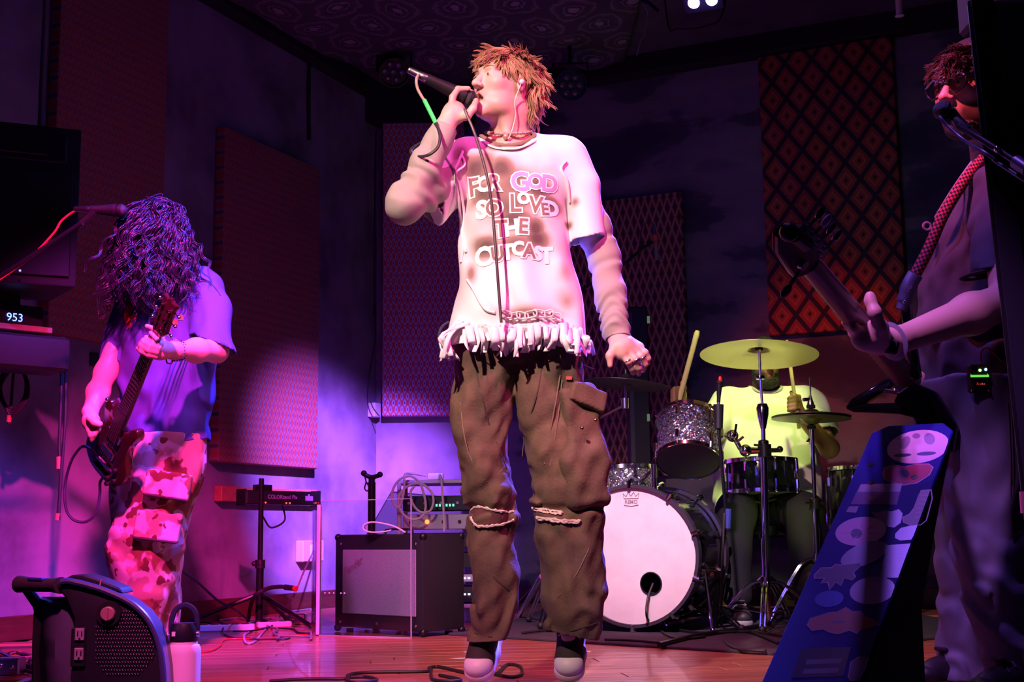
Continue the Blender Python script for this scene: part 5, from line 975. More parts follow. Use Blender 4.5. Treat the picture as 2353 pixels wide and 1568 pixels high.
cable('bass_mic_cable', [P(2216, 292, 3.25), P(2190, 285, 3.26), P(2160, 268, 3.18), P(2180, 292, 3.15), P(2215, 322, 3.1), P(2255, 346, 2.98), P(2285, 366, 2.95), P(2294, 375, 2.95), P(2440, 470, 2.75)], 0.0045, M('violet_black_cable', (0.04, 0.035, 0.08), 0.35), 'cable arcing under the boom of the bass player microphone')
# guitarist microphone + boom
Yg = 4.75
mic(P(208, 482, Yg), P(272, 484, Yg), 0.024, 'black vocal microphone on a boom beside the guitarist hair', hr=1.05)
base = np.array([P(-110, 1568, 4.8)[0], 4.7, 0]); st = dstand(base, P(-90, 690, 4.7), 'black boom stand for the guitarist microphone at the picture edge', name='mic_stand', hub=0.12, spread=0.3, mat=BLKM, cut=0.6)
m = MB(); m.tube([P(-90, 690, 4.7), P(40, 610, 4.72), P(188, 512, Yg)], 0.009, 8); m.build('boom_arm', BLKM, st); m = MB(); m.tube([P(186, 514, Yg), P(205, 498, Yg), P(218, 486, Yg)], [0.010, 0.013, 0.020], 10); m.build('mic_clip', BLK, st); m = MB(); m.ball(P(190, 512, Yg), 0.010); m.build('clip_knob', CHR, st)
cable('guitar_mic_cable', [P(178, 483, Yg), P(165, 489, Yg), P(150, 500, Yg), P(138, 512, Yg), P(120, 540, Yg), P(60, 600, Yg), P(-40, 670, Yg)], 0.0045, M('red_cable', (0.55, 0.03, 0.04), 0.4), 'red cable drooping from the guitarist microphone')
# ------------------------------------------------------------------ people: shared builders
class Strands:
    """many thin tapering tubes in one mesh, built with arrays"""
    def __init__(s, n=4): s.n = n; s.V = []; s.F = []; s.k = 0
    def add(s, p, r):
        N = len(p); a, b, c, d = p[np.maximum(np.arange(N-1)-1, 0)], p[:-1], p[1:], p[np.minimum(np.arange(N-1)+2, N-1)]
        mid = (-a+9*b+9*c-d)/16; q = np.empty((2*N-1, 3)); q[0::2] = p; q[1::2] = mid; rq = np.empty(2*N-1); rq[0::2] = r; rq[1::2] = (r[:-1]+r[1:])/2; p, r, N = q, rq, 2*N-1
        t = np.gradient(p, axis=0); t /= np.linalg.norm(t, axis=1)[:, None]+1e-9; h = np.array([0.31, 0.87, 0.38]); x = np.cross(t, h); x /= np.linalg.norm(x, axis=1)[:, None]+1e-9; y = np.cross(t, x)
        an = np.arange(s.n)*2*math.pi/s.n; v = p[:, None]+r[:, None, None]*(np.cos(an)[None, :, None]*x[:, None]+np.sin(an)[None, :, None]*y[:, None]); s.V.append(v.reshape(-1, 3))
        i = np.arange(N-1)[:, None]*s.n; k = np.arange(s.n)[None]; l = (k+1) % s.n; s.F.append(np.stack([i+k, i+l, i+s.n+l, i+s.n+k], -1).reshape(-1, 4)+s.k); s.k += N*s.n
    def build(s, name, mat, parent): return smesh(name, np.concatenate(s.V), np.concatenate(s.F), mat, parent)
def collar(prims, el, n=40):
    """curve where the neck opening el meets the rest of a shirt"""
    out = []; th = np.linspace(-1.45, 1.5, 90)
    for k in range(n):
        a = 2*math.pi*k/n; q = np.stack([np.cos(th)*math.cos(a), np.cos(th)*math.sin(a), np.sin(th)], 1)*el.r; w_ = q@el.R.T+el.c; d = evalp(prims, w_); i = np.where(d > 0)[0]
        i = i[i > 0]
        out.append(w_[i[0]] if len(i) else w_[60])
    o = np.array(out); return [(o[(i-1) % n]+2*o[i]+o[(i+1) % n])/4 for i in range(n)]
class Head:
    """face looks along local -y, z up; person's left is +x"""
    def __init__(s, pos, yaw, pitch=0.0, roll=0.0, sc=1.0):
        s.R = rotz(math.radians(yaw))@rotx(math.radians(pitch))@roty(math.radians(roll)); s.T = np.array(pos, float); s.s = sc
    def w(s, p): return s.R@(np.array(p, float)*s.s)+s.T
    def inv(s, V): return (V-s.T)@s.R/s.s
    def E(s, c, r, k=0.012, op='u', Rl=None): return Ell(s.w(c), np.array(r)*s.s, s.R if Rl is None else s.R@Rl, k*s.s, op)
    def Cp(s, a, b, ra, rb=None, k=0.010, op='u'): return Cap(s.w(a), s.w(b), ra*s.s, (ra if rb is None else rb)*s.s, k*s.s, op)
    def prims(s, mouth=0.0, lids=0.5, beard=False):
        E, Cp = s.E, s.Cp
        p = [E((0, 0.018, 0.040), (0.073, 0.094, 0.082)), E((0, -0.028, -0.015), (0.063, 0.066, 0.085), 0.03), E((0, -0.040, -0.072-0.012*mouth), (0.050, 0.050, 0.040), 0.03),
             E((0, -0.080, -0.098-0.016*mouth), (0.021, 0.017, 0.017), 0.022)]
        for x in (-1, 1):
            p += [E((x*0.041, -0.062, -0.014), (0.024, 0.022, 0.020), 0.025), E((x*0.048, -0.02, -0.075-0.008*mouth), (0.018, 0.035, 0.024), 0.03)]
        p += [Cp((-0.034, -0.082, 0.030), (0.034, -0.082, 0.030), 0.013, k=0.02), Cp((-0.018, -0.090, 0.031), (0.018, -0.090, 0.031), 0.009, k=0.012)]
        for x in (-1, 1): p.append(E((x*0.031, -0.101, 0.010), (0.017, 0.014, 0.0105), 0.014, 's'))
        p += [Cp((0, -0.088, 0.020), (0, -0.113, -0.022), 0.0085, 0.0115, 0.012), E((0, -0.117, -0.027), (0.012, 0.011, 0.010), 0.008)]
        for x in (-1, 1):
            p += [E((x*0.0125, -0.104, -0.030), (0.0085, 0.010, 0.0075), 0.006), E((x*0.0065, -0.112, -0.038), (0.0035, 0.005, 0.004), 0.003, 's')]
            p.append(E((x*0.031, -0.0815, 0.009), (0.0145, 0.0125, 0.0095+0.003*lids), 0.004))
        up, dn = -0.056+0.003*mouth, -0.073-0.022*mouth
        if mouth > 0: p.append(E((0, -0.098, (up+dn)/2), (0.021, 0.030, (up-dn)/2*0.85), 0.006, 's'))
        for x in (-1, 1):
            p += [Cp((x*0.023, -0.083, (up+dn)/2), (x*0.006, -0.097, up+0.001), 0.0045, 0.0062, 0.006), Cp((x*0.021, -0.082, (up+dn)/2), (0, -0.093, dn), 0.0045, 0.0072, 0.006)]
            p += [E((x*0.0755, 0.012, 0.000), (0.009, 0.021, 0.033), 0.006, 'u', rotz(x*0.30)@rotx(-0.15)), E((x*0.083, 0.004, 0.002), (0.006, 0.010, 0.017), 0.006, 's', rotz(x*0.3))]
        return p
    def features(s, t, eye_col=(0.10, 0.07, 0.05), brow=(0.2, 0.1, 0.05), mouth=0.0):
        for x in (-1, 1):
            m = MB(); m.ball(s.w((x*0.031, -0.0845, 0.0075)), np.array([0.0095, 0.0105, 0.0055])*s.s, 14, s.R); m.build('eye', M('eye_white', (0.62, 0.58, 0.56), 0.2), t)
            m = MB(); m.ball(s.w((x*0.031, -0.0925, 0.0072)), np.array([0.0048, 0.0030, 0.0045])*s.s, 10, s.R); m.build('iris', M('iris', eye_col, 0.15), t)
            m = MB(); m.tube([s.w((x*0.014, -0.100, 0.029)), s.w((x*0.030, -0.0985, 0.036)), s.w((x*0.048, -0.086, 0.032))], [0.0032*s.s, 0.0040*s.s, 0.0016*s.s], 6); m.build('eyebrow', M('brow_hair', brow, 0.8), t)
        if mouth > 0:
            m = MB(); m.ball(s.w((0, -0.070, -0.064-0.010*mouth)), np.array([0.019, 0.010, 0.012])*s.s, 12, s.R); m.build('mouth_inside', M('mouth_dark', (0.05, 0.008, 0.008), 0.6), t)
            m = MB(); m.tube([s.w((-0.014, -0.078, -0.059)), s.w((0, -0.085, -0.0585)), s.w((0.014, -0.078, -0.059))], 0.0032*s.s, 6); m.build('teeth', M('teeth', (0.75, 0.70, 0.62), 0.3), t)
    def colour(s, base, lip=(0.45, 0.16, 0.14), stub=None, amt=0.0):
        base = np.array(base); lip = np.array(lip)
        def fn(V):
            L = s.inv(V); c = np.tile(base, (len(V), 1)); a = np.exp(-((L[:, 0]/0.02)**2+((L[:, 2]+0.066)/0.016)**2))*(L[:, 1] < -0.085)*(L[:, 1] > -0.11); a = np.clip(a*1.3, 0, 0.8)[:, None]; c = c*(1-a)+lip*a
            if stub is not None:
                near = (np.abs(L[:, 0]) < 0.09) & (L[:, 1] < 0.01) & (L[:, 2] > -0.15) & (L[:, 2] < -0.03)
                b = sst(-L[:, 2], 0.035, 0.065)*sst(-L[:, 1], -0.02, 0.03)*near*amt; b = b*(1-a[:, 0]); c = c*(1-b[:, None])+np.array(stub)*b[:, None]
            return c
        return fn
    def locks(s, n, seed, length, roots, grav=0.25, curl=0.0, r0=0.0020, wob=0.2, infl=1.03, step=0.014, crown=(0, 0.045, 0.118), lift=0.0, fwd=None, sides=4, strands=8, width=0.007, freq=1.25):
        """hair in tapering clumps of strands that leave the crown, slide over the skull and hang"""
        rs = np.random.RandomState(seed); m = Strands(sides); down = s.R.T@np.array([0, 0, -1.0]); C = np.array([0, 0.014, 0.034]); rad = np.array([0.078, 0.099, 0.091])*infl; crown = np.array(crown); K = rs.normal(size=(3, 3))*22
        J = np.array([0, -0.03, -0.06]); Jr = np.array([0.064, 0.070, 0.073])
        for i in range(n):
            while True:
                d = nrm(rs.normal(size=3)); p = C+rad*d
                if roots(p): break
            L = length(p)*rs.uniform(0.8, 1.15)
            if L <= 0: continue
            nor = nrm((p-C)/rad**2); dr = p-crown; dr = dr-np.dot(dr, nor)*nor; nz = np.sin(K@p); dr = nrm(nrm(dr)+wob*nz+0.25*wob*rs.normal(size=3))
            if fwd is not None: dr = nrm(dr+np.array(fwd(p)))
            pts = [p-nor*0.003]; ph = rs.uniform(0, 6.28); st = max(5, int(L/step)); lay = rs.uniform(0.0, 1.0); q = p.copy(); bend = rs.normal(size=3)*wob*0.5
            for k in range(st):
                dr = nrm(dr*(1-grav)+down*grav+(bend+0.5*wob*np.sin(K@q*0.6+k*0.3))*0.35); q = q+dr*step
                e = (q-C)/(rad*(1+0.04*lay+lift*min(1, k/4))); l = np.linalg.norm(e)
                if l < 1: q = C+(q-C)/l
                f = (q-J)/Jr; l = np.linalg.norm(f)
                if l < 1: q = J+(q-J)/l
                o = np.zeros(3)
                if curl: a = ph+k*freq; ux = nrm(np.cross(dr, (0.3, 0.9, 0.1))); o = (ux*math.cos(a)+np.cross(dr, ux)*math.sin(a))*curl*min(1, k/3)
                pts.append(q+o)
            N = len(pts); pts = np.array(pts)
            for j in range(strands):
                of = rs.normal(size=3)*width*0.6; cut = rs.uniform(0.8, 1.0); ph2 = rs.normal(size=3)*width*0.35
                tt = np.linspace(0, 1, N)[:, None]; q = pts+of*(1-0.75*tt**1.5)+ph2*np.sin(tt*5+of[0]*900); nk = max(4, int(N*cut)); q = q[:nk]
                rr = [r0*s.s*(1-0.85*(x/(nk-1))**2) for x in range(nk)]
                m.add(q@s.R.T*s.s+s.T, np.array(rr))
        return m
def finger(pts, r0, r1, k=0.006): n = len(pts); return [Cap(pts[i], pts[i+1], r0+(r1-r0)*i/(n-1), r0+(r1-r0)*(i+1)/(n-1), k) for i in range(n-1)]
def rowsec(rows, Y, ry, dyc=0.0):
    """(pixel row, left x, right x[, depth radius[, Y offset]]) -> loft sections"""
    out = []
    for q in rows:
        y, xl, xr = q[:3]; rr = q[3] if len(q) > 3 else ry; yo = q[4] if len(q) > 4 else 0.0; Yc = Y+yo; a, b = P(xl, y, Yc), P(xr, y, Yc); out.append(((a[2]+b[2])/2, (a[0]+b[0])/2, Yc+dyc, (b[0]-a[0])/2, rr))
    return out
def project(mb_vs, fs, bvh, off=0.002, maxedge=0.010):
    """drape flat lettering on a surface along the view from the front"""
    bm = bmesh.new(); vv = [bm.verts.new(v) for v in mb_vs]
    for f in fs:
        try: bm.faces.new([vv[i] for i in f])
        except Exception: pass
    bmesh.ops.triangulate(bm, faces=bm.faces)
    for _ in range(5):
        es = [e for e in bm.edges if e.calc_length() > maxedge]
        if not es: break
        bmesh.ops.subdivide_edges(bm, edges=es, cuts=1); bmesh.ops.triangulate(bm, faces=[f for f in bm.faces if len(f.verts) > 3])
    bm.verts.ensure_lookup_table(); out = []
    for v in bm.verts:
        h = bvh.ray_cast(Vector((v.co.x, v.co.y-1.0, v.co.z)), Vector((0, 1, 0)), 3.0)
        out.append(np.array(h[0])-np.array([0, off, 0]) if h[0] is not None else np.array(v.co))
    idx = {v: i for i, v in enumerate(bm.verts)}; F = [tuple(idx[v] for v in f.verts) for f in bm.faces]; bm.free(); return out, F
def shoe(t, ankle, yaw, pitch, mats, L=0.29, vox=0.0045, sole_h=0.03, name='shoe', laces=True, roll=0.0):
    """sneaker pointing along local -y"""
    R = rotz(math.radians(yaw))@rotx(math.radians(pitch))@roty(math.radians(roll)); T = np.array(ankle, float); w_ = lambda p: R@np.array(p, float)+T
    up = [Ell(w_((0, -0.155, -0.072)), (0.043, 0.055, 0.032), R, 0.03), Ell(w_((0, -0.08, -0.055)), (0.042, 0.09, 0.042), R, 0.03), Ell(w_((0, 0.005, -0.040)), (0.036, 0.055, 0.055), R, 0.03), Cap(w_((0, -0.03, -0.04)), w_((0, 0.0, 0.03)), 0.040, 0.042, 0.03), Box(w_((0, -0.07, -0.112)), (0.06, 0.2, 0.018), R, 0.002, 0.004, 's')]
    V, F = surf(up, vox); sh = smesh(name, V, F, mats[0], t)
    so = [Cap(w_((0, -0.165, -0.098)), w_((0, -0.09, -0.098)), 0.047, 0.046, 0.02), Cap(w_((0, -0.09, -0.098)), w_((0, 0.02, -0.098)), 0.042, 0.040, 0.02), Box(w_((0, -0.07, -0.137)), (0.09, 0.25, 0.025), R, 0.002, 0.006, 's'), Box(w_((0, -0.07, -0.05)), (0.09, 0.25, 0.033), R, 0.002, 0.006, 's')]
    V, F = surf(so, vox); smesh('sole', V, F, mats[1], sh)
    tc = [Ell(w_((0, -0.165, -0.072)), (0.0445, 0.048, 0.0335), R, 0.01), Box(w_((0, -0.05, -0.06)), (0.09, 0.075, 0.08), R, 0.004, 0.006, 's'), Box(w_((0, -0.07, -0.112)), (0.09, 0.25, 0.020), R, 0.002, 0.004, 's')]
    V, F = surf(tc, vox); smesh('toe_cap', V, F, mats[2], sh)
    if laces:
        for k in range(4):
            y = -0.122+0.027*k; z = -0.034+0.013*k; m = MB(); m.tube(spline([w_((-0.032, y+0.008, z-0.012)), w_((-0.012, y, z+0.006)), w_((0.012, y, z+0.006)), w_((0.032, y-0.006, z-0.012))], 5), 0.0042, 6); m.build('lace', mats[3], sh)
        m = MB(); m.box(w_((0, -0.075, -0.012)), (0.045, 0.085, 0.012), R@rotx(-0.42)); m.build('tongue', mats[2], sh, bevel=0.004)
    return sh
# ------------------------------------------------------------------ singer
def singer():
    Y = 4.0; S = lambda x, y, dy=0.0: P(x, y, Y+dy)
    root = S(1190, 1553); root[2] = 0.03
    t = thing('person', root, 'singer in ripped white lettered T-shirt and baggy brown cargo trousers, mid-hop with a microphone', 'person')
    H = Head(S(1159, 203), -52, -9, 0, 0.98)
    nb = S(1172, 335, .05); sR, sL = S(1062, 372, .0), S(1300, 368, .05); eR, wR = S(930, 474, -.20), S(1020, 296, -.17); eL, wL = S(1388, 590, .06), S(1418, 776, -.04)
    hip = S(1190, 800, .03); kL, kR = S(1130, 1185, .03), S(1302, 1185, .03); aL, aR = S(1118, 1402, .09), S(1310, 1402, .09)
    b = H.prims(mouth=1.0)
    b += [Cap(H.w((0, 0.035, -0.055)), H.w((0, 0.040, -0.08)), 0.052, 0.053, 0.03), Cap(H.w((0, 0.040, -0.08)), nb, 0.053, 0.064, 0.03), Cap(H.w((0.03, 0.0, -0.09)), S(1165, 350, -.03), 0.014, 0.012, 0.03),
          Cap(S(1090, 372, .03), S(1270, 370, .06), 0.07, 0.07, 0.05), Loft(rowsec([(360, 1100, 1260, .09), (450, 1085, 1285, .11), (600, 1095, 1275, .10), (700, 1085, 1285, .10), (810, 1085, 1295, .09)], Y+.04, .1), k=0.05)]
    b += chain([sR, eR], [0.055, 0.042], 0.03)+chain([eR, (eR+wR)/2, wR], [0.044, 0.040, 0.028], 0.03)+chain([sL, eL], [0.055, 0.042], 0.03)+chain([eL, wL], [0.042, 0.028], 0.03)
    b += chain([hip+np.array([-.10, 0, -.05]), kL, aL], [0.068, 0.048, 0.034], 0.04)+chain([hip+np.array([.10, 0, -.05]), kR, aR], [0.068, 0.048, 0.034], 0.04)
    for a, dx in ((aL, -.015), (aR, -.01)): b += [Cap(a, a+np.array([dx, -.07, -.075]), 0.030, 0.022, 0.03)]
    # hand on the microphone
    g = lambda x, y, d: P(x, y, d)
    b += [Cap(wR, g(1036, 268, 3.84), 0.027, 0.032, 0.02), Ell(g(1044, 258, 3.865), (0.036, 0.034, 0.036), None, 0.02), Ell(g(1052, 262, 3.84), (0.024, 0.02, 0.022), None, 0.015)]
    b += finger([g(1036, 250, 3.84), g(1040, 224, 3.845), g(1052, 205, 3.855), g(1076, 204, 3.862)], 0.0115, 0.0085)
    b += finger([g(1044, 248, 3.89), g(1050, 222, 3.91), g(1066, 207, 3.915), g(1084, 212, 3.90)], 0.0115, 0.0085)
    b += finger([g(1052, 252, 3.915), g(1062, 230, 3.94), g(1078, 219, 3.945), g(1092, 222, 3.93)], 0.011, 0.0085)
    b += finger([g(1060, 262, 3.92), g(1076, 246, 3.945), g(1090, 240, 3.945), g(1098, 238, 3.935)], 0.010, 0.0080)
    b += finger([g(1050, 272, 3.835), g(1073, 266, 3.825), g(1087, 250, 3.825), g(1094, 232, 3.84)], 0.014, 0.0095, 0.010)
    # hanging hand
    Yh = 3.93
    b += [Cap(wL, g(1430, 800, Yh), 0.026, 0.030, 0.02), Cap(g(1420, 795, Yh), g(1428, 814, Yh-.01), 0.022, 0.018, 0.02), Cap(g(1440, 792, Yh), g(1456, 806, Yh), 0.022, 0.017, 0.02), Cap(g(1445, 786, Yh+.03), g(1470, 798, Yh+.02), 0.018, 0.015, 0.02)]
    b += finger([g(1412, 796, Yh-.01), g(1401, 818, Yh-.02), g(1402, 840, Yh-.02)], 0.0135, 0.0085, 0.012)
    b += finger([g(1428, 812, Yh-.01), g(1443, 832, Yh-.02), g(1452, 848, Yh), g(1455, 858, Yh+.015)], 0.0110, 0.0080)
    b += finger([g(1444, 806, Yh-.01), g(1460, 826, Yh-.02), g(1468, 846, Yh), g(1468, 860, Yh+.02)], 0.0112, 0.0080)
    b += finger([g(1457, 802, Yh), g(1473, 818, Yh-.01), g(1482, 838, Yh+.01), g(1478, 852, Yh+.03)], 0.0108, 0.0080)
    b += finger([g(1468, 797, Yh+.01), g(1483, 810, Yh), g(1490, 824, Yh+.01), g(1489, 836, Yh+.03)], 0.0098, 0.0074)
    V, F = surf(b, 0.0042); smesh('body', V, F, SKIN, t, cols=H.colour((0.66, 0.42, 0.33), stub=(0.40, 0.22, 0.15), amt=0.35))
    H.features(t, brow=(0.30, 0.15, 0.06), mouth=1.0)
    for (x, y) in ((1442, 829), (1462, 827), (1476, 822)): m = MB(); c = g(x, y, Yh-.02); m.ring(c, (0.35, 0.1, -0.6), 0.0115, 0.0022, 16, 6); m.build('ring', M('silver', (0.7, 0.7, 0.7), 0.2, 1.0), t)
    # hair: cap + locks
    hm = M('copper_hair', (0.50, 0.27, 0.13), 0.38, var=(26, (0.20, 0.08, 0.04), 0.8), sheen=0.2)
    hcap = [H.E((0, 0.026, 0.046), (0.080, 0.098, 0.088)), H.E((0, -0.075, -0.02), (0.075, 0.075, 0.078), 0.01, 's'), H.E((0, -0.005, -0.045), (0.12, 0.065, 0.075), 0.01, 's')]
    V, F = surf(hcap, 0.004); hc = smesh('hair', V, F, hm, t)
    def ln(p):
        if p[1] > 0.055: return 0.14
        if abs(p[0]) > 0.05: return 0.085
        return 0.080 if p[1] < -0.04 else 0.105
    def sweep(p):
        if abs(p[0]) > 0.042 and p[1] < 0.06: return (0.0, 1.3*min(1, (abs(p[0])-0.042)/0.02), 0.1)
        return (-0.35, 0, 0) if p[1] < 0 else (0, 0, 0)
    m = H.locks(380, 11, ln, lambda p: p[2] > 0.038 and (p[1] > -0.060 or p[2] > 0.082), grav=0.06, wob=0.16, infl=1.04, lift=0.02, curl=0.003, r0=0.0021, strands=9, fwd=sweep); m.build('hair_lock', hm, hc)['kind'] = 'stuff'
    m = H.locks(120, 12, lambda p: 0.165, lambda p: p[1] > 0.055 and -0.04 < p[2] < 0.09, grav=0.15, wob=0.22, infl=1.05, lift=0.05, curl=0.005, r0=0.0022, strands=9); m.build('nape_lock', hm, hc)['kind'] = 'stuff'
    # in-ear monitor, necklace
    m = MB(); ep = H.w((0.088, 0.004, -0.002)); m.ball(ep, 0.009); m.build('earpiece', M('clear_earpiece', (0.75, 0.72, 0.75), 0.15, coat=1.0), t)
    m = MB(); m.tube(spline([ep, S(1183, 232, -.07), S(1185, 262, -.055), S(1178, 295, -.05), S(1168, 320, -.06)], 6), 0.0018, 6); m.build('earpiece_wire', M('clear_wire', (0.7, 0.6, 0.5), 0.3), t)
    m = MB(); N = 40; nc = S(1168, 312, 0.03)
    for k in range(N):
        a = math.pi*(1.0+1.0*k/(N-1)); c = nc+np.array([0.070*math.cos(a), 0.080*math.sin(a), 0.012+0.030*math.sin(a)]); m.ball(c, 0.0050 if k % 3 else 0.0065, 8)
    m.ball(nc+np.array([-.008, -.086, -.030]), 0.010, 10); m.build('necklace', M('shell_beads', (0.55, 0.42, 0.30), 0.25, 0.4), t)['kind'] = 'stuff'
    # ---- long sleeves of the undershirt
    um = M('taupe_jersey', (0.34, 0.30, 0.26), 0.85, bump=(600, 0.2, 0.001))
    aR_ = chain([sR+np.array([.02, 0, 0]), eR+(sR-eR)*0.35, eR], [0.056, 0.056, 0.050], 0.03)+[Ell(eR+np.array([-.002, 0, -.004]), 0.048, None, 0.03)]+chain([eR, eR+(wR-eR)*0.5, eR+(wR-eR)*0.82, wR+(wR-eR)*0.02], [0.050, 0.046, 0.040, 0.040], 0.03)
    aL_ = chain([sL, eL+(sL-eL)*0.3, eL, eL+(wL-eL)*0.5, eL+(wL-eL)*0.85, wL+(wL-eL)*0.02], [0.06, 0.054, 0.050, 0.046, 0.040, 0.038], 0.03)
    fw = waves((1, 1, 8), 5, 4); fz = waves((3, 3, 5), 5, 9)
    def dsl(p):
        r1 = p[:, 0] > root[0]; u = np.clip(((p-eL)@(wL-eL))/np.dot(wL-eL, wL-eL), -1, 1.2); tl = 0.0042*np.sin(u*58+4*np.sin(p[:, 0]*45)+1.5*fz(p))*sst(u, 0.45, 0.75)*(1-sst(u, 0.9, 0.97))+0.0030*np.sin(u*21+p[:, 0]*60+1.5*fz(p))*sst(u, -0.9, 0.2)
        u2 = np.clip(((p-eR)@(wR-eR))/np.dot(wR-eR, wR-eR), -1, 1.2); tr = 0.005*np.sin(u2*17+p[:, 0]*40+1.5*fz(p))*sst(1-np.abs(u2-0.25), 0.4, 0.9)+0.003*fz(p); return np.where(r1, tl, tr)
    V, F = surf(aR_+aL_, 0.005, dsl)
    us = smesh('undershirt', V, F, um, t, cuts=[(wR+(wR-eR)*0.02, wR-eR, lambda c: np.linalg.norm(c-wR) < 0.09), (wL+(wL-eL)*0.02, wL-eL, lambda c: np.linalg.norm(c-wL) < 0.09)], solid=0.003)
    # ---- T-shirt
    rows = [(345, 1095, 1278, .085, .02), (370, 1062, 1308, .105, .01), (430, 1056, 1308, .135), (520, 1054, 1304, .150), (620, 1052, 1314, .155), (720, 1046, 1336, .165), (790, 1034, 1352, .172), (840, 1030, 1360, .175)]
    tp = [Loft(rowsec(rows, Y+.03, .15), k=0.05, power=2.4), Cap(S(1085, 365, .02), S(1275, 362, .05), 0.066, 0.07, 0.05), Ell(S(1175, 342, .04), (0.10, 0.075, 0.05), None, 0.04)]
    sc, sd = S(972, 462, -.085), nrm(S(930, 500, -.15)-S(1015, 422, -.04)); lc_, ld = S(1358, 551, 0), nrm(S(1368, 600)-S(1352, 505))
    NECK = Ell(S(1168, 312, -.005), (0.088, 0.098, 0.066), rotx(-0.35), 0.012, 's')
    tp += [Cap(S(1075, 372), S(1010, 425, -.05), 0.078, 0.080, 0.03), CutCap(S(1010, 425, -.05), S(960, 470, -.11), 0.080, 0.078, 0.03, sc, sd), CutCap(S(1025, 440, -.04), S(980, 490, -.08), 0.055, 0.048, 0.03, sc, sd)]
    tp += [Cap(S(1300, 366, .04), S(1333, 430, .03), 0.074, 0.064, 0.04), CutCap(S(1333, 430, .03), S(1362, 600, .0), 0.064, 0.061, 0.012, lc_, ld)]
    tp.append(NECK)
    fA = waves((4.5, 2.5, 1.2), 7, 21); fB = waves((9, 5, 2.6), 7, 22); cz = S(1180, 800)[2]; tz = S(1180, 380)[2]
    def dts(p):
        h = sst(p[:, 2], tz, cz) if tz < cz else 1-sst(p[:, 2], cz, tz); s1 = np.abs(p[:, 0]-root[0]) < 0.24
        f = 0.0085*fA(p)+0.0045*fB(p); pull = 0.008*np.sin((p[:, 0]*0.9+p[:, 2]*0.8)*34)*np.exp(-((p[:, 0]-S(1300, 450)[0])**2+(p[:, 2]-S(1300, 450)[2])**2)/0.012); return f*(0.45+0.9*h)+pull
    V, F = surf(tp, 0.0055, dts, amp=0.03)
    hemz = S(1180, 796)[2]
    nk = S(1172, 318, .03)
    cuts = [((0, 0, hemz), (0.03, 0, -1), lambda c: True)]
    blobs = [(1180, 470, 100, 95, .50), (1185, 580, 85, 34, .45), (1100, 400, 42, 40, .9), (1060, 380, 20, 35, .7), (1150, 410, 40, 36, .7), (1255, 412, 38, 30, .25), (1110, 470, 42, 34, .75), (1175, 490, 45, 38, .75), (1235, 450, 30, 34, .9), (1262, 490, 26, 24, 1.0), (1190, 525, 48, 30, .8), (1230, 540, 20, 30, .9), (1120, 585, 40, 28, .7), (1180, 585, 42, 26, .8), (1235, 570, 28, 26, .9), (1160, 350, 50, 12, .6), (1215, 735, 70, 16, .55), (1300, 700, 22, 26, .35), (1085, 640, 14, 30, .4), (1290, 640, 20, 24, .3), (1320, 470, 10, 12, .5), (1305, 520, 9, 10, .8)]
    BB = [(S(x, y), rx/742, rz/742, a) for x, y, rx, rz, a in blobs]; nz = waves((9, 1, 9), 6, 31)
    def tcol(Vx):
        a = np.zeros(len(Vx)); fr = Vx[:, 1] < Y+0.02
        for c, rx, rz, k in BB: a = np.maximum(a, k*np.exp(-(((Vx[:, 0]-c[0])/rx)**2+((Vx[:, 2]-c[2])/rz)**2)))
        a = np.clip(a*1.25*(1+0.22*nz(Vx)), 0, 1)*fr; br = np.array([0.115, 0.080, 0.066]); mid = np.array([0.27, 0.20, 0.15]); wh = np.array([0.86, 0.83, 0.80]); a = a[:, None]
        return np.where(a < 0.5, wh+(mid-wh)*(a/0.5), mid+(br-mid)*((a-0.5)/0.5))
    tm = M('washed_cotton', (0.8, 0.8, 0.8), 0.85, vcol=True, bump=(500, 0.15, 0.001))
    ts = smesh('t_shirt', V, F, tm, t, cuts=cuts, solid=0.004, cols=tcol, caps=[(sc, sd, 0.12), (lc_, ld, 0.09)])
    me = ts.data; bvh = BVHTree.FromPolygons([tuple(np.array(v.co)+LOC[t.name]) for v in me.vertices], [tuple(p.vertices) for p in me.polygons])
    # lettering FOR GOD / SO LOVED / THE OUTCAST, each letter cut out of paper-white print
    white = M('white_print', (0.88, 0.85, 0.82), 0.8); ink = M('brown_print', (0.24, 0.15, 0.12), 0.8); lil = M('lilac_print', (0.42, 0.32, 0.55), 0.8)
    L = [('F', 1086, 408, 62, .10, 'o'), ('O', 1112, 404, 52, 0, 's'), ('R', 1134, 402, 54, -.08, 'o'), ('G', 1196, 400, 66, .06, 'l'), ('O', 1232, 398, 50, .05, 'l'), ('D', 1265, 400, 56, -.05, 'l'),
         ('S', 1104, 466, 60, -.02, 's'), ('O', 1134, 464, 54, 0, 'o'), ('L', 1184, 453, 60, .02, 'o'), ('O', 1204, 440, 38, 0, 's'), ('V', 1232, 455, 56, -.10, 'o'), ('E', 1254, 464, 40, .10, 'o'), ('D', 1270, 460, 50, .1, 's'),
         ('T', 1150, 514, 56, .05, 'o'), ('H', 1176, 512, 52, .10, 's'), ('E', 1203, 508, 50, -.05, 'o'),
         ('O', 1112, 577, 62, 0, 's'), ('U', 1142, 572, 46, .1, 'o'), ('T', 1166, 570, 50, .08, 's'), ('C', 1191, 562, 44, .1, 's'), ('A', 1217, 566, 46, -.05, 'o'), ('S', 1238, 570, 44, -.1, 's'), ('T', 1258, 574, 52, .05, 's')]
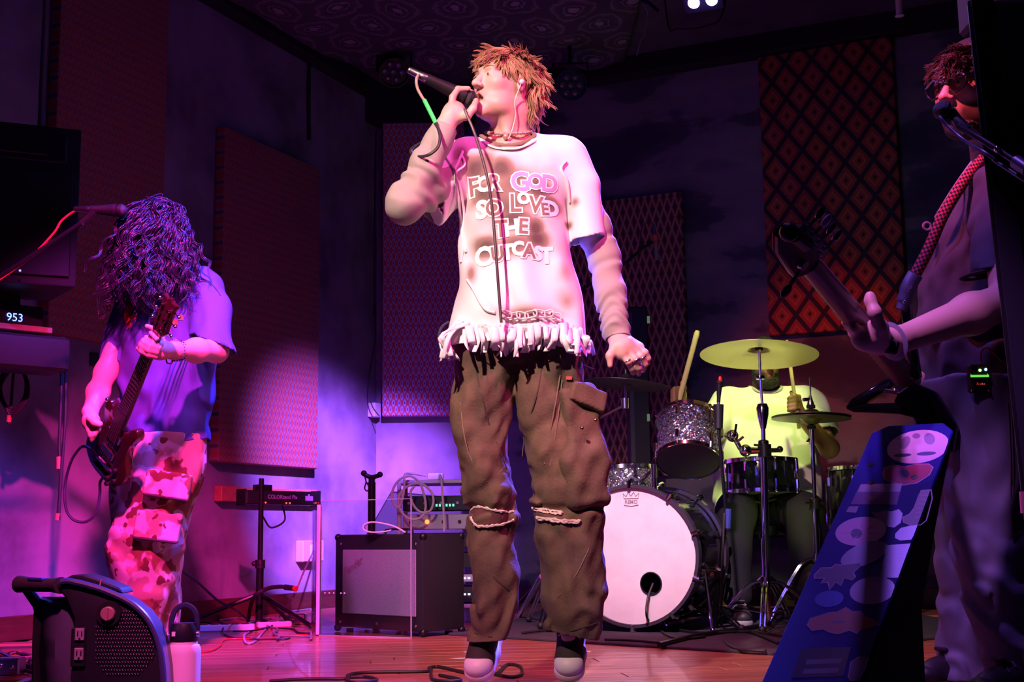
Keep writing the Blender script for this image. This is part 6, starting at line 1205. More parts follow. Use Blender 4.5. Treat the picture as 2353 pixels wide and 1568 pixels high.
    for ch, x, y, hpx, rot, kind in L:
        c = S(x, y, -.2); sz = hpx/742*1.0; xd = np.array([math.cos(rot), 0, math.sin(rot)]); zd = np.array([-math.sin(rot), 0, math.cos(rot)])
        lay = [('letter', white, 0.0065 if kind != 's' else 0.0036, 0.0022)]
        if kind == 'o': lay.append(('letter_inlay', ink, 0.0014, 0.0034))
        if kind == 'l': lay.append(('letter_inlay', lil, 0.0020, 0.0034))
        for nm, mt, of, h in lay:
            vs, fs = text_mesh(ch, sz, of); pv, pf = project([tuple(c+xd*v[0]*0.92+zd*v[1]) for v in vs], fs, bvh, h); m = MB(); m.add(pv, pf); m.build(nm, mt, ts, smooth=False)
    # neckband, frayed cords and chain of cloth links, torn hem strips
    def onf(x, y, off=0.004):
        c = S(x, y); h = bvh.ray_cast(Vector((c[0], c[1]-1, c[2])), Vector((0, 1, 0)), 3); return np.array(h[0])-np.array([0, off, 0]) if h[0] is not None else c
    olive = M('olive_trim', (0.20, 0.15, 0.09), 0.8); pale = M('pale_trim', (0.80, 0.74, 0.72), 0.8)
    rim = collar([q for q in tp if q is not NECK], NECK)
    m = MB(); m.tube(rim, 0.0075, 8, closed=True, flat=0.6); m.build('collar_trim', olive, ts)
    m = MB(); m.tube([q+(q-NECK.c)*0.13+np.array([0, -.006, -0.010]) for q in rim], 0.0045, 6, closed=True, flat=0.6); m.build('collar_trim', pale, ts)
    for pts in ([(1066, 365), (1056, 395), (1048, 420), (1060, 450), (1068, 500), (1064, 545), (1072, 590)], [(1062, 372), (1070, 398), (1050, 425), (1056, 470), (1060, 520), (1066, 575), (1060, 610)], [(1075, 655), (1090, 680), (1105, 710), (1120, 730), (1140, 738)], [(1300, 380), (1288, 400), (1302, 430), (1308, 470)]):
        m = MB(); m.tube(spline([onf(x, y, 0.006) for x, y in pts], 5), 0.0045, 6); m.build('frayed_cord', pale, ts)
    for k in range(7):
        x0 = 1163+k*18.5; c = onf(x0, 742+3*math.sin(k), 0.012); m = MB(); a = 0.15 if k % 2 else -0.2; xd = np.array([math.cos(a), -0.2*(k % 2), math.sin(a)])*0.016; zd = np.array([0, 0, 0.010]); m.tube(spline([c-xd-zd*.8, c-zd, c+xd-zd*.8, c+xd+zd*.8, c+zd, c-xd+zd*.8], 4, True), 0.0045, 6, closed=True, flat=0.6); m.build('cloth_link', pale, ts)
    rs = random.Random(3); zed = lambda v: v
    strips = []
    for k in range(10): x = 1050+k*3; strips.append(((x, 752+rs.uniform(-8, 10)), (1030-k*1.5+rs.uniform(-8, 8), 775+rs.uniform(-6, 6)), (1010+k*4.5+rs.uniform(-6, 6), 822+rs.uniform(-14, 8)), rs.uniform(.006, .012)))
    for k in range(16): x = 1072+k*8.2; strips.append(((x, 765+rs.uniform(-5, 5)), (x+rs.uniform(-5, 5), 783), (x+rs.uniform(-8, 8), 800+rs.uniform(-6, 14)), rs.uniform(.006, .015)))
    for k in range(9): x = 1150+k*6; strips.append(((x, 772), (x+rs.uniform(-10, 10), 795), (x+rs.uniform(-8, 12), 818+rs.uniform(-8, 6)), rs.uniform(.004, .008)))
    for k in range(14): x = 1198+k*6.6; strips.append(((x, 764+rs.uniform(-5, 5)), (x+rs.uniform(-5, 5), 780), (x+rs.uniform(-12, 8), 798+rs.uniform(-6, 14)), rs.uniform(.006, .015)))
    for k in range(18): x = 1285+k*3.6; strips.append(((x, 755+k*1.5+rs.uniform(-8, 8)), (x+8+rs.uniform(-8, 8), 785+rs.uniform(-8, 8)), (x+14+rs.uniform(-10, 12), 806+rs.uniform(-14, 14)), rs.uniform(.009, .017)))
    for k, (a, b_, c, wd) in enumerate(strips):
        pa_, pb_ = onf(*a, 0.008), S(*b_, -.13+rs.uniform(-.05, .03)); pc_ = S(*c, -.12+rs.uniform(-.06, .05))
        if a[0] < 1052: pa_ = S(*a, -.03); pb_ = S(*b_, -.05); pc_ = S(*c, -.05+rs.uniform(-.04, .04))
        if a[0] > 1335: pa_ = S(*a, -.02); pb_ = S(*b_, -.04); pc_ = S(*c, -.05+rs.uniform(-.05, .05))
        sp = spline([pa_, pb_, pc_], 5); tw = rs.uniform(-0.8, 0.8); vs = []; fs = []
        for i, q in enumerate(sp):
            an = tw*i/len(sp)*2+rs.uniform(-.1, .1); d = np.array([math.cos(an), -math.sin(an)*0.8, 0.25*math.sin(an)])*wd*(1-0.35*i/len(sp)); vs += [q-d, q+d]
        for i in range(len(sp)-1): fs.append((2*i, 2*i+1, 2*i+3, 2*i+2))
        m = MB(); m.add(vs, fs); o = m.build('hem_strip', M('torn_cotton', (0.82, 0.77, 0.78), 0.85) if k == 0 else bpy.data.materials['torn_cotton'], ts); md = o.modifiers.new('t', 'SOLIDIFY'); md.thickness = 0.002
    for pts in ([(1032, 740), (1015, 752), (1008, 775), (1012, 800)], [(1300, 800), (1320, 830), (1345, 842), (1365, 850)]):
        m = MB(); m.tube(spline([S(x, y, -.01) for x, y in pts], 5), 0.004, 6); m.build('dark_cord', M('navy_cord', (0.03, 0.03, 0.07), 0.7), ts)
    # ---- trousers
    lr = [(770, 1050, 1215, .115), (840, 1042, 1190, .118), (900, 1040, 1178, .112), (1000, 1045, 1176, .105), (1100, 1058, 1180, .10), (1180, 1072, 1184, .095), (1300, 1079, 1196, .095), (1400, 1084, 1184, .09), (1450, 1085, 1172, .085), (1490, 1086, 1168, .085)]
    rr = [(770, 1165, 1332, .115), (840, 1180, 1338, .118), (900, 1186, 1345, .115), (1000, 1196, 1368, .11), (1100, 1210, 1380, .11), (1180, 1224, 1384, .105), (1300, 1243, 1394, .105), (1400, 1250, 1388, .10), (1450, 1252, 1378, .09), (1490, 1254, 1372, .09)]
    pp = [Loft(rowsec(lr, Y+.02, .1), k=0.02, power=2.2), Loft(rowsec(rr, Y+.02, .1), k=0.012, power=2.2), Loft(rowsec([(740, 1070, 1310, .12), (800, 1052, 1325, .13), (838, 1060, 1318, .12)], Y+.03, .12), k=0.03)]
    fC = waves((5, 4, 3.0), 7, 41); fD = waves((12, 9, 7), 7, 42); zk = S(0, 1185)[2]; zb = S(0, 1420)[2]
    def dpt(p):
        zz = p[:, 2]; kn = np.exp(-((zz-zk)/0.10)**2); hb = np.exp(-((zz-zb)/0.09)**2); dg = np.sin((zz*0.9+(p[:, 0]-root[0])*0.7*np.sign(p[:, 0]-root[0]))*55+2*fC(p)); return 0.0075*fC(p)+0.0038*fD(p)+dg*(0.006*kn+0.007*hb)+0.010*np.exp(-((zz-zk)/0.012)**2)
    V, F = surf(pp, 0.0055, dpt, amp=0.03)
    denim = M('brown_canvas', (0.175, 0.108, 0.064), 0.85, var=(6, (0.062, 0.039, 0.025), 0.9), bump=(120, 0.5, 0.003))
    tr = smesh('trousers', V, F, denim, t, cuts=[(S(1125, 1472), (0.06, 0.0, -1), lambda c: c[0] < S(1215, 0)[0]), (S(1310, 1458), (-0.22, 0, -1), lambda c: c[0] > S(1215, 0)[0])], solid=0.004)
    me = tr.data; bt = BVHTree.FromPolygons([tuple(np.array(v.co)+LOC[t.name]) for v in me.vertices], [tuple(p.vertices) for p in me.polygons])
    def onp(x, y, off=0.003):
        c = S(x, y); h = bt.ray_cast(Vector((c[0], c[1]-1, c[2])), Vector((0, 1, 0)), 3); return np.array(h[0])-np.array([0, off, 0]) if h[0] is not None else c
    pk = [Box(S(1338, 1000, -.055), (0.062, 0.030, 0.150), rotz(0.45)@roty(-0.12), 0.02, 0.03), Box(S(1342, 1100, -.055), (0.070, 0.036, 0.085), rotz(0.35)@roty(-0.2), 0.025, 0.04)]
    V, F = surf(pk, 0.005, lambda p: 0.006*fC(p*1.4)+0.004*np.sin(p[:, 2]*45+p[:, 0]*60), amp=0.02); pocket = smesh('cargo_pocket', V, F, denim, tr)
    fl_ = [Box(S(1346, 912, -.075), (0.064, 0.026, 0.034), rotz(0.45)@roty(0.30), 0.010, 0.02)]; V, F = surf(fl_, 0.005, lambda p: 0.004*fC(p)); smesh('pocket_flap', V, F, denim, tr)
    m = MB(); m.ball(S(1368, 966, -.13), 0.006); m.ball(S(1337, 984, -.13), 0.006); m.build('brass_stud', M('brass', (0.8, 0.5, 0.2), 0.25, 1.0), pocket)
    m = MB(); c = onp(1305, 876, .006); m.box(c, (0.018, 0.004, 0.010)); m.build('red_label', M('red_label', (0.7, 0.06, 0.08), 0.7), tr)
    seam = M('tan_thread', (0.22, 0.15, 0.10), 0.8); sd_ = M('dark_seam', (0.07, 0.048, 0.034), 0.9)
    for pts, mt in (([(1243, 855), (1236, 900), (1220, 955), (1205, 1010), (1200, 1050)], sd_), ([(1095, 860), (1110, 920), (1125, 980), (1150, 1040), (1165, 1080)], sd_), ([(1285, 870), (1275, 930), (1262, 1000), (1250, 1070)], seam), ([(1290, 880), (1283, 940), (1275, 1000), (1262, 1075)], seam), ([(1060, 930), (1068, 1000), (1085, 1060), (1120, 1110)], seam), ([(1350, 1260), (1320, 1320), (1280, 1370), (1258, 1400)], seam), ([(1110, 1290), (1140, 1330), (1170, 1355)], sd_), ([(1090, 1455), (1130, 1462), (1168, 1458)], sd_), ([(1255, 1452), (1310, 1446), (1370, 1428)], sd_)):
        m = MB(); m.tube(spline([onp(x, y, .0) for x, y in pts], 6), 0.0022, 5); m.build('seam', mt, tr)
    # ripped knees: dark patches, the tear's inner shade painted on, with frayed white edges
    fray = M('frayed_thread', (0.75, 0.62, 0.50), 0.9); hole = M('painted_rip_shade', (0.10, 0.035, 0.035), 0.9)
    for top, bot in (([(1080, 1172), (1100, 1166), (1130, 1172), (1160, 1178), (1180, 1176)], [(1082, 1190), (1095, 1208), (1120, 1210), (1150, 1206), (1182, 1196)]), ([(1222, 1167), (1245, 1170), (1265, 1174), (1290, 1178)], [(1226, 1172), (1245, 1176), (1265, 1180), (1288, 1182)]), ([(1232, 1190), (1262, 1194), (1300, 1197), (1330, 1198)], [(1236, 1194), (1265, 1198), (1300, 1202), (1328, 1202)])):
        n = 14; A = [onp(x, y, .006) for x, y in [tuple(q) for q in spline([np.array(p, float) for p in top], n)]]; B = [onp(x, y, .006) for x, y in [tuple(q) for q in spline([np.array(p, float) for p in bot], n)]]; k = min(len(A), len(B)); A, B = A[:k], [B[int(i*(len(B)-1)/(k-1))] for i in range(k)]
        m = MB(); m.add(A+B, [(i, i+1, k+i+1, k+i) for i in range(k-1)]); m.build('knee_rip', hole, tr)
        for ed in (A, B): m = MB(); m.tube([q+np.array([0, -.002, rs.uniform(-.002, .002)]) for q in ed[::2]], [0.0035+rs.uniform(-.0015, .002) for _ in ed[::2]], 5); m.build('frayed_edge', fray, tr)
    # ---- shoes
    sm = [M('dark_suede', (0.035, 0.022, 0.020), 0.8), M('cream_rubber', (0.82, 0.70, 0.62), 0.5), M('white_rubber', (0.88, 0.84, 0.80), 0.45), M('pale_lace', (0.85, 0.70, 0.60), 0.7)]
    shoe(t, S(1118, 1405, .10), -14, 33, sm); shoe(t, S(1312, 1403, .10), -8, 33, sm)
    return t, H, wR, eR
sing, SH, swR, seR = singer()
mic_s = mic(P(979, 180, 3.835), P(1070, 224, 3.885), 0.025, 'black hand-held microphone at the singer mouth', hr=1.12)
Yq = 3.80
tcab = thing('singer_mic_cable', P(966, 172, 3.82), 'microphone cable with a green sleeve looped round the singer wrist', 'cable')
m = MB(); m.tube(spline([P(972, 175, 3.83), P(964, 171, 3.82), P(957, 182, Yq), P(959, 202, Yq), P(968, 220, Yq), P(976, 232, Yq)], 6), 0.0048, 8); m.build('cable_run', M('tan_cable', (0.30, 0.24, 0.18), 0.5), tcab)
m = MB(); m.tube([P(975, 230, Yq), P(988, 256, Yq-.005), P(1002, 284, Yq-.02)], 0.0068, 8); m.build('green_sleeve', M('green_tape', (0.06, 0.75, 0.16), 0.4), tcab)
m = MB(); m.tube(spline([P(1001, 282, Yq-.02), P(1009, 302, 3.76), P(1011, 320, 3.75), P(1005, 340, 3.745), P(985, 356, 3.745), P(962, 360, 3.77), P(945, 352, 3.81), P(948, 340, 3.86), P(975, 328, 3.88), P(1012, 335, 3.86), P(1032, 345, 3.82)], 6), 0.0048, 8); m.build('cable_run', M('black_cable', (0.03, 0.026, 0.028), 0.45), tcab)
cable('hanging_mic_lead', [P(1068, 249, 3.80), P(1072, 262, 3.80), P(1088, 300, 3.79), P(1108, 362, 3.79), P(1124, 430, 3.79), P(1133, 500, 3.795), P(1141, 600, 3.795), P(1147, 680, 3.80), P(1152, 742, 3.80)], 0.0045, M('brown_cable', (0.055, 0.035, 0.04), 0.45), 'thin dark lead hanging straight down over the singer shirt')
# ------------------------------------------------------------------ guitarist on the left
def guitarist():
    Y = 5.0; S = lambda x, y, dy=0.0: P(x, y, Y+dy)
    root = S(360, 1514); root[2] = 0.0
    t = thing('person', root, 'long-haired guitarist with bowed head in dark blue T-shirt and camouflage cargo trousers', 'person')
    H = Head(S(356, 548, -.08), -30, 38, -6, 1.02)
    nb = S(395, 640, .06); sL, eL, wL = S(474, 672, .0), S(497, 806, -.17), S(402, 806, -.44); sR, eR, wR = S(300, 700, .06), S(243, 858, .0), S(207, 948, -.20)
    b = H.prims()+[Cap(H.w((0, 0.035, -0.06)), nb, 0.052, 0.06, 0.03), Cap(sR+np.array([.03, .02, -.02]), sL+np.array([-.04, .03, -.02]), 0.045, 0.045, 0.05), Loft(rowsec([(680, 320, 460, .09), (800, 310, 460, .10), (1000, 300, 460, .10), (1080, 300, 455, .10)], Y+.05, .1), k=0.05)]
    b += chain([sL+np.array([-.02, .02, 0]), eL, (eL+wL)/2, wL], [0.036, 0.042, 0.042, 0.029], 0.03)+chain([sR, eR, (eR+wR)/2, wR], [0.036, 0.041, 0.040, 0.027], 0.03)
    hip = S(375, 1050, .05); kA, aA = S(320, 1270, -.02), S(325, 1465, .03); kB, aB = S(380, 1290, .16), S(387, 1465, .20)
    b += chain([hip+np.array([-.06, 0, 0]), kA, aA], [0.085, 0.06, 0.04], 0.04)+chain([hip+np.array([.06, .02, 0]), kB, aB], [0.085, 0.06, 0.04], 0.04)
    g = lambda x, y, d=4.52: P(x, y, d)
    # fretting hand: palm behind the neck, fingers wrapping over, thumb up
    b += [Cap(wL, g(375, 806), 0.028, 0.030, 0.02), Ell(g(362, 808, 4.51), (0.034, 0.030, 0.030), None, 0.02)]
    b += finger([g(370, 792, 4.47), g(352, 788, 4.45), g(340, 782, 4.46), g(336, 775, 4.48)], 0.0105, 0.0080)
    b += finger([g(364, 800, 4.46), g(344, 796, 4.44), g(330, 786, 4.45), g(328, 782, 4.48)], 0.0105, 0.0080)
    b += finger([g(360, 810, 4.46), g(340, 805, 4.44), g(324, 795, 4.45), g(322, 790, 4.48)], 0.0102, 0.0080)
    b += finger([g(358, 820, 4.47), g(340, 816, 4.45), g(324, 808, 4.45), g(316, 801, 4.47)], 0.0096, 0.0074)
    b += finger([g(378, 794, 4.53), g(368, 774, 4.55), g(352, 757, 4.54), g(338, 750, 4.52)], 0.0125, 0.0090, 0.010)
    # strumming hand
    k = lambda x, y, d=4.74: P(x, y, d)
    b += [Cap(wR, k(208, 966), 0.026, 0.028, 0.02), Ell(k(210, 972), (0.030, 0.026, 0.034), None, 0.02)]
    for i, (x0, y0, x1, y1, x2, y2) in enumerate(((218, 964, 230, 975, 226, 987), (216, 974, 226, 988, 220, 997), (210, 982, 217, 998, 214, 1008), (203, 986, 209, 1001, 210, 1012))): b += finger([k(x0, y0, 4.72), k(x1, y1, 4.70), k(x2, y2, 4.71)], 0.0105, 0.0078)
    b += finger([k(205, 962, 4.70), k(216, 972, 4.68), k(228, 977, 4.68)], 0.012, 0.009, 0.01)
    V, F = surf(b, 0.0048); smesh('body', V, F, SKIN, t, cols=H.colour((0.60, 0.36, 0.28), stub=(0.08, 0.05, 0.04), amt=0.8))
    H.features(t, brow=(0.03, 0.02, 0.02))
    # tattooed forearm marks
    tat = M('tattoo_ink', (0.16, 0.12, 0.16), 0.6)
    bv = BVHTree.FromPolygons([tuple(v) for v in V], [tuple(f) for f in F])
    for (x, y, r) in ((455, 795, .020), (440, 800, .014), (428, 808, .012), (462, 806, .010), (446, 815, .012)):
        c = S(x, y); N = 14; vs = [tuple(c+np.array([r*math.cos(6.283*i/N), 0, r*(0.8+0.2*(i % 2))*math.sin(6.283*i/N)])) for i in range(N)]; inn = [tuple(c+np.array([r*.6*math.cos(6.283*i/N), 0, r*.55*math.sin(6.283*i/N)])) for i in range(N)]
        pv, pf = project(vs+inn, [(i, (i+1) % N, N+(i+1) % N, N+i) for i in range(N)], bv, 0.0012, 0.008); m = MB(); m.add(pv, pf); m.build('tattoo', tat, t)
    # hair
    hm = M('black_curly_hair', (0.022, 0.021, 0.045), 0.28, var=(40, (0.010, 0.009, 0.016), 0.6)); hcp = [H.E((0, 0.02, 0.045), (0.088, 0.108, 0.098)), H.E((0, 0.05, -0.06), (0.098, 0.075, 0.12), 0.05), H.E((0, -0.08, -0.05), (0.045, 0.06, 0.08), 0.02, 's')]
    V, F = surf(hcp, 0.006, lambda p: 0.006*waves((18, 18, 18), 6, 5)(p)); hc = smesh('hair', V, F, hm, t)
    m = H.locks(330, 5, lambda p: 0.34 if p[1] > -0.03 else 0.30, lambda p: p[2] > -0.01 and (p[1] > -0.06 or p[2] > 0.06), grav=0.24, curl=0.010, r0=0.0026, wob=0.22, infl=1.10, step=0.0115, lift=0.16, strands=8, width=0.012, freq=0.80); m.build('hair_lock', hm, hc)['kind'] = 'stuff'
    m = H.locks(120, 8, lambda p: 0.33, lambda p: p[1] < -0.02 and p[2] > 0.05, grav=0.22, curl=0.012, r0=0.0026, wob=0.3, infl=1.12, step=0.0115, lift=0.15, strands=8, width=0.012, freq=0.80); m.build('fringe_lock', hm, hc)['kind'] = 'stuff'
    # ---- T-shirt
    lc_, ld = S(480, 786, -.12), nrm(np.array([-0.38, -0.05, -0.92])); rc_, rd = S(258, 836, .03), nrm(eR-sR)
    rows = [(650, 345, 450, .07, .04), (680, 305, 478, .11, .03), (740, 283, 490, .135), (830, 275, 490, .14), (920, 280, 486, .14), (1000, 279, 480, .142), (1070, 283, 478, .145)]
    tp = [Loft(rowsec(rows, Y+.04, .13), k=0.05, power=2.3), Cap(S(320, 690, .05), S(462, 660, .03), 0.07, 0.075, 0.05), Ell(nb-np.array([0, 0, .03]), (0.085, 0.075, 0.05), None, 0.04)]
    tp += [Cap(S(456, 668, .01), S(482, 715, -.05), 0.085, 0.080, 0.04), CutCap(S(482, 715, -.05), S(496, 860, -.22), 0.080, 0.076, 0.015, lc_, ld), Cap(S(310, 700, .05), S(280, 770, .05), 0.072, 0.062, 0.04), CutCap(S(280, 770, .05), S(248, 880, .02), 0.062, 0.056, 0.015, rc_, rd)]
    NE = Ell(nb+np.array([-.03, -.03, .045]), (0.08, 0.09, 0.06), rotx(-.4), .012, 's'); rim = collar(tp, NE); tp.append(NE)
    fA = waves((4, 3, 2.2), 7, 51); fB = waves((9, 6, 5), 7, 52); zl = S(0, 930)[2]
    def dts(p): dg = np.sin((p[:, 2]*0.9+p[:, 0]*0.55)*42+1.8*fA(p)); return 0.006*fA(p)+0.003*fB(p)+0.008*dg*np.exp(-((p[:, 2]-zl)/0.11)**2)
    V, F = surf(tp, 0.006, dts, amp=0.03)
    tm = M('navy_cotton', (0.055, 0.048, 0.28), 0.85, bump=(450, 0.2, 0.001))
    ts = smesh('t_shirt', V, F, tm, t, cuts=[(S(380, 1030), (0.22, 0, -1), lambda c: True)], solid=0.004, caps=[(lc_, ld, .13), (rc_, rd, .12)])
    m = MB(); m.tube(rim, .008, 8, closed=True, flat=.6); m.build('collar', tm, ts)
    bvh = BVHTree.FromPolygons([tuple(np.array(v.co)+LOC[t.name]) for v in ts.data.vertices], [tuple(p.vertices) for p in ts.data.polygons]); red = M('red_print', (0.55, 0.07, 0.05), 0.8); org = M('orange_print', (0.70, 0.16, 0.06), 0.8)
    def deco(px, mt, nm='shirt_print'):
        c = [tuple(S(x, y)) for x, y in px]; pv, pf = project(c, [tuple(range(len(c)))], bvh, 0.003, 0.012); m = MB(); m.add(pv, pf); m.build(nm, mt, ts)
    for px in ([(318, 690), (338, 686), (334, 696), (328, 712), (322, 716)], [(296, 712), (308, 704), (316, 730), (330, 728), (326, 742), (312, 748), (300, 750), (294, 738)], [(306, 752), (318, 748), (312, 760), (302, 764)], [(290, 752), (296, 750), (292, 756)], [(306, 700), (314, 694), (318, 706), (310, 716)]): deco(px, red)
    for cx, cy in ((400, 763), (415, 748), (428, 738)): deco([(cx-6, cy+6), (cx-5, cy-4), (cx, cy-8), (cx+5, cy-4), (cx+6, cy+6)], org)
    m = MB(); on = lambda x, y: (lambda h, c: np.array(h[0])-np.array([0, .002, 0]) if h[0] is not None else c)(bvh.ray_cast(Vector(tuple(S(x, y)+np.array([0, -1, 0]))), Vector((0, 1, 0)), 3), S(x, y))
    m.tube(spline([on(436, 655), on(438, 690), on(452, 670), on(478, 655), on(500, 665), on(520, 690)], 5), 0.0022, 5); m.build('shoulder_seam', M('dark_navy_seam', (0.03, 0.03, 0.09), 0.9), ts)
    # ---- camouflage trousers
    camo = M('camo_ripstop', (0.4, 0.25, 0.2), 0.85, bump=(300, 0.2, 0.001)); gg = NG(camo); a1 = gg.ramp(gg.noise(7, detail=2), [(0.44, (0, 0, 0)), (0.47, (1, 1, 1))]); a2 = gg.ramp(gg.noise(11, detail=2.5), [(0.50, (0, 0, 0)), (0.53, (1, 1, 1))]); a3 = gg.ramp(gg.noise(16, detail=2), [(0.56, (0, 0, 0)), (0.58, (1, 1, 1))])
    gg.out(gg.mix(a3, gg.mix(a2, gg.mix(a1, (0.20, 0.075, 0.045), (0.33, 0.21, 0.19)), (0.46, 0.39, 0.44)), (0.11, 0.032, 0.022)))
    la = [(1000, 285, 472, .13), (1060, 268, 470, .13), (1100, 260, 460, .128), (1200, 249, 434, .12), (1290, 247, 412, .115), (1350, 258, 398, .11), (1420, 268, 376, .10), (1480, 275, 366, .095), (1530, 278, 362, .09)]
    lb = [(1050, 330, 468, .12), (1200, 335, 432, .11), (1330, 345, 412, .10), (1420, 358, 416, .095), (1500, 362, 408, .09), (1530, 364, 406, .09)]
    fC = waves((5, 4, 4), 7, 61)
    V, F = surf([Loft(rowsec(la, Y+.02, .1), k=.02), Loft(rowsec(lb, Y+.17, .1), k=.02)], 0.006, lambda p: 0.006*fC(p)+0.004*np.sin(p[:, 2]*60+p[:, 0]*25+2*fC(p))*np.exp(-((p[:, 2]-S(0, 1300)[2])/0.16)**2), amp=0.03)
    tr = smesh('trousers', V, F, camo, t, cuts=[(np.array([0, 0, 0.045]), (0, 0, -1), lambda c: True)], solid=0.004)
    for c, hw, rot in ((S(385, 1115, -.125), (0.085, 0.018, 0.050), .16), (S(362, 1210, -.115), (0.085, 0.018, 0.055), .14)):
        V, F = surf([Box(c, hw, rotz(0.10)@roty(rot), 0.010, 0.01)], 0.005, lambda p: 0.002*fC(p*2)); smesh('cargo_pocket', V, F, camo, tr)
        m = MB(rotz(0.10)@roty(rot), c); m.box((0, -0.012, -hw[2]+0.004), (hw[0]*1.9, 0.016, 0.010)); m.build('pocket_shade_strip', M('pocket_shade', (0.05, 0.03, 0.04), 0.9) if rot > .15 else bpy.data.materials['pocket_shade'], tr, bevel=.003)  # dark strip painted as shade along the pocket's lower edge
    sm = [M('black_canvas_shoe', (0.02, 0.02, 0.025), 0.7), M('black_sole', (0.02, 0.02, 0.02), 0.6), bpy.data.materials['black_canvas_shoe'] if False else M('black_toe', (0.03, 0.028, 0.03), 0.5), M('black_lace', (0.03, 0.03, 0.03), 0.7)]
    a = S(322, 1450, .05); a[2] = 0.115; shoe(t, a, -20, 0, sm, vox=0.006); a = S(388, 1450, .22); a[2] = 0.115; shoe(t, a, 15, 0, sm, vox=0.006)
    # bracelets
    for x, r, mt in ((403, .036, 'steel_beads'), (409, .036, 'dark_beads')):
        c = P(x, 806, 4.57+(x-403)*.004); ax = nrm(wL-eL); m = MB(); Fm = frame(ax)
        for i in range(22): an = 6.283*i/22; m.ball(c+Fm@np.array([r*math.cos(an), r*math.sin(an), 0]), 0.0042, 6)
        m.build('bracelet', M(mt, (0.35, 0.36, 0.5) if 'steel' in mt else (0.03, 0.03, 0.05), 0.25, 0.7), t)['kind'] = 'stuff'
    m = MB(); m.tube(spline([P(382, 826, 4.55), P(384, 834, 4.55), P(392, 836, 4.55), P(397, 830, 4.56), P(398, 822, 4.56)], 5), 0.003, 6); m.build('wrist_cord', M('wrist_cord', (0.10, 0.04, 0.04), 0.6), t)
    # small ear stud light on a drooping thread is left out; ---- guitar
    tip, nut, jnt, end = P(438, 704, 4.36), P(360, 772, 4.455), P(268, 930, 4.70), P(226, 1096, 4.86)
    ax = nrm(nut-end); side0 = np.array([1.0, 0, 0.35]); fn = nrm(np.cross(ax, side0)); fn = fn if fn[1] < 0 else -fn; fn = nrm(fn+np.array([-1.15, 0, 0.1])); fn = nrm(fn-np.dot(fn, ax)*ax); sd = np.cross(ax, fn); sd = sd if sd[0] > 0 else -sd
    R = np.stack([sd, ax, fn], 1); O = P(258, 1000, 4.76); Ln = np.dot(nut-O, ax); O = nut-ax*Ln                 # local: x across, y along the neck, z out of the face
    gt = thing('electric_guitar', O-np.array([0, 0, .2]), 'dark double-horned electric guitar held by the long-haired guitarist', 'guitar')
    lac = M('black_cherry_lacquer', (0.030, 0.008, 0.010), 0.15, coat=0.6)
    outl = [(0.0, -0.205), (0.075, -0.195), (0.125, -0.145), (0.130, -0.085), (0.095, -0.025), (0.088, 0.03), (0.105, 0.085), (0.098, 0.125), (0.070, 0.118), (0.045, 0.075), (0.0, 0.07), (-0.045, 0.075), (-0.072, 0.120), (-0.105, 0.128), (-0.110, 0.085), (-0.090, 0.03), (-0.100, -0.03), (-0.135, -0.09), (-0.128, -0.15), (-0.075, -0.196)]
    oo = [tuple(q) for q in spline([np.array(q) for q in outl], 3, True)]
    m = MB(R, O); m.prism([(x*.9, y*.9, -0.036) for x, y in oo], (0, 0, 0.036)); m.build('guitar_body', lac, gt, bevel=0.005, seg=2)
    m = MB(R, O); m.prism([(-0.026, 0.0, 0.002), (0.026, 0.0, 0.002), (0.021, Ln, 0.002), (-0.021, Ln, 0.002)], (0, 0, 0.012)); m.build('fretboard', M('rosewood', (0.025, 0.014, 0.012), 0.45), gt)
    m = MB(R, O); m.tube([(0, 0.04, -0.004), (0, Ln*0.5, -0.004), (0, Ln+0.01, -0.002)], [0.025, 0.0225, 0.020], 12, flat=0.6, hint=(0, 0, 1)); m.build('neck', M('neck_mahogany', (0.09, 0.03, 0.02), 0.4), gt)
    for i in range(1, 20):
        y = Ln*(2**(-i/12))-0.03*(1-2**(-i/12)); w_ = 0.021+(0.005)*(1-y/Ln)
        m = MB(R, O); m.box((0, y, 0.015), (2*w_, 0.003, 0.002)); m.build('fret', NEUT, gt)
    m = MB(R, O); m.box((0, Ln+0.003, 0.012), (0.044, 0.008, 0.014)); m.build('nut', M('bone_nut', (0.85, 0.78, 0.75), 0.4), gt)
    hs = [(-0.021, 0.006), (0.021, 0.006), (0.040, 0.04), (0.034, 0.13), (0.040, 0.165), (0.012, 0.158), (0.0, 0.172), (-0.012, 0.158), (-0.040, 0.165), (-0.034, 0.13), (-0.040, 0.04)]
    m = MB(R, O); m.prism([(x, Ln+y, -0.010) for x, y in hs], (0, 0.0, 0.016)); m.build('headstock', lac, gt, bevel=0.003)
    for i in range(3):
        for s_ in (-1, 1):
            y = Ln+0.045+0.042*i; m = MB(R, O); m.cyl((s_*0.020, y, 0.004), (s_*0.020, y, 0.020), 0.006, 0.006, 10); m.tube([(s_*0.034, y, -0.004), (s_*0.050, y, -0.004)], 0.003, 6); m.ball((s_*0.056, y, -0.004), (0.009, 0.006, 0.007), 10); m.build('tuning_peg', CHR, gt)
    for y in (0.02, -0.06): m = MB(R, O); m.box((0, y, 0.004), (0.075, 0.036, 0.014)); m.build('pickup', M('pickup_chrome', (0.6, 0.6, 0.65), 0.2, 1.0), gt, bevel=0.004)
    m = MB(R, O); m.box((0, -0.115, 0.006), (0.080, 0.016, 0.014)); m.box((0, -0.155, 0.006), (0.090, 0.012, 0.014)); m.build('bridge', CHR, gt, bevel=0.003)
    for q in ((0.065, -0.10), (0.080, -0.14), (0.045, -0.155), (0.055, -0.175)): m = MB(R, O); m.lathe([(0.010, 0), (0.009, 0.012), (0, 0.013)], (q[0], q[1], 0), (0, 0, 1), 12); m.build('knob', BLK, gt)
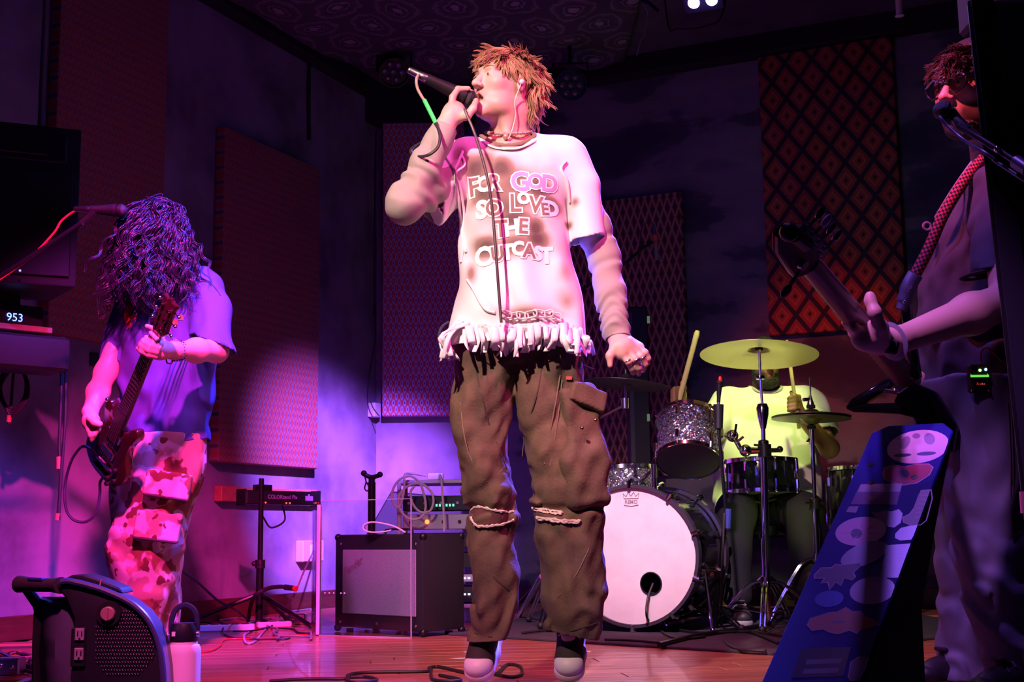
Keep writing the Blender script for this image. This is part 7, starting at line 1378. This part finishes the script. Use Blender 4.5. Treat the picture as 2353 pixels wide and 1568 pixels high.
    for i in range(6): x = (-0.5+i/5)*0.036; m = MB(R, O); m.tube([(x*1.35, -0.115, 0.016), (x, Ln, 0.0185), (math.copysign(0.020, x), Ln+0.045+0.042*(i % 3), 0.016)], 0.0007, 4); m.build('string', NEUT, gt)
    m = MB(R, O); m.ball((-0.10, 0.11, 0.0), 0.008); m.ball((0, -0.19, -0.018), 0.008); m.build('strap_button', CHR, gt)
    # strap over the shoulder
    cable('guitar_cable', [O+R@np.array([0.10, -0.14, -0.018]), P(205, 1030, 4.8), P(172, 1045, 4.85), P(152, 1100, 4.9), P(150, 1160, 4.9), P(165, 1192, 4.9), P(195, 1200, 4.9), P(220, 1180, 4.9), P(229, 1140, 4.9), P(230, 1110, 4.88), end+np.array([.01, .03, 0])], 0.0055, M('blue_black_cable', (0.03, 0.03, 0.07), 0.4), 'instrument cable looping down from the dark electric guitar')
    return t
guitarist()
# ------------------------------------------------------------------ bass player on the right
def bassist():
    Y = 3.75; S = lambda x, y, dy=0.0: P(x, y, Y+dy)
    root = S(2260, 1590); root[2] = 0.0
    t = thing('person', root, 'bass player with glasses and backwards cap in dark T-shirt, singing at a boom microphone', 'person')
    H = Head(S(2238, 214, .02), -60, 2, 0, 1.18)
    nb = S(2285, 385, .06); sL, eL, wL = S(2300, 440, -.16), S(2318, 690, -.42), P(2062, 783, 3.15); sR, eR, wR = S(2330, 440, .16), S(2330, 690, .12), S(2150, 850, -.02)
    b = H.prims(mouth=0.35, lids=1.6)+[Cap(H.w((0, 0.035, -0.06)), nb, 0.056, 0.066, 0.03), Cap(sR, sL, 0.06, 0.06, 0.06), Loft(rowsec([(430, 2210, 2370, .12), (600, 2160, 2390, .13), (880, 2140, 2380, .13), (960, 2150, 2370, .13)], Y, .1), k=0.05)]
    b += chain([sL, eL, eL+(wL-eL)*0.35, wL], [0.058, 0.047, 0.050, 0.032], 0.03)+chain([sR, eR, wR], [0.055, 0.045, 0.03], 0.03)+[Ell(wR+np.array([-.03, 0, -.03]), (0.04, 0.025, 0.035), None, 0.02)]
    hip = S(2260, 900); kA, aA = S(2308, 1300, -.05), S(2350, 1530, -.05); kB, aB = S(2225, 1270, .18), S(2225, 1525, .2)
    b += chain([hip+np.array([.03, -.05, 0]), kA, aA], [0.08, 0.055, 0.04], 0.04)+chain([hip+np.array([-.02, .08, 0]), kB, aB], [0.08, 0.055, 0.04], 0.04)
    g = lambda x, y, d=3.08: P(x, y, d)
    # hand under the bass neck: fingers wrap from below, thumb points up behind the neck
    b += [Cap(wL, g(2020, 785, 3.12), 0.032, 0.034, 0.02), Ell(g(1995, 778, 3.10), (0.042, 0.032, 0.034), None, 0.02), Ell(g(2018, 755, 3.08), (0.026, 0.02, 0.03), None, 0.02)]
    b += finger([g(2022, 752, 3.06), g(2010, 718, 3.04), g(2000, 692, 3.05), g(1999, 680, 3.05)], 0.0165, 0.0115, 0.012)
    b += finger([g(1982, 765, 3.09), g(1962, 752, 3.07), g(1945, 742, 3.09), g(1940, 728, 3.14)], 0.0125, 0.0098)
    b += finger([g(1985, 778, 3.12), g(1966, 768, 3.12), g(1952, 752, 3.15), g(1955, 735, 3.19)], 0.0125, 0.0098)
    b += finger([g(1990, 790, 3.15), g(1970, 782, 3.17), g(1958, 765, 3.20), g(1965, 748, 3.23)], 0.0122, 0.0095)
    b += finger([g(1998, 797, 3.18), g(1982, 792, 3.21), g(1972, 776, 3.24), g(1978, 760, 3.26)], 0.0112, 0.0090)
    V, F = surf(b, 0.005); smesh('body', V, F, SKIN, t, cols=H.colour((0.62, 0.39, 0.31), stub=(0.045, 0.025, 0.02), amt=0.95))
    H.features(t, brow=(0.06, 0.03, 0.02), mouth=0.35)
    bd = M('dark_beard', (0.035, 0.022, 0.018), 0.7, bump=(250, 0.8, 0.003)); V, F = surf([H.E((0, -0.045, -0.098), (0.050, 0.048, 0.030)), H.E((0.052, -0.015, -0.070), (0.014, 0.034, 0.034), .02), H.E((-0.052, -0.015, -0.070), (0.014, 0.034, 0.034), .02), H.E((0, -0.108, -0.070), (0.030, 0.030, 0.022), 0.01, 's')], 0.004, lambda p: 0.002*waves((60, 60, 60), 6, 9)(p)); smesh('beard', V, F, bd, t)
    hm = M('brown_hair', (0.085, 0.045, 0.03), 0.5, var=(40, (0.03, 0.015, 0.01), 0.6)); V, F = surf([H.E((0, 0.022, 0.050), (0.080, 0.099, 0.085)), H.E((0, -0.085, -0.03), (0.08, 0.07, 0.085), 0.01, 's'), H.E((0, 0.0, -0.055), (0.12, 0.07, 0.065), 0.01, 's')], 0.005); hc = smesh('hair', V, F, hm, t)
    m = H.locks(130, 3, lambda p: 0.045, lambda p: p[1] < -0.045 and p[2] > 0.045, grav=0.02, curl=0.006, wob=0.4, infl=1.03, lift=0.05, strands=9, r0=0.0017); m.build('hair_lock', hm, hc)['kind'] = 'stuff'
    capm = M('black_cap_cloth', (0.020, 0.018, 0.022), 0.8, bump=(300, 0.3, 0.001)); V, F = surf([H.E((0, 0.030, 0.060), (0.088, 0.105, 0.092)), H.E((0, -0.06, 0.015), (0.2, 0.17, 0.062), 0.004, 's'), H.E((0, -0.115, 0.105), (0.05, 0.055, 0.038), 0.004, 's')], 0.005); cp = smesh('cap', V, F, capm, t)
    m = MB(); m.tube(spline([H.w((-0.055, -0.060, 0.098)), H.w((-0.03, -0.078, 0.100)), H.w((0, -0.083, 0.100)), H.w((0.03, -0.078, 0.100)), H.w((0.055, -0.060, 0.098))], 5), 0.011, 8, flat=0.3, hint=H.R@np.array([0, 0, 1.0])); m.build('cap_strap', M('dark_strap', (0.04, 0.045, 0.05), 0.5), cp)
    m = MB(); m.ring(H.w((0.058, -0.060, 0.098)), H.R@np.array([0.6, -1, 0]), 0.008, 0.002, 14, 6); m.build('buckle', M('brass_buckle', (0.7, 0.45, 0.25), 0.3, 1.0), cp)
    # glasses
    fr = M('black_acetate', (0.012, 0.012, 0.016), 0.2); gl_ = thing_part('glasses', t)
    for x in (-1, 1):
        c = np.array([x*0.035, -0.106+0.006*(x*x-1), 0.004]); pts = [H.w(c+np.array([0.027*math.cos(a)*(1+0.05*math.cos(2*a)), 0.004*abs(math.cos(a)), 0.0235*math.sin(a)])) for a in np.linspace(0, 2*math.pi, 28)[:-1]]
        m = MB(); m.tube(pts, 0.0030*1.1, 6, closed=True); m.tube([H.w(c+np.array([-0.027*1.0, 0.002, 0.010])), H.w(c+np.array([0, -0.001, 0.0245])), H.w(c+np.array([0.027, 0.002, 0.010]))], 0.0042, 6); m.build('rim', fr, gl_)
        m = MB(); m.add([H.w(c)]+pts, [(0, i+1, (i+1) % 27+1) for i in range(27)]); m.build('lens', acr, gl_)
        m = MB(); m.tube([H.w((x*0.062, -0.100, 0.010)), H.w((x*0.080, -0.05, 0.012)), H.w((x*0.084, 0.012, 0.014))], 0.0034, 6); m.build('temple', fr, gl_)
    m = MB(); m.tube(spline([H.w((-0.011, -0.106, 0.008)), H.w((0, -0.110, 0.014)), H.w((0.011, -0.106, 0.008))], 4), 0.0030, 6); m.build('bridge', fr, gl_)
    # ---- T-shirt
    lc_, ld = P(2272, 628, 3.45), nrm(np.array([0.15, 0, -1.0]))
    rows = [(372, 2240, 2330, .07, .03), (400, 2222, 2350, .12, .03), (450, 2188, 2375, .16), (520, 2152, 2392, .18), (620, 2126, 2402, .185), (700, 2114, 2405, .18), (800, 2107, 2402, .175), (890, 2104, 2396, .175), (990, 2106, 2390, .175)]
    tp = [Loft(rowsec(rows, Y, .15), k=.05, power=2.2), Cap(S(2290, 440, -.14), S(2305, 440, .16), 0.075, 0.075, 0.06), CutCap(S(2288, 450, -.17), P(2296, 720, 3.36), 0.078, 0.066, 0.03, lc_, ld)]
    NE = Ell(nb+np.array([-.03, -.0, .045]), (0.09, 0.085, 0.065), roty(-.35), .012, 's'); rim = collar(tp, NE); tp.append(NE)
    fA = waves((4, 4, 2.5), 7, 71); fB = waves((9, 8, 5), 7, 72); zl = S(0, 830)[2]
    V, F = surf(tp, 0.0065, lambda p: 0.006*fA(p)+0.003*fB(p)+0.009*np.sin((p[:, 2]*1.0-p[:, 0]*0.5)*40+1.8*fA(p))*np.exp(-((p[:, 2]-zl)/0.13)**2), amp=.03)
    tm = M('charcoal_cotton', (0.050, 0.050, 0.085), 0.85, var=(16, (0.075, 0.075, 0.12), 0.7), bump=(400, .2, .001)); ts = smesh('t_shirt', V, F, tm, t, cuts=[(S(2200, 925), (-0.25, 0, -1), lambda c: True)], solid=.004, caps=[(lc_, ld, .13)])
    m = MB(); m.tube(rim, .008, 8, closed=True, flat=.6); m.build('collar', tm, ts)
    m = MB(); Fm = frame(ld); m.tube([lc_+Fm@np.array([0.068*math.cos(a), 0.066*math.sin(a), 0.0]) for a in np.linspace(0, 6.283, 25)[:-1]], 0.012, 6, closed=True, flat=0.4); m.build('sleeve_cuff', M('black_rib', (0.012, 0.012, 0.018), .9), ts)
    # ---- jeans
    jb = [(870, 2112, 2300, .12), (960, 2128, 2300, .12), (1100, 2142, 2300, .115), (1250, 2150, 2292, .11), (1400, 2164, 2285, .105), (1500, 2160, 2290, .105), (1580, 2160, 2300, .105)]
    ja = [(870, 2112, 2396, .14), (960, 2140, 2396, .135), (1080, 2164, 2400, .13), (1200, 2182, 2405, .125), (1320, 2204, 2412, .12), (1450, 2244, 2420, .115), (1580, 2284, 2430, .115)]
    fC = waves((5, 4, 4), 7, 81)
    V, F = surf([Loft(rowsec(jb, Y+.17, .1), k=.02), Loft(rowsec(ja, Y-.06, .1), k=.03)], 0.0065, lambda p: 0.006*fC(p)+0.006*np.sin(p[:, 2]*48+p[:, 0]*30+2*fC(p))*np.exp(-((p[:, 2]-0.2)/0.2)**2), amp=.03)
    dn = M('blue_denim', (0.135, 0.150, 0.215), 0.85, var=(6, (0.20, 0.21, 0.27), 0.7), bump=(420, .35, .001)); tr = smesh('jeans', V, F, dn, t, cuts=[(np.array([0, 0, 0.03]), (0, 0, -1), lambda c: True)], solid=.004)
    bt = BVHTree.FromPolygons([tuple(np.array(v.co)+LOC[t.name]) for v in tr.data.vertices], [tuple(p.vertices) for p in tr.data.polygons])
    def onp(x, y, off=.003):
        c = S(x, y); h = bt.ray_cast(Vector((c[0], c[1]-1, c[2])), Vector((0, 1, 0)), 3); return np.array(h[0])-np.array([0, off, 0]) if h[0] is not None else c
    for pts in ([(2258, 940), (2262, 1050), (2268, 1180), (2285, 1320), (2310, 1450)], [(2265, 940), (2269, 1050), (2275, 1180), (2292, 1320), (2317, 1450)]): m = MB(); m.tube(spline([onp(x, y, .001) for x, y in pts], 6), .002, 5); m.build('seam', M('denim_thread', (0.10, 0.09, 0.08), .9), tr)
    sm = [M('dark_leather_shoe', (0.02, 0.02, 0.024), .4), M('dark_sole', (0.03, 0.03, 0.03), .6), M('dark_toe', (0.025, 0.025, 0.03), .4), M('dark_lace', (0.04, 0.04, 0.05), .7)]
    for q, yw in ((S(2225, 1500, .2), -65), (S(2352, 1500, -.1), -60)): q[2] = .115; shoe(t, q, yw, 0, sm, vox=.006)
    # watch
    c = P(2050, 785, 3.145); ax = nrm(wL-eL); m = MB(); Fm = frame(ax); m.tube([c+Fm@np.array([0.036*math.cos(a), 0.036*math.sin(a), 0]) for a in np.linspace(0, 6.283, 25)[:-1]], .014, 6, closed=True, flat=.25, hint=ax); w_ = m.build('watch_band', M('grey_band', (0.22, 0.22, 0.30), .5), t); LOC[w_.name] = LOC[t.name]
    m = MB(); m.box(P(2048, 797, 3.10), (.034, .014, .036), rotz(-.3)@roty(.3)); m.build('watch_case', BLK, w_, bevel=.005)
    # wireless pack on the belt
    q = onp(2190, 890, .016); tt = thing('wireless_pack', q-np.array([0, 0, .045]), 'small metal bodypack with green and blue lights clipped to the bass player belt', 'transmitter'); pk = M('gunmetal', (0.10, 0.07, 0.05), .35, .7)
    m = MB(); m.box(q, (.056, .026, .078)); m.build('pack_body', pk, tt, bevel=.005); m = MB(); m.box(q+np.array([0, -.0145, .006]), (.050, .003, .006)); m.build('green_strip', M('green_strip', (.1, .6, .08), .4, emit=((.2, 1, .1), .8)), tt)
    m = MB(); m.ball(q+np.array([.002, -.014, .022]), .004, 8); m.build('green_light', M('green_light', (.1, .8, .1), .3, emit=((.3, 1, .2), 5)), tt); m = MB(); m.ball(q+np.array([.018, -.014, .024]), .004, 8); m.build('blue_light', M('blue_light', (.1, .2, .9), .3, emit=((.25, .5, 1), 5)), tt)
    m = MB(); m.lathe([(.010, 0), (.009, .010), (0, .011)], q+np.array([-.017, -.013, .026]), (0, -1, 0), 14); m.build('knob', BLKM, tt); m = MB(); m.box(q+np.array([.001, -.0145, -.018]), (.030, .003, .024)); m.build('screen', M('pack_screen', (.01, .008, .008), .2), tt)
    flat_text('X-vibe', .009, q+np.array([.001, -.0165, -.016]), (1, 0, 0), (0, 0, 1)).build('screen_text', M('red_text', (.5, .06, .06), .4, emit=((1, .1, .1), .6)), tt)
    m = MB()
    for dx in (-.023, .023):
        for dz in (-.034, .012): m.ball(q+np.array([dx, -.013, dz]), .003, 6)
    m.build('screw', CHR, tt)['kind'] = 'stuff'
    m = MB(); m.tube(spline([q+np.array([.012, 0, .038]), q+np.array([.013, -.002, .075]), q+np.array([.03, -.004, .085]), q+np.array([.055, -.004, .06]), q+np.array([.09, .0, .03])], 5), .003, 6); m.build('lead', M('red_lead', (.35, .04, .04), .4), tt)
    # ---- bass guitar; local x across, y along the neck towards the headstock, z out of the fretboard (facing away, left)
    nut, bod = P(1862, 606, 2.76), P(2096, 884, 3.62); ax = nrm(nut-bod); Ln = np.linalg.norm(nut-bod); back = nrm(C0-(nut+bod)/2); back = nrm(back-np.dot(back, ax)*ax); back = nrm(back+0.35*np.array([0, 0, 1.0])); back = nrm(back-np.dot(back, ax)*ax); sd = np.cross(ax, -back); R = np.stack([sd, ax, -back], 1); O = bod
    gt = thing('bass_guitar', O-np.array([0, 0, .25]), 'black bass guitar with pointed horn, its wooden neck reaching towards the microphone', 'bass guitar')
    wd = M('satin_maple_neck', (0.30, 0.17, 0.15), .38, var=(3, (0.24, 0.13, 0.115), .7), stretch=(8, 1, 8)); lac = M('black_gloss', (0.008, 0.008, 0.010), .12, coat=.7)
    vs = []; fs = []; N = 12; st = 14
    for i in range(st+1):
        u = i/st; hw = .036-.011*u; dp = .024-.003*u
        for k in range(N): a = math.pi*k/(N-1); vs.append((hw*math.cos(a), Ln*u, .004-dp*math.sin(a)))
    for i in range(st):
        for k in range(N-1): fs.append((i*N+k, i*N+k+1, (i+1)*N+k+1, (i+1)*N+k))
    fs.append(tuple(range(N))); fs.append(tuple(range(st*N, st*N+N))[::-1])
    m = MB(R, O); m.add(vs, fs); m.build('neck', wd, gt, angle=60)
    m = MB(R, O); m.prism([(-.036, 0, .004), (.036, 0, .004), (.025, Ln, .004), (-.025, Ln, .004)], (0, 0, .008)); m.build('fretboard', M('dark_fretboard', (.03, .018, .014), .5), gt)
    for i in range(1, 21): y = Ln-.86*(1-2**(-i/12)); m = MB(R, O); m.box((0, y, .013), (.05+.02*(1-y/Ln), .003, .002)); m.build('fret', NEUT, gt)
    hs = [(-.025, 0), (.025, 0), (.050, .035), (.046, .10), (.040, .17), (.018, .215), (-.012, .205), (-.038, .15), (-.045, .05)]
    m = MB(R, O); m.prism([(x, Ln+y, -.012) for x, y in hs], (0, 0, .016)); m.build('headstock', wd, gt, bevel=.004)
    m = MB(R, O); m.prism([(x*.98, Ln+y*.99+.004, .0045) for x, y in hs], (0, 0, .0025)); m.build('headstock_face', M('orange_veneer', (.55, .14, .05), .3), gt)
    side = R@np.array([1.0, 0, 0]); sgn = 1 if np.dot(side, RT) > 0 else -1                         # tuners on the upper (picture right) edge, one on the lower
    tm_ = M('tuner_nickel', (.55, .55, .6), .15, 1.0); clear = M('tuner_button', (.12, .10, .16), .15, .6)
    for i in range(4):
        y = Ln+.035+.042*i; m = MB(R, O); m.cyl((sgn*.030, y, -.016), (sgn*.030, y, -.030), .014, .012, 14); m.tube([(sgn*.030, y, -.022), (sgn*.062, y, -.026)], .0042, 8); p_ = m.build('tuner', tm_, gt); LOC[p_.name] = LOC[gt.name]
        m = MB(R, O); m.ball((sgn*.076, y, -.027), (.017, .013, .006), 12); m.build('tuner_button', clear if i != 2 else M('pearl_button', (.85, .7, .8), .2), p_)
    m = MB(R, O); y = Ln+.07; m.cyl((-sgn*.020, y, -.016), (-sgn*.020, y, -.028), .013, .012, 14); m.tube([(-sgn*.020, y, -.022), (-sgn*.070, y-.006, -.024)], .0042, 8); p_ = m.build('tuner', tm_, gt); LOC[p_.name] = LOC[gt.name]; m = MB(R, O); m.ball((-sgn*.085, y-.006, -.024), (.018, .014, .008), 12); m.build('tuner_button', BLK, p_)
    m = MB(R, O); m.tube([(sgn*.012, Ln+.13, -.026), (sgn*.005, Ln+.20, -.028)], [.018, .016], 12); m.ball((0, Ln+.225, -.028), .020, 14); m.build('drop_tuner_knob', BLK, gt)
    # body: offset shape with a long pointed horn towards the picture left, a flat chrome bridge
    hp = lambda x, y, d: P(x, y, d)
    hornm = [(1942, 936), (1955, 918), (2005, 886), (2050, 864), (2078, 872), (2100, 900), (2110, 960), (2096, 968), (2040, 944), (1960, 945)]; holem = [(1982, 926), (2012, 903), (2040, 886), (2046, 905), (2050, 925)]
    yb = 3.58; A = [hp(x, y, yb) for x, y in hornm]; th = np.array([.02, .035, .0]); B = [hp(x, y, yb) for x, y in [(1942, 936), (2050, 864), (2064, 884), (1992, 928)]]
    m = MB(); m.prism([hp(x, y, yb) for x, y in ((1940, 938), (1956, 916), (2050, 862), (2066, 880), (2020, 906), (1984, 928))], th); m.prism([hp(x, y, yb) for x, y in ((1940, 938), (1984, 928), (2052, 926), (2100, 940), (2108, 962), (2060, 950), (1958, 946))], th); m.build('horn', lac, gt, bevel=.005)
    bodyo = [(2050, 862), (2080, 862), (2104, 880), (2150, 900), (2200, 980), (2190, 1040), (2120, 1030), (2100, 962), (2052, 926), (2062, 905)]
    m = MB(); m.prism([hp(x, y, yb) for x, y in bodyo], th); m.build('bass_body', lac, gt, bevel=.005)
    m = MB(); m.box(hp(2045, 900, yb-.012), (.040, .014, .010), roty(.2)); m.box(hp(2070, 890, yb-.014), (.036, .014, .022), roty(-.6)); m.build('bridge', CHR, gt, bevel=.003)
    m = MB(); m.tube([hp(2078, 855, yb-.02), hp(2076, 884, yb-.02)], .004, 6); m.ball(hp(2066, 858, yb-.02), (.014, .01, .012)); m.build('toggle', M('pink_toggle', (.7, .35, .4), .4), gt)
    m = MB(); m.prism([hp(x, y, 3.50) for x, y in ((2064, 690), (2086, 694), (2112, 868), (2092, 872))], (.02, .03, 0)); m.build('upper_horn', lac, gt, bevel=.005)
    # strap
    sp = thing_part('guitar_strap', gt)
    le = M('grey_leather', (.16, .15, .22), .5); pts = [(2066, 700, 3.46), (2076, 672, 3.47), (2098, 634, 3.48)]
    def ribbon(pl, wdt, nm, mt, up=(0.75, -0.3, 0.45)):
        s2 = spline([P(*p) for p in pl], 8); vs = []; fs = []
        for i, q in enumerate(s2):
            d = s2[min(i+1, len(s2)-1)]-s2[max(i-1, 0)]; w2 = wdt[min(len(wdt)-1, int(i/len(s2)*len(wdt)))] if hasattr(wdt, '__len__') else wdt
            x = nrm(np.cross(d, q-C0))*w2; vs += [q-x, q+x]
        for i in range(len(s2)-1): fs.append((2*i, 2*i+1, 2*i+3, 2*i+2))
        m = MB(); m.add(vs, fs); o = m.build(nm, mt, sp); md = o.modifiers.new('t', 'SOLIDIFY'); md.thickness = .004; return o
    ribbon([(2070, 712, 3.45), (2078, 690, 3.455), (2090, 655, 3.46), (2104, 630, 3.47)], [.015, .020, .021, .021], 'strap_end', le)
    chk = M('red_checker_weave', (.6, .1, .1), .8); gg = NG(chk); X = gg.xyz(); u1 = gg.m('FRACT', gg.m('MULTIPLY', gg.m('ADD', X[2], gg.m('MULTIPLY', X[0], .6)), 52)); u2 = gg.m('FRACT', gg.m('MULTIPLY', gg.m('SUBTRACT', X[0], gg.m('MULTIPLY', X[2], .6)), 60)); ck_ = gg.m('ABSOLUTE', gg.m('SUBTRACT', gg.m('GREATER_THAN', u1, .5), gg.m('GREATER_THAN', u2, .5))); gg.out(gg.mix(ck_, (.72, .07, .09), (.02, .015, .02)))
    ribbon([(2103, 632, 3.47), (2135, 570, 3.49), (2165, 500, 3.51), (2200, 440, 3.54), (2232, 395, 3.58), (2262, 362, 3.64)], .016, 'strap_webbing', chk)
    ribbon([(2155, 505, 3.62), (2185, 455, 3.60), (2215, 410, 3.60), (2240, 375, 3.64)], .013, 'strap_tail', M('pale_strap', (.30, .26, .34), .7))
    m = MB(); c = P(2168, 490, 3.53); m.tube([c+np.array(q) for q in ((-.02, 0, -.012), (.012, 0, .012), (.016, 0, .03), (-.016, 0, .004))], .003, 6, closed=True); m.build('strap_buckle', M('grey_plastic', (.3, .3, .36), .4), sp)
    m = MB(); c = P(2130, 520, 3.66); m.ring(c, (0, -1, 0), .011, .0035, 16, 6); m.build('strap_ring', M('violet_ring', (.35, .28, .5), .3), sp)
    c = P(2090, 665, 3.445); xd = nrm(P(2098, 664, 3.44)-P(2084, 668, 3.44)); yd = nrm(P(2092, 655, 3.44)-P(2088, 675, 3.44)); flat_text('P', .026, c, xd, yd).build('strap_mark', M('silver_print', (.7, .68, .75), .4), sp); m = MB(); m.ball(P(2079, 694, 3.44), .006); m.build('strap_pin', CHR, sp)
    return t
def thing_part(name, parent):
    """a compound part: small empty under its thing"""
    o = bpy.data.objects.new(name, None); o.empty_display_size = .02; link(o, parent); LOC[o.name] = LOC[parent.name]; return o
bassist()
# ------------------------------------------------------------------ drummer
def drummer():
    Y = 6.98; S = lambda x, y, dy=0.0: P(x, y, Y+dy)
    root = S(1757, 1300); root[2] = 0.512
    t = thing('person', root, 'seated drummer in pale T-shirt with a dark beard, half hidden by the crash cymbal', 'person')
    H = Head(S(1758, 832, -.02), 4, 8, 0, 1.0); nb = S(1757, 905, .05)
    sA, eA, wA = S(1668, 925, .02), S(1612, 1020, -.18), S(1562, 925, -.34); sB, eB, wB = S(1852, 925, .02), S(1905, 1030, -.14), S(1832, 945, -.36)
    b = H.prims()+[Cap(H.w((0, .035, -.06)), nb, .058, .068, .03), Cap(sA, sB, .050, .050, .05), Loft(rowsec([(940, 1695, 1825, .09), (1050, 1690, 1830, .10), (1130, 1690, 1830, .11), (1200, 1690, 1830, .11)], Y+.02, .12), k=.05)]
    b += chain([sA, eA, wA], [.055, .046, .032], .03)+chain([sB, eB, wB], [.055, .050, .034], .03)
    hp = S(1757, 1200); hp[2] = .60
    for s_, kx, ax_ in ((-1, 1690, 1690), (1, 1850, 1855)):
        k = S(kx, 1200, -.42); k[2] = .56; a = S(ax_, 1300, -.50); a[2] = .13; b += chain([hp+np.array([s_*.09, 0, 0]), k, a], [.070, .055, .040], .05)
    g = lambda x, y, d: P(x, y, d)
    b += [Cap(wA, g(1560, 910, 6.62), .032, .034, .02), Ell(g(1560, 905, 6.62), (.038, .032, .040), None, .02)]
    for i in range(4): y = 893+i*9; b += finger([g(1566, y, 6.60), g(1550, y+1, 6.57), g(1545, y+7, 6.58), g(1553, y+10, 6.60)], .0125, .0100)
    b += finger([g(1570, 905, 6.60), g(1572, 890, 6.58), g(1566, 880, 6.57)], .013, .010, .01)
    b += [Cap(wB, g(1826, 930, 6.60), .032, .034, .02), Ell(g(1826, 925, 6.60), (.034, .032, .042), None, .02)]
    for i in range(4): y = 912+i*9; b += finger([g(1836, y, 6.59), g(1826, y, 6.555), g(1815, y+3, 6.56), g(1812, y+5, 6.585)], .0125, .0100)
    b += finger([g(1832, 920, 6.57), g(1824, 908, 6.56), g(1818, 902, 6.57)], .013, .010, .01)
    V, F = surf(b, .0065); smesh('body', V, F, SKIN, t, cols=H.colour((0.30, 0.15, 0.075), lip=(.2, .08, .06), stub=(0.012, 0.009, 0.008), amt=1.0))
    H.features(t, brow=(.01, .008, .008))
    bd = M('black_beard', (.012, .010, .010), .8, bump=(250, .8, .004)); V, F = surf([H.E((0, -.040, -.105), (.062, .058, .045)), H.E((.056, -.01, -.065), (.018, .038, .05), .02), H.E((-.056, -.01, -.065), (.018, .038, .05), .02), H.E((0, -.10, -.062), (.027, .035, .018), .01, 's')], .006, lambda p: .003*waves((50, 50, 50), 6, 2)(p)); smesh('beard', V, F, bd, t)
    V, F = surf([H.E((0, .024, .050), (.084, .104, .090)), H.E((0, -.085, -.02), (.085, .07, .085), .01, 's'), H.E((0, 0, -.06), (.12, .07, .065), .01, 's')], .006, lambda p: .002*waves((50, 50, 50), 6, 3)(p)); smesh('hair', V, F, bd, t)
    lc_, ld = S(1628, 998, -.12), nrm(eA-sA); rc_, rd = S(1896, 1000, -.10), nrm(eB-sB)
    rows = [(898, 1712, 1800, .07, .03), (918, 1660, 1852, .12, .03), (960, 1640, 1872, .145), (1020, 1642, 1874, .155), (1090, 1645, 1878, .165), (1200, 1640, 1885, .18)]
    tp = [Loft(rowsec(rows, Y+.02, .15), k=.05, power=2.3), Cap(S(1675, 922, .03), S(1843, 922, .03), .07, .07, .05), Cap(sA, S(1650, 960, -.04), .082, .08, .04), CutCap(S(1650, 960, -.04), eA, .08, .078, .02, lc_, ld), Cap(sB, S(1872, 965, -.03), .085, .085, .04), CutCap(S(1872, 965, -.03), eB, .085, .085, .02, rc_, rd)]
    NE = Ell(nb+np.array([0, -.045, .03]), (.088, .085, .062), rotx(-.4), .012, 's'); rim = collar(tp, NE); tp.append(NE)
    fA = waves((4, 4, 3), 7, 91)
    V, F = surf(tp, .0075, lambda p: .007*fA(p)+.007*np.sin((p[:, 2]*.8+p[:, 0]*.9)*34+1.6*fA(p))*sst(p[:, 0], S(1760, 0)[0], S(1880, 0)[0]), amp=.03)
    ts = smesh('t_shirt', V, F, M('pale_cotton', (.72, .72, .66), .85, bump=(300, .2, .001)), t, cuts=[(np.array([0, 0, .56]), (0, 0, -1), lambda c: True)], solid=.005, caps=[(lc_, ld, .14), (rc_, rd, .14)], vox=.0075)
    m = MB(); m.tube(rim, .010, 8, closed=True, flat=.6); m.build('collar', M('grey_collar', (.34, .33, .33), .9), ts)
    V, F = surf([q for s_, kx in ((-1, 1690), (1, 1850)) for q in chain([hp+np.array([s_*.09, 0, 0]), np.array([S(kx, 1200, -.42)[0], Y-.42, .56]), np.array([S(kx, 1300, -.50)[0], Y-.50, .16])], [.12, .095, .072], .04)]+[Ell(hp, (.19, .16, .11), None, .05)], .008, lambda p: .005*fA(p)); smesh('trousers', V, F, M('black_trousers', (.012, .012, .016), .9), t)
    sm = [M('drummer_shoe', (.03, .03, .035), .6), M('drummer_sole', (.4, .4, .4), .6), M('drummer_toe', (.04, .04, .045), .5), M('drummer_lace', (.3, .3, .3), .7)]
    for x in (1690, 1855): q = S(x, 1300, -.48); q[2] = .128; shoe(t, q, 0, 0, sm, vox=.008)
    wdm = M('hickory', (.72, .56, .28), .45)
    def stick(a, b_, r0, r1, lb):
        a, b_ = np.array(a), np.array(b_); st = thing('drumstick', a, lb, 'drumstick', 'drumsticks'); m = MB(); d = b_-a; m.tube([a, a+d*.85, a+d*.96, b_], [r0, r0*1.0, r1, r1*.7], 10); m.build('stick', wdm, st)
    stick(P(1552, 950, 6.60), P(1603, 760, 6.50), .0135, .0150, 'drumstick raised high in the drummer fist by the diamond panel'); stick(P(1836, 985, 6.59), P(1808, 782, 6.50), .0095, .008, 'drumstick held upright behind the large crash cymbal')
drummer()
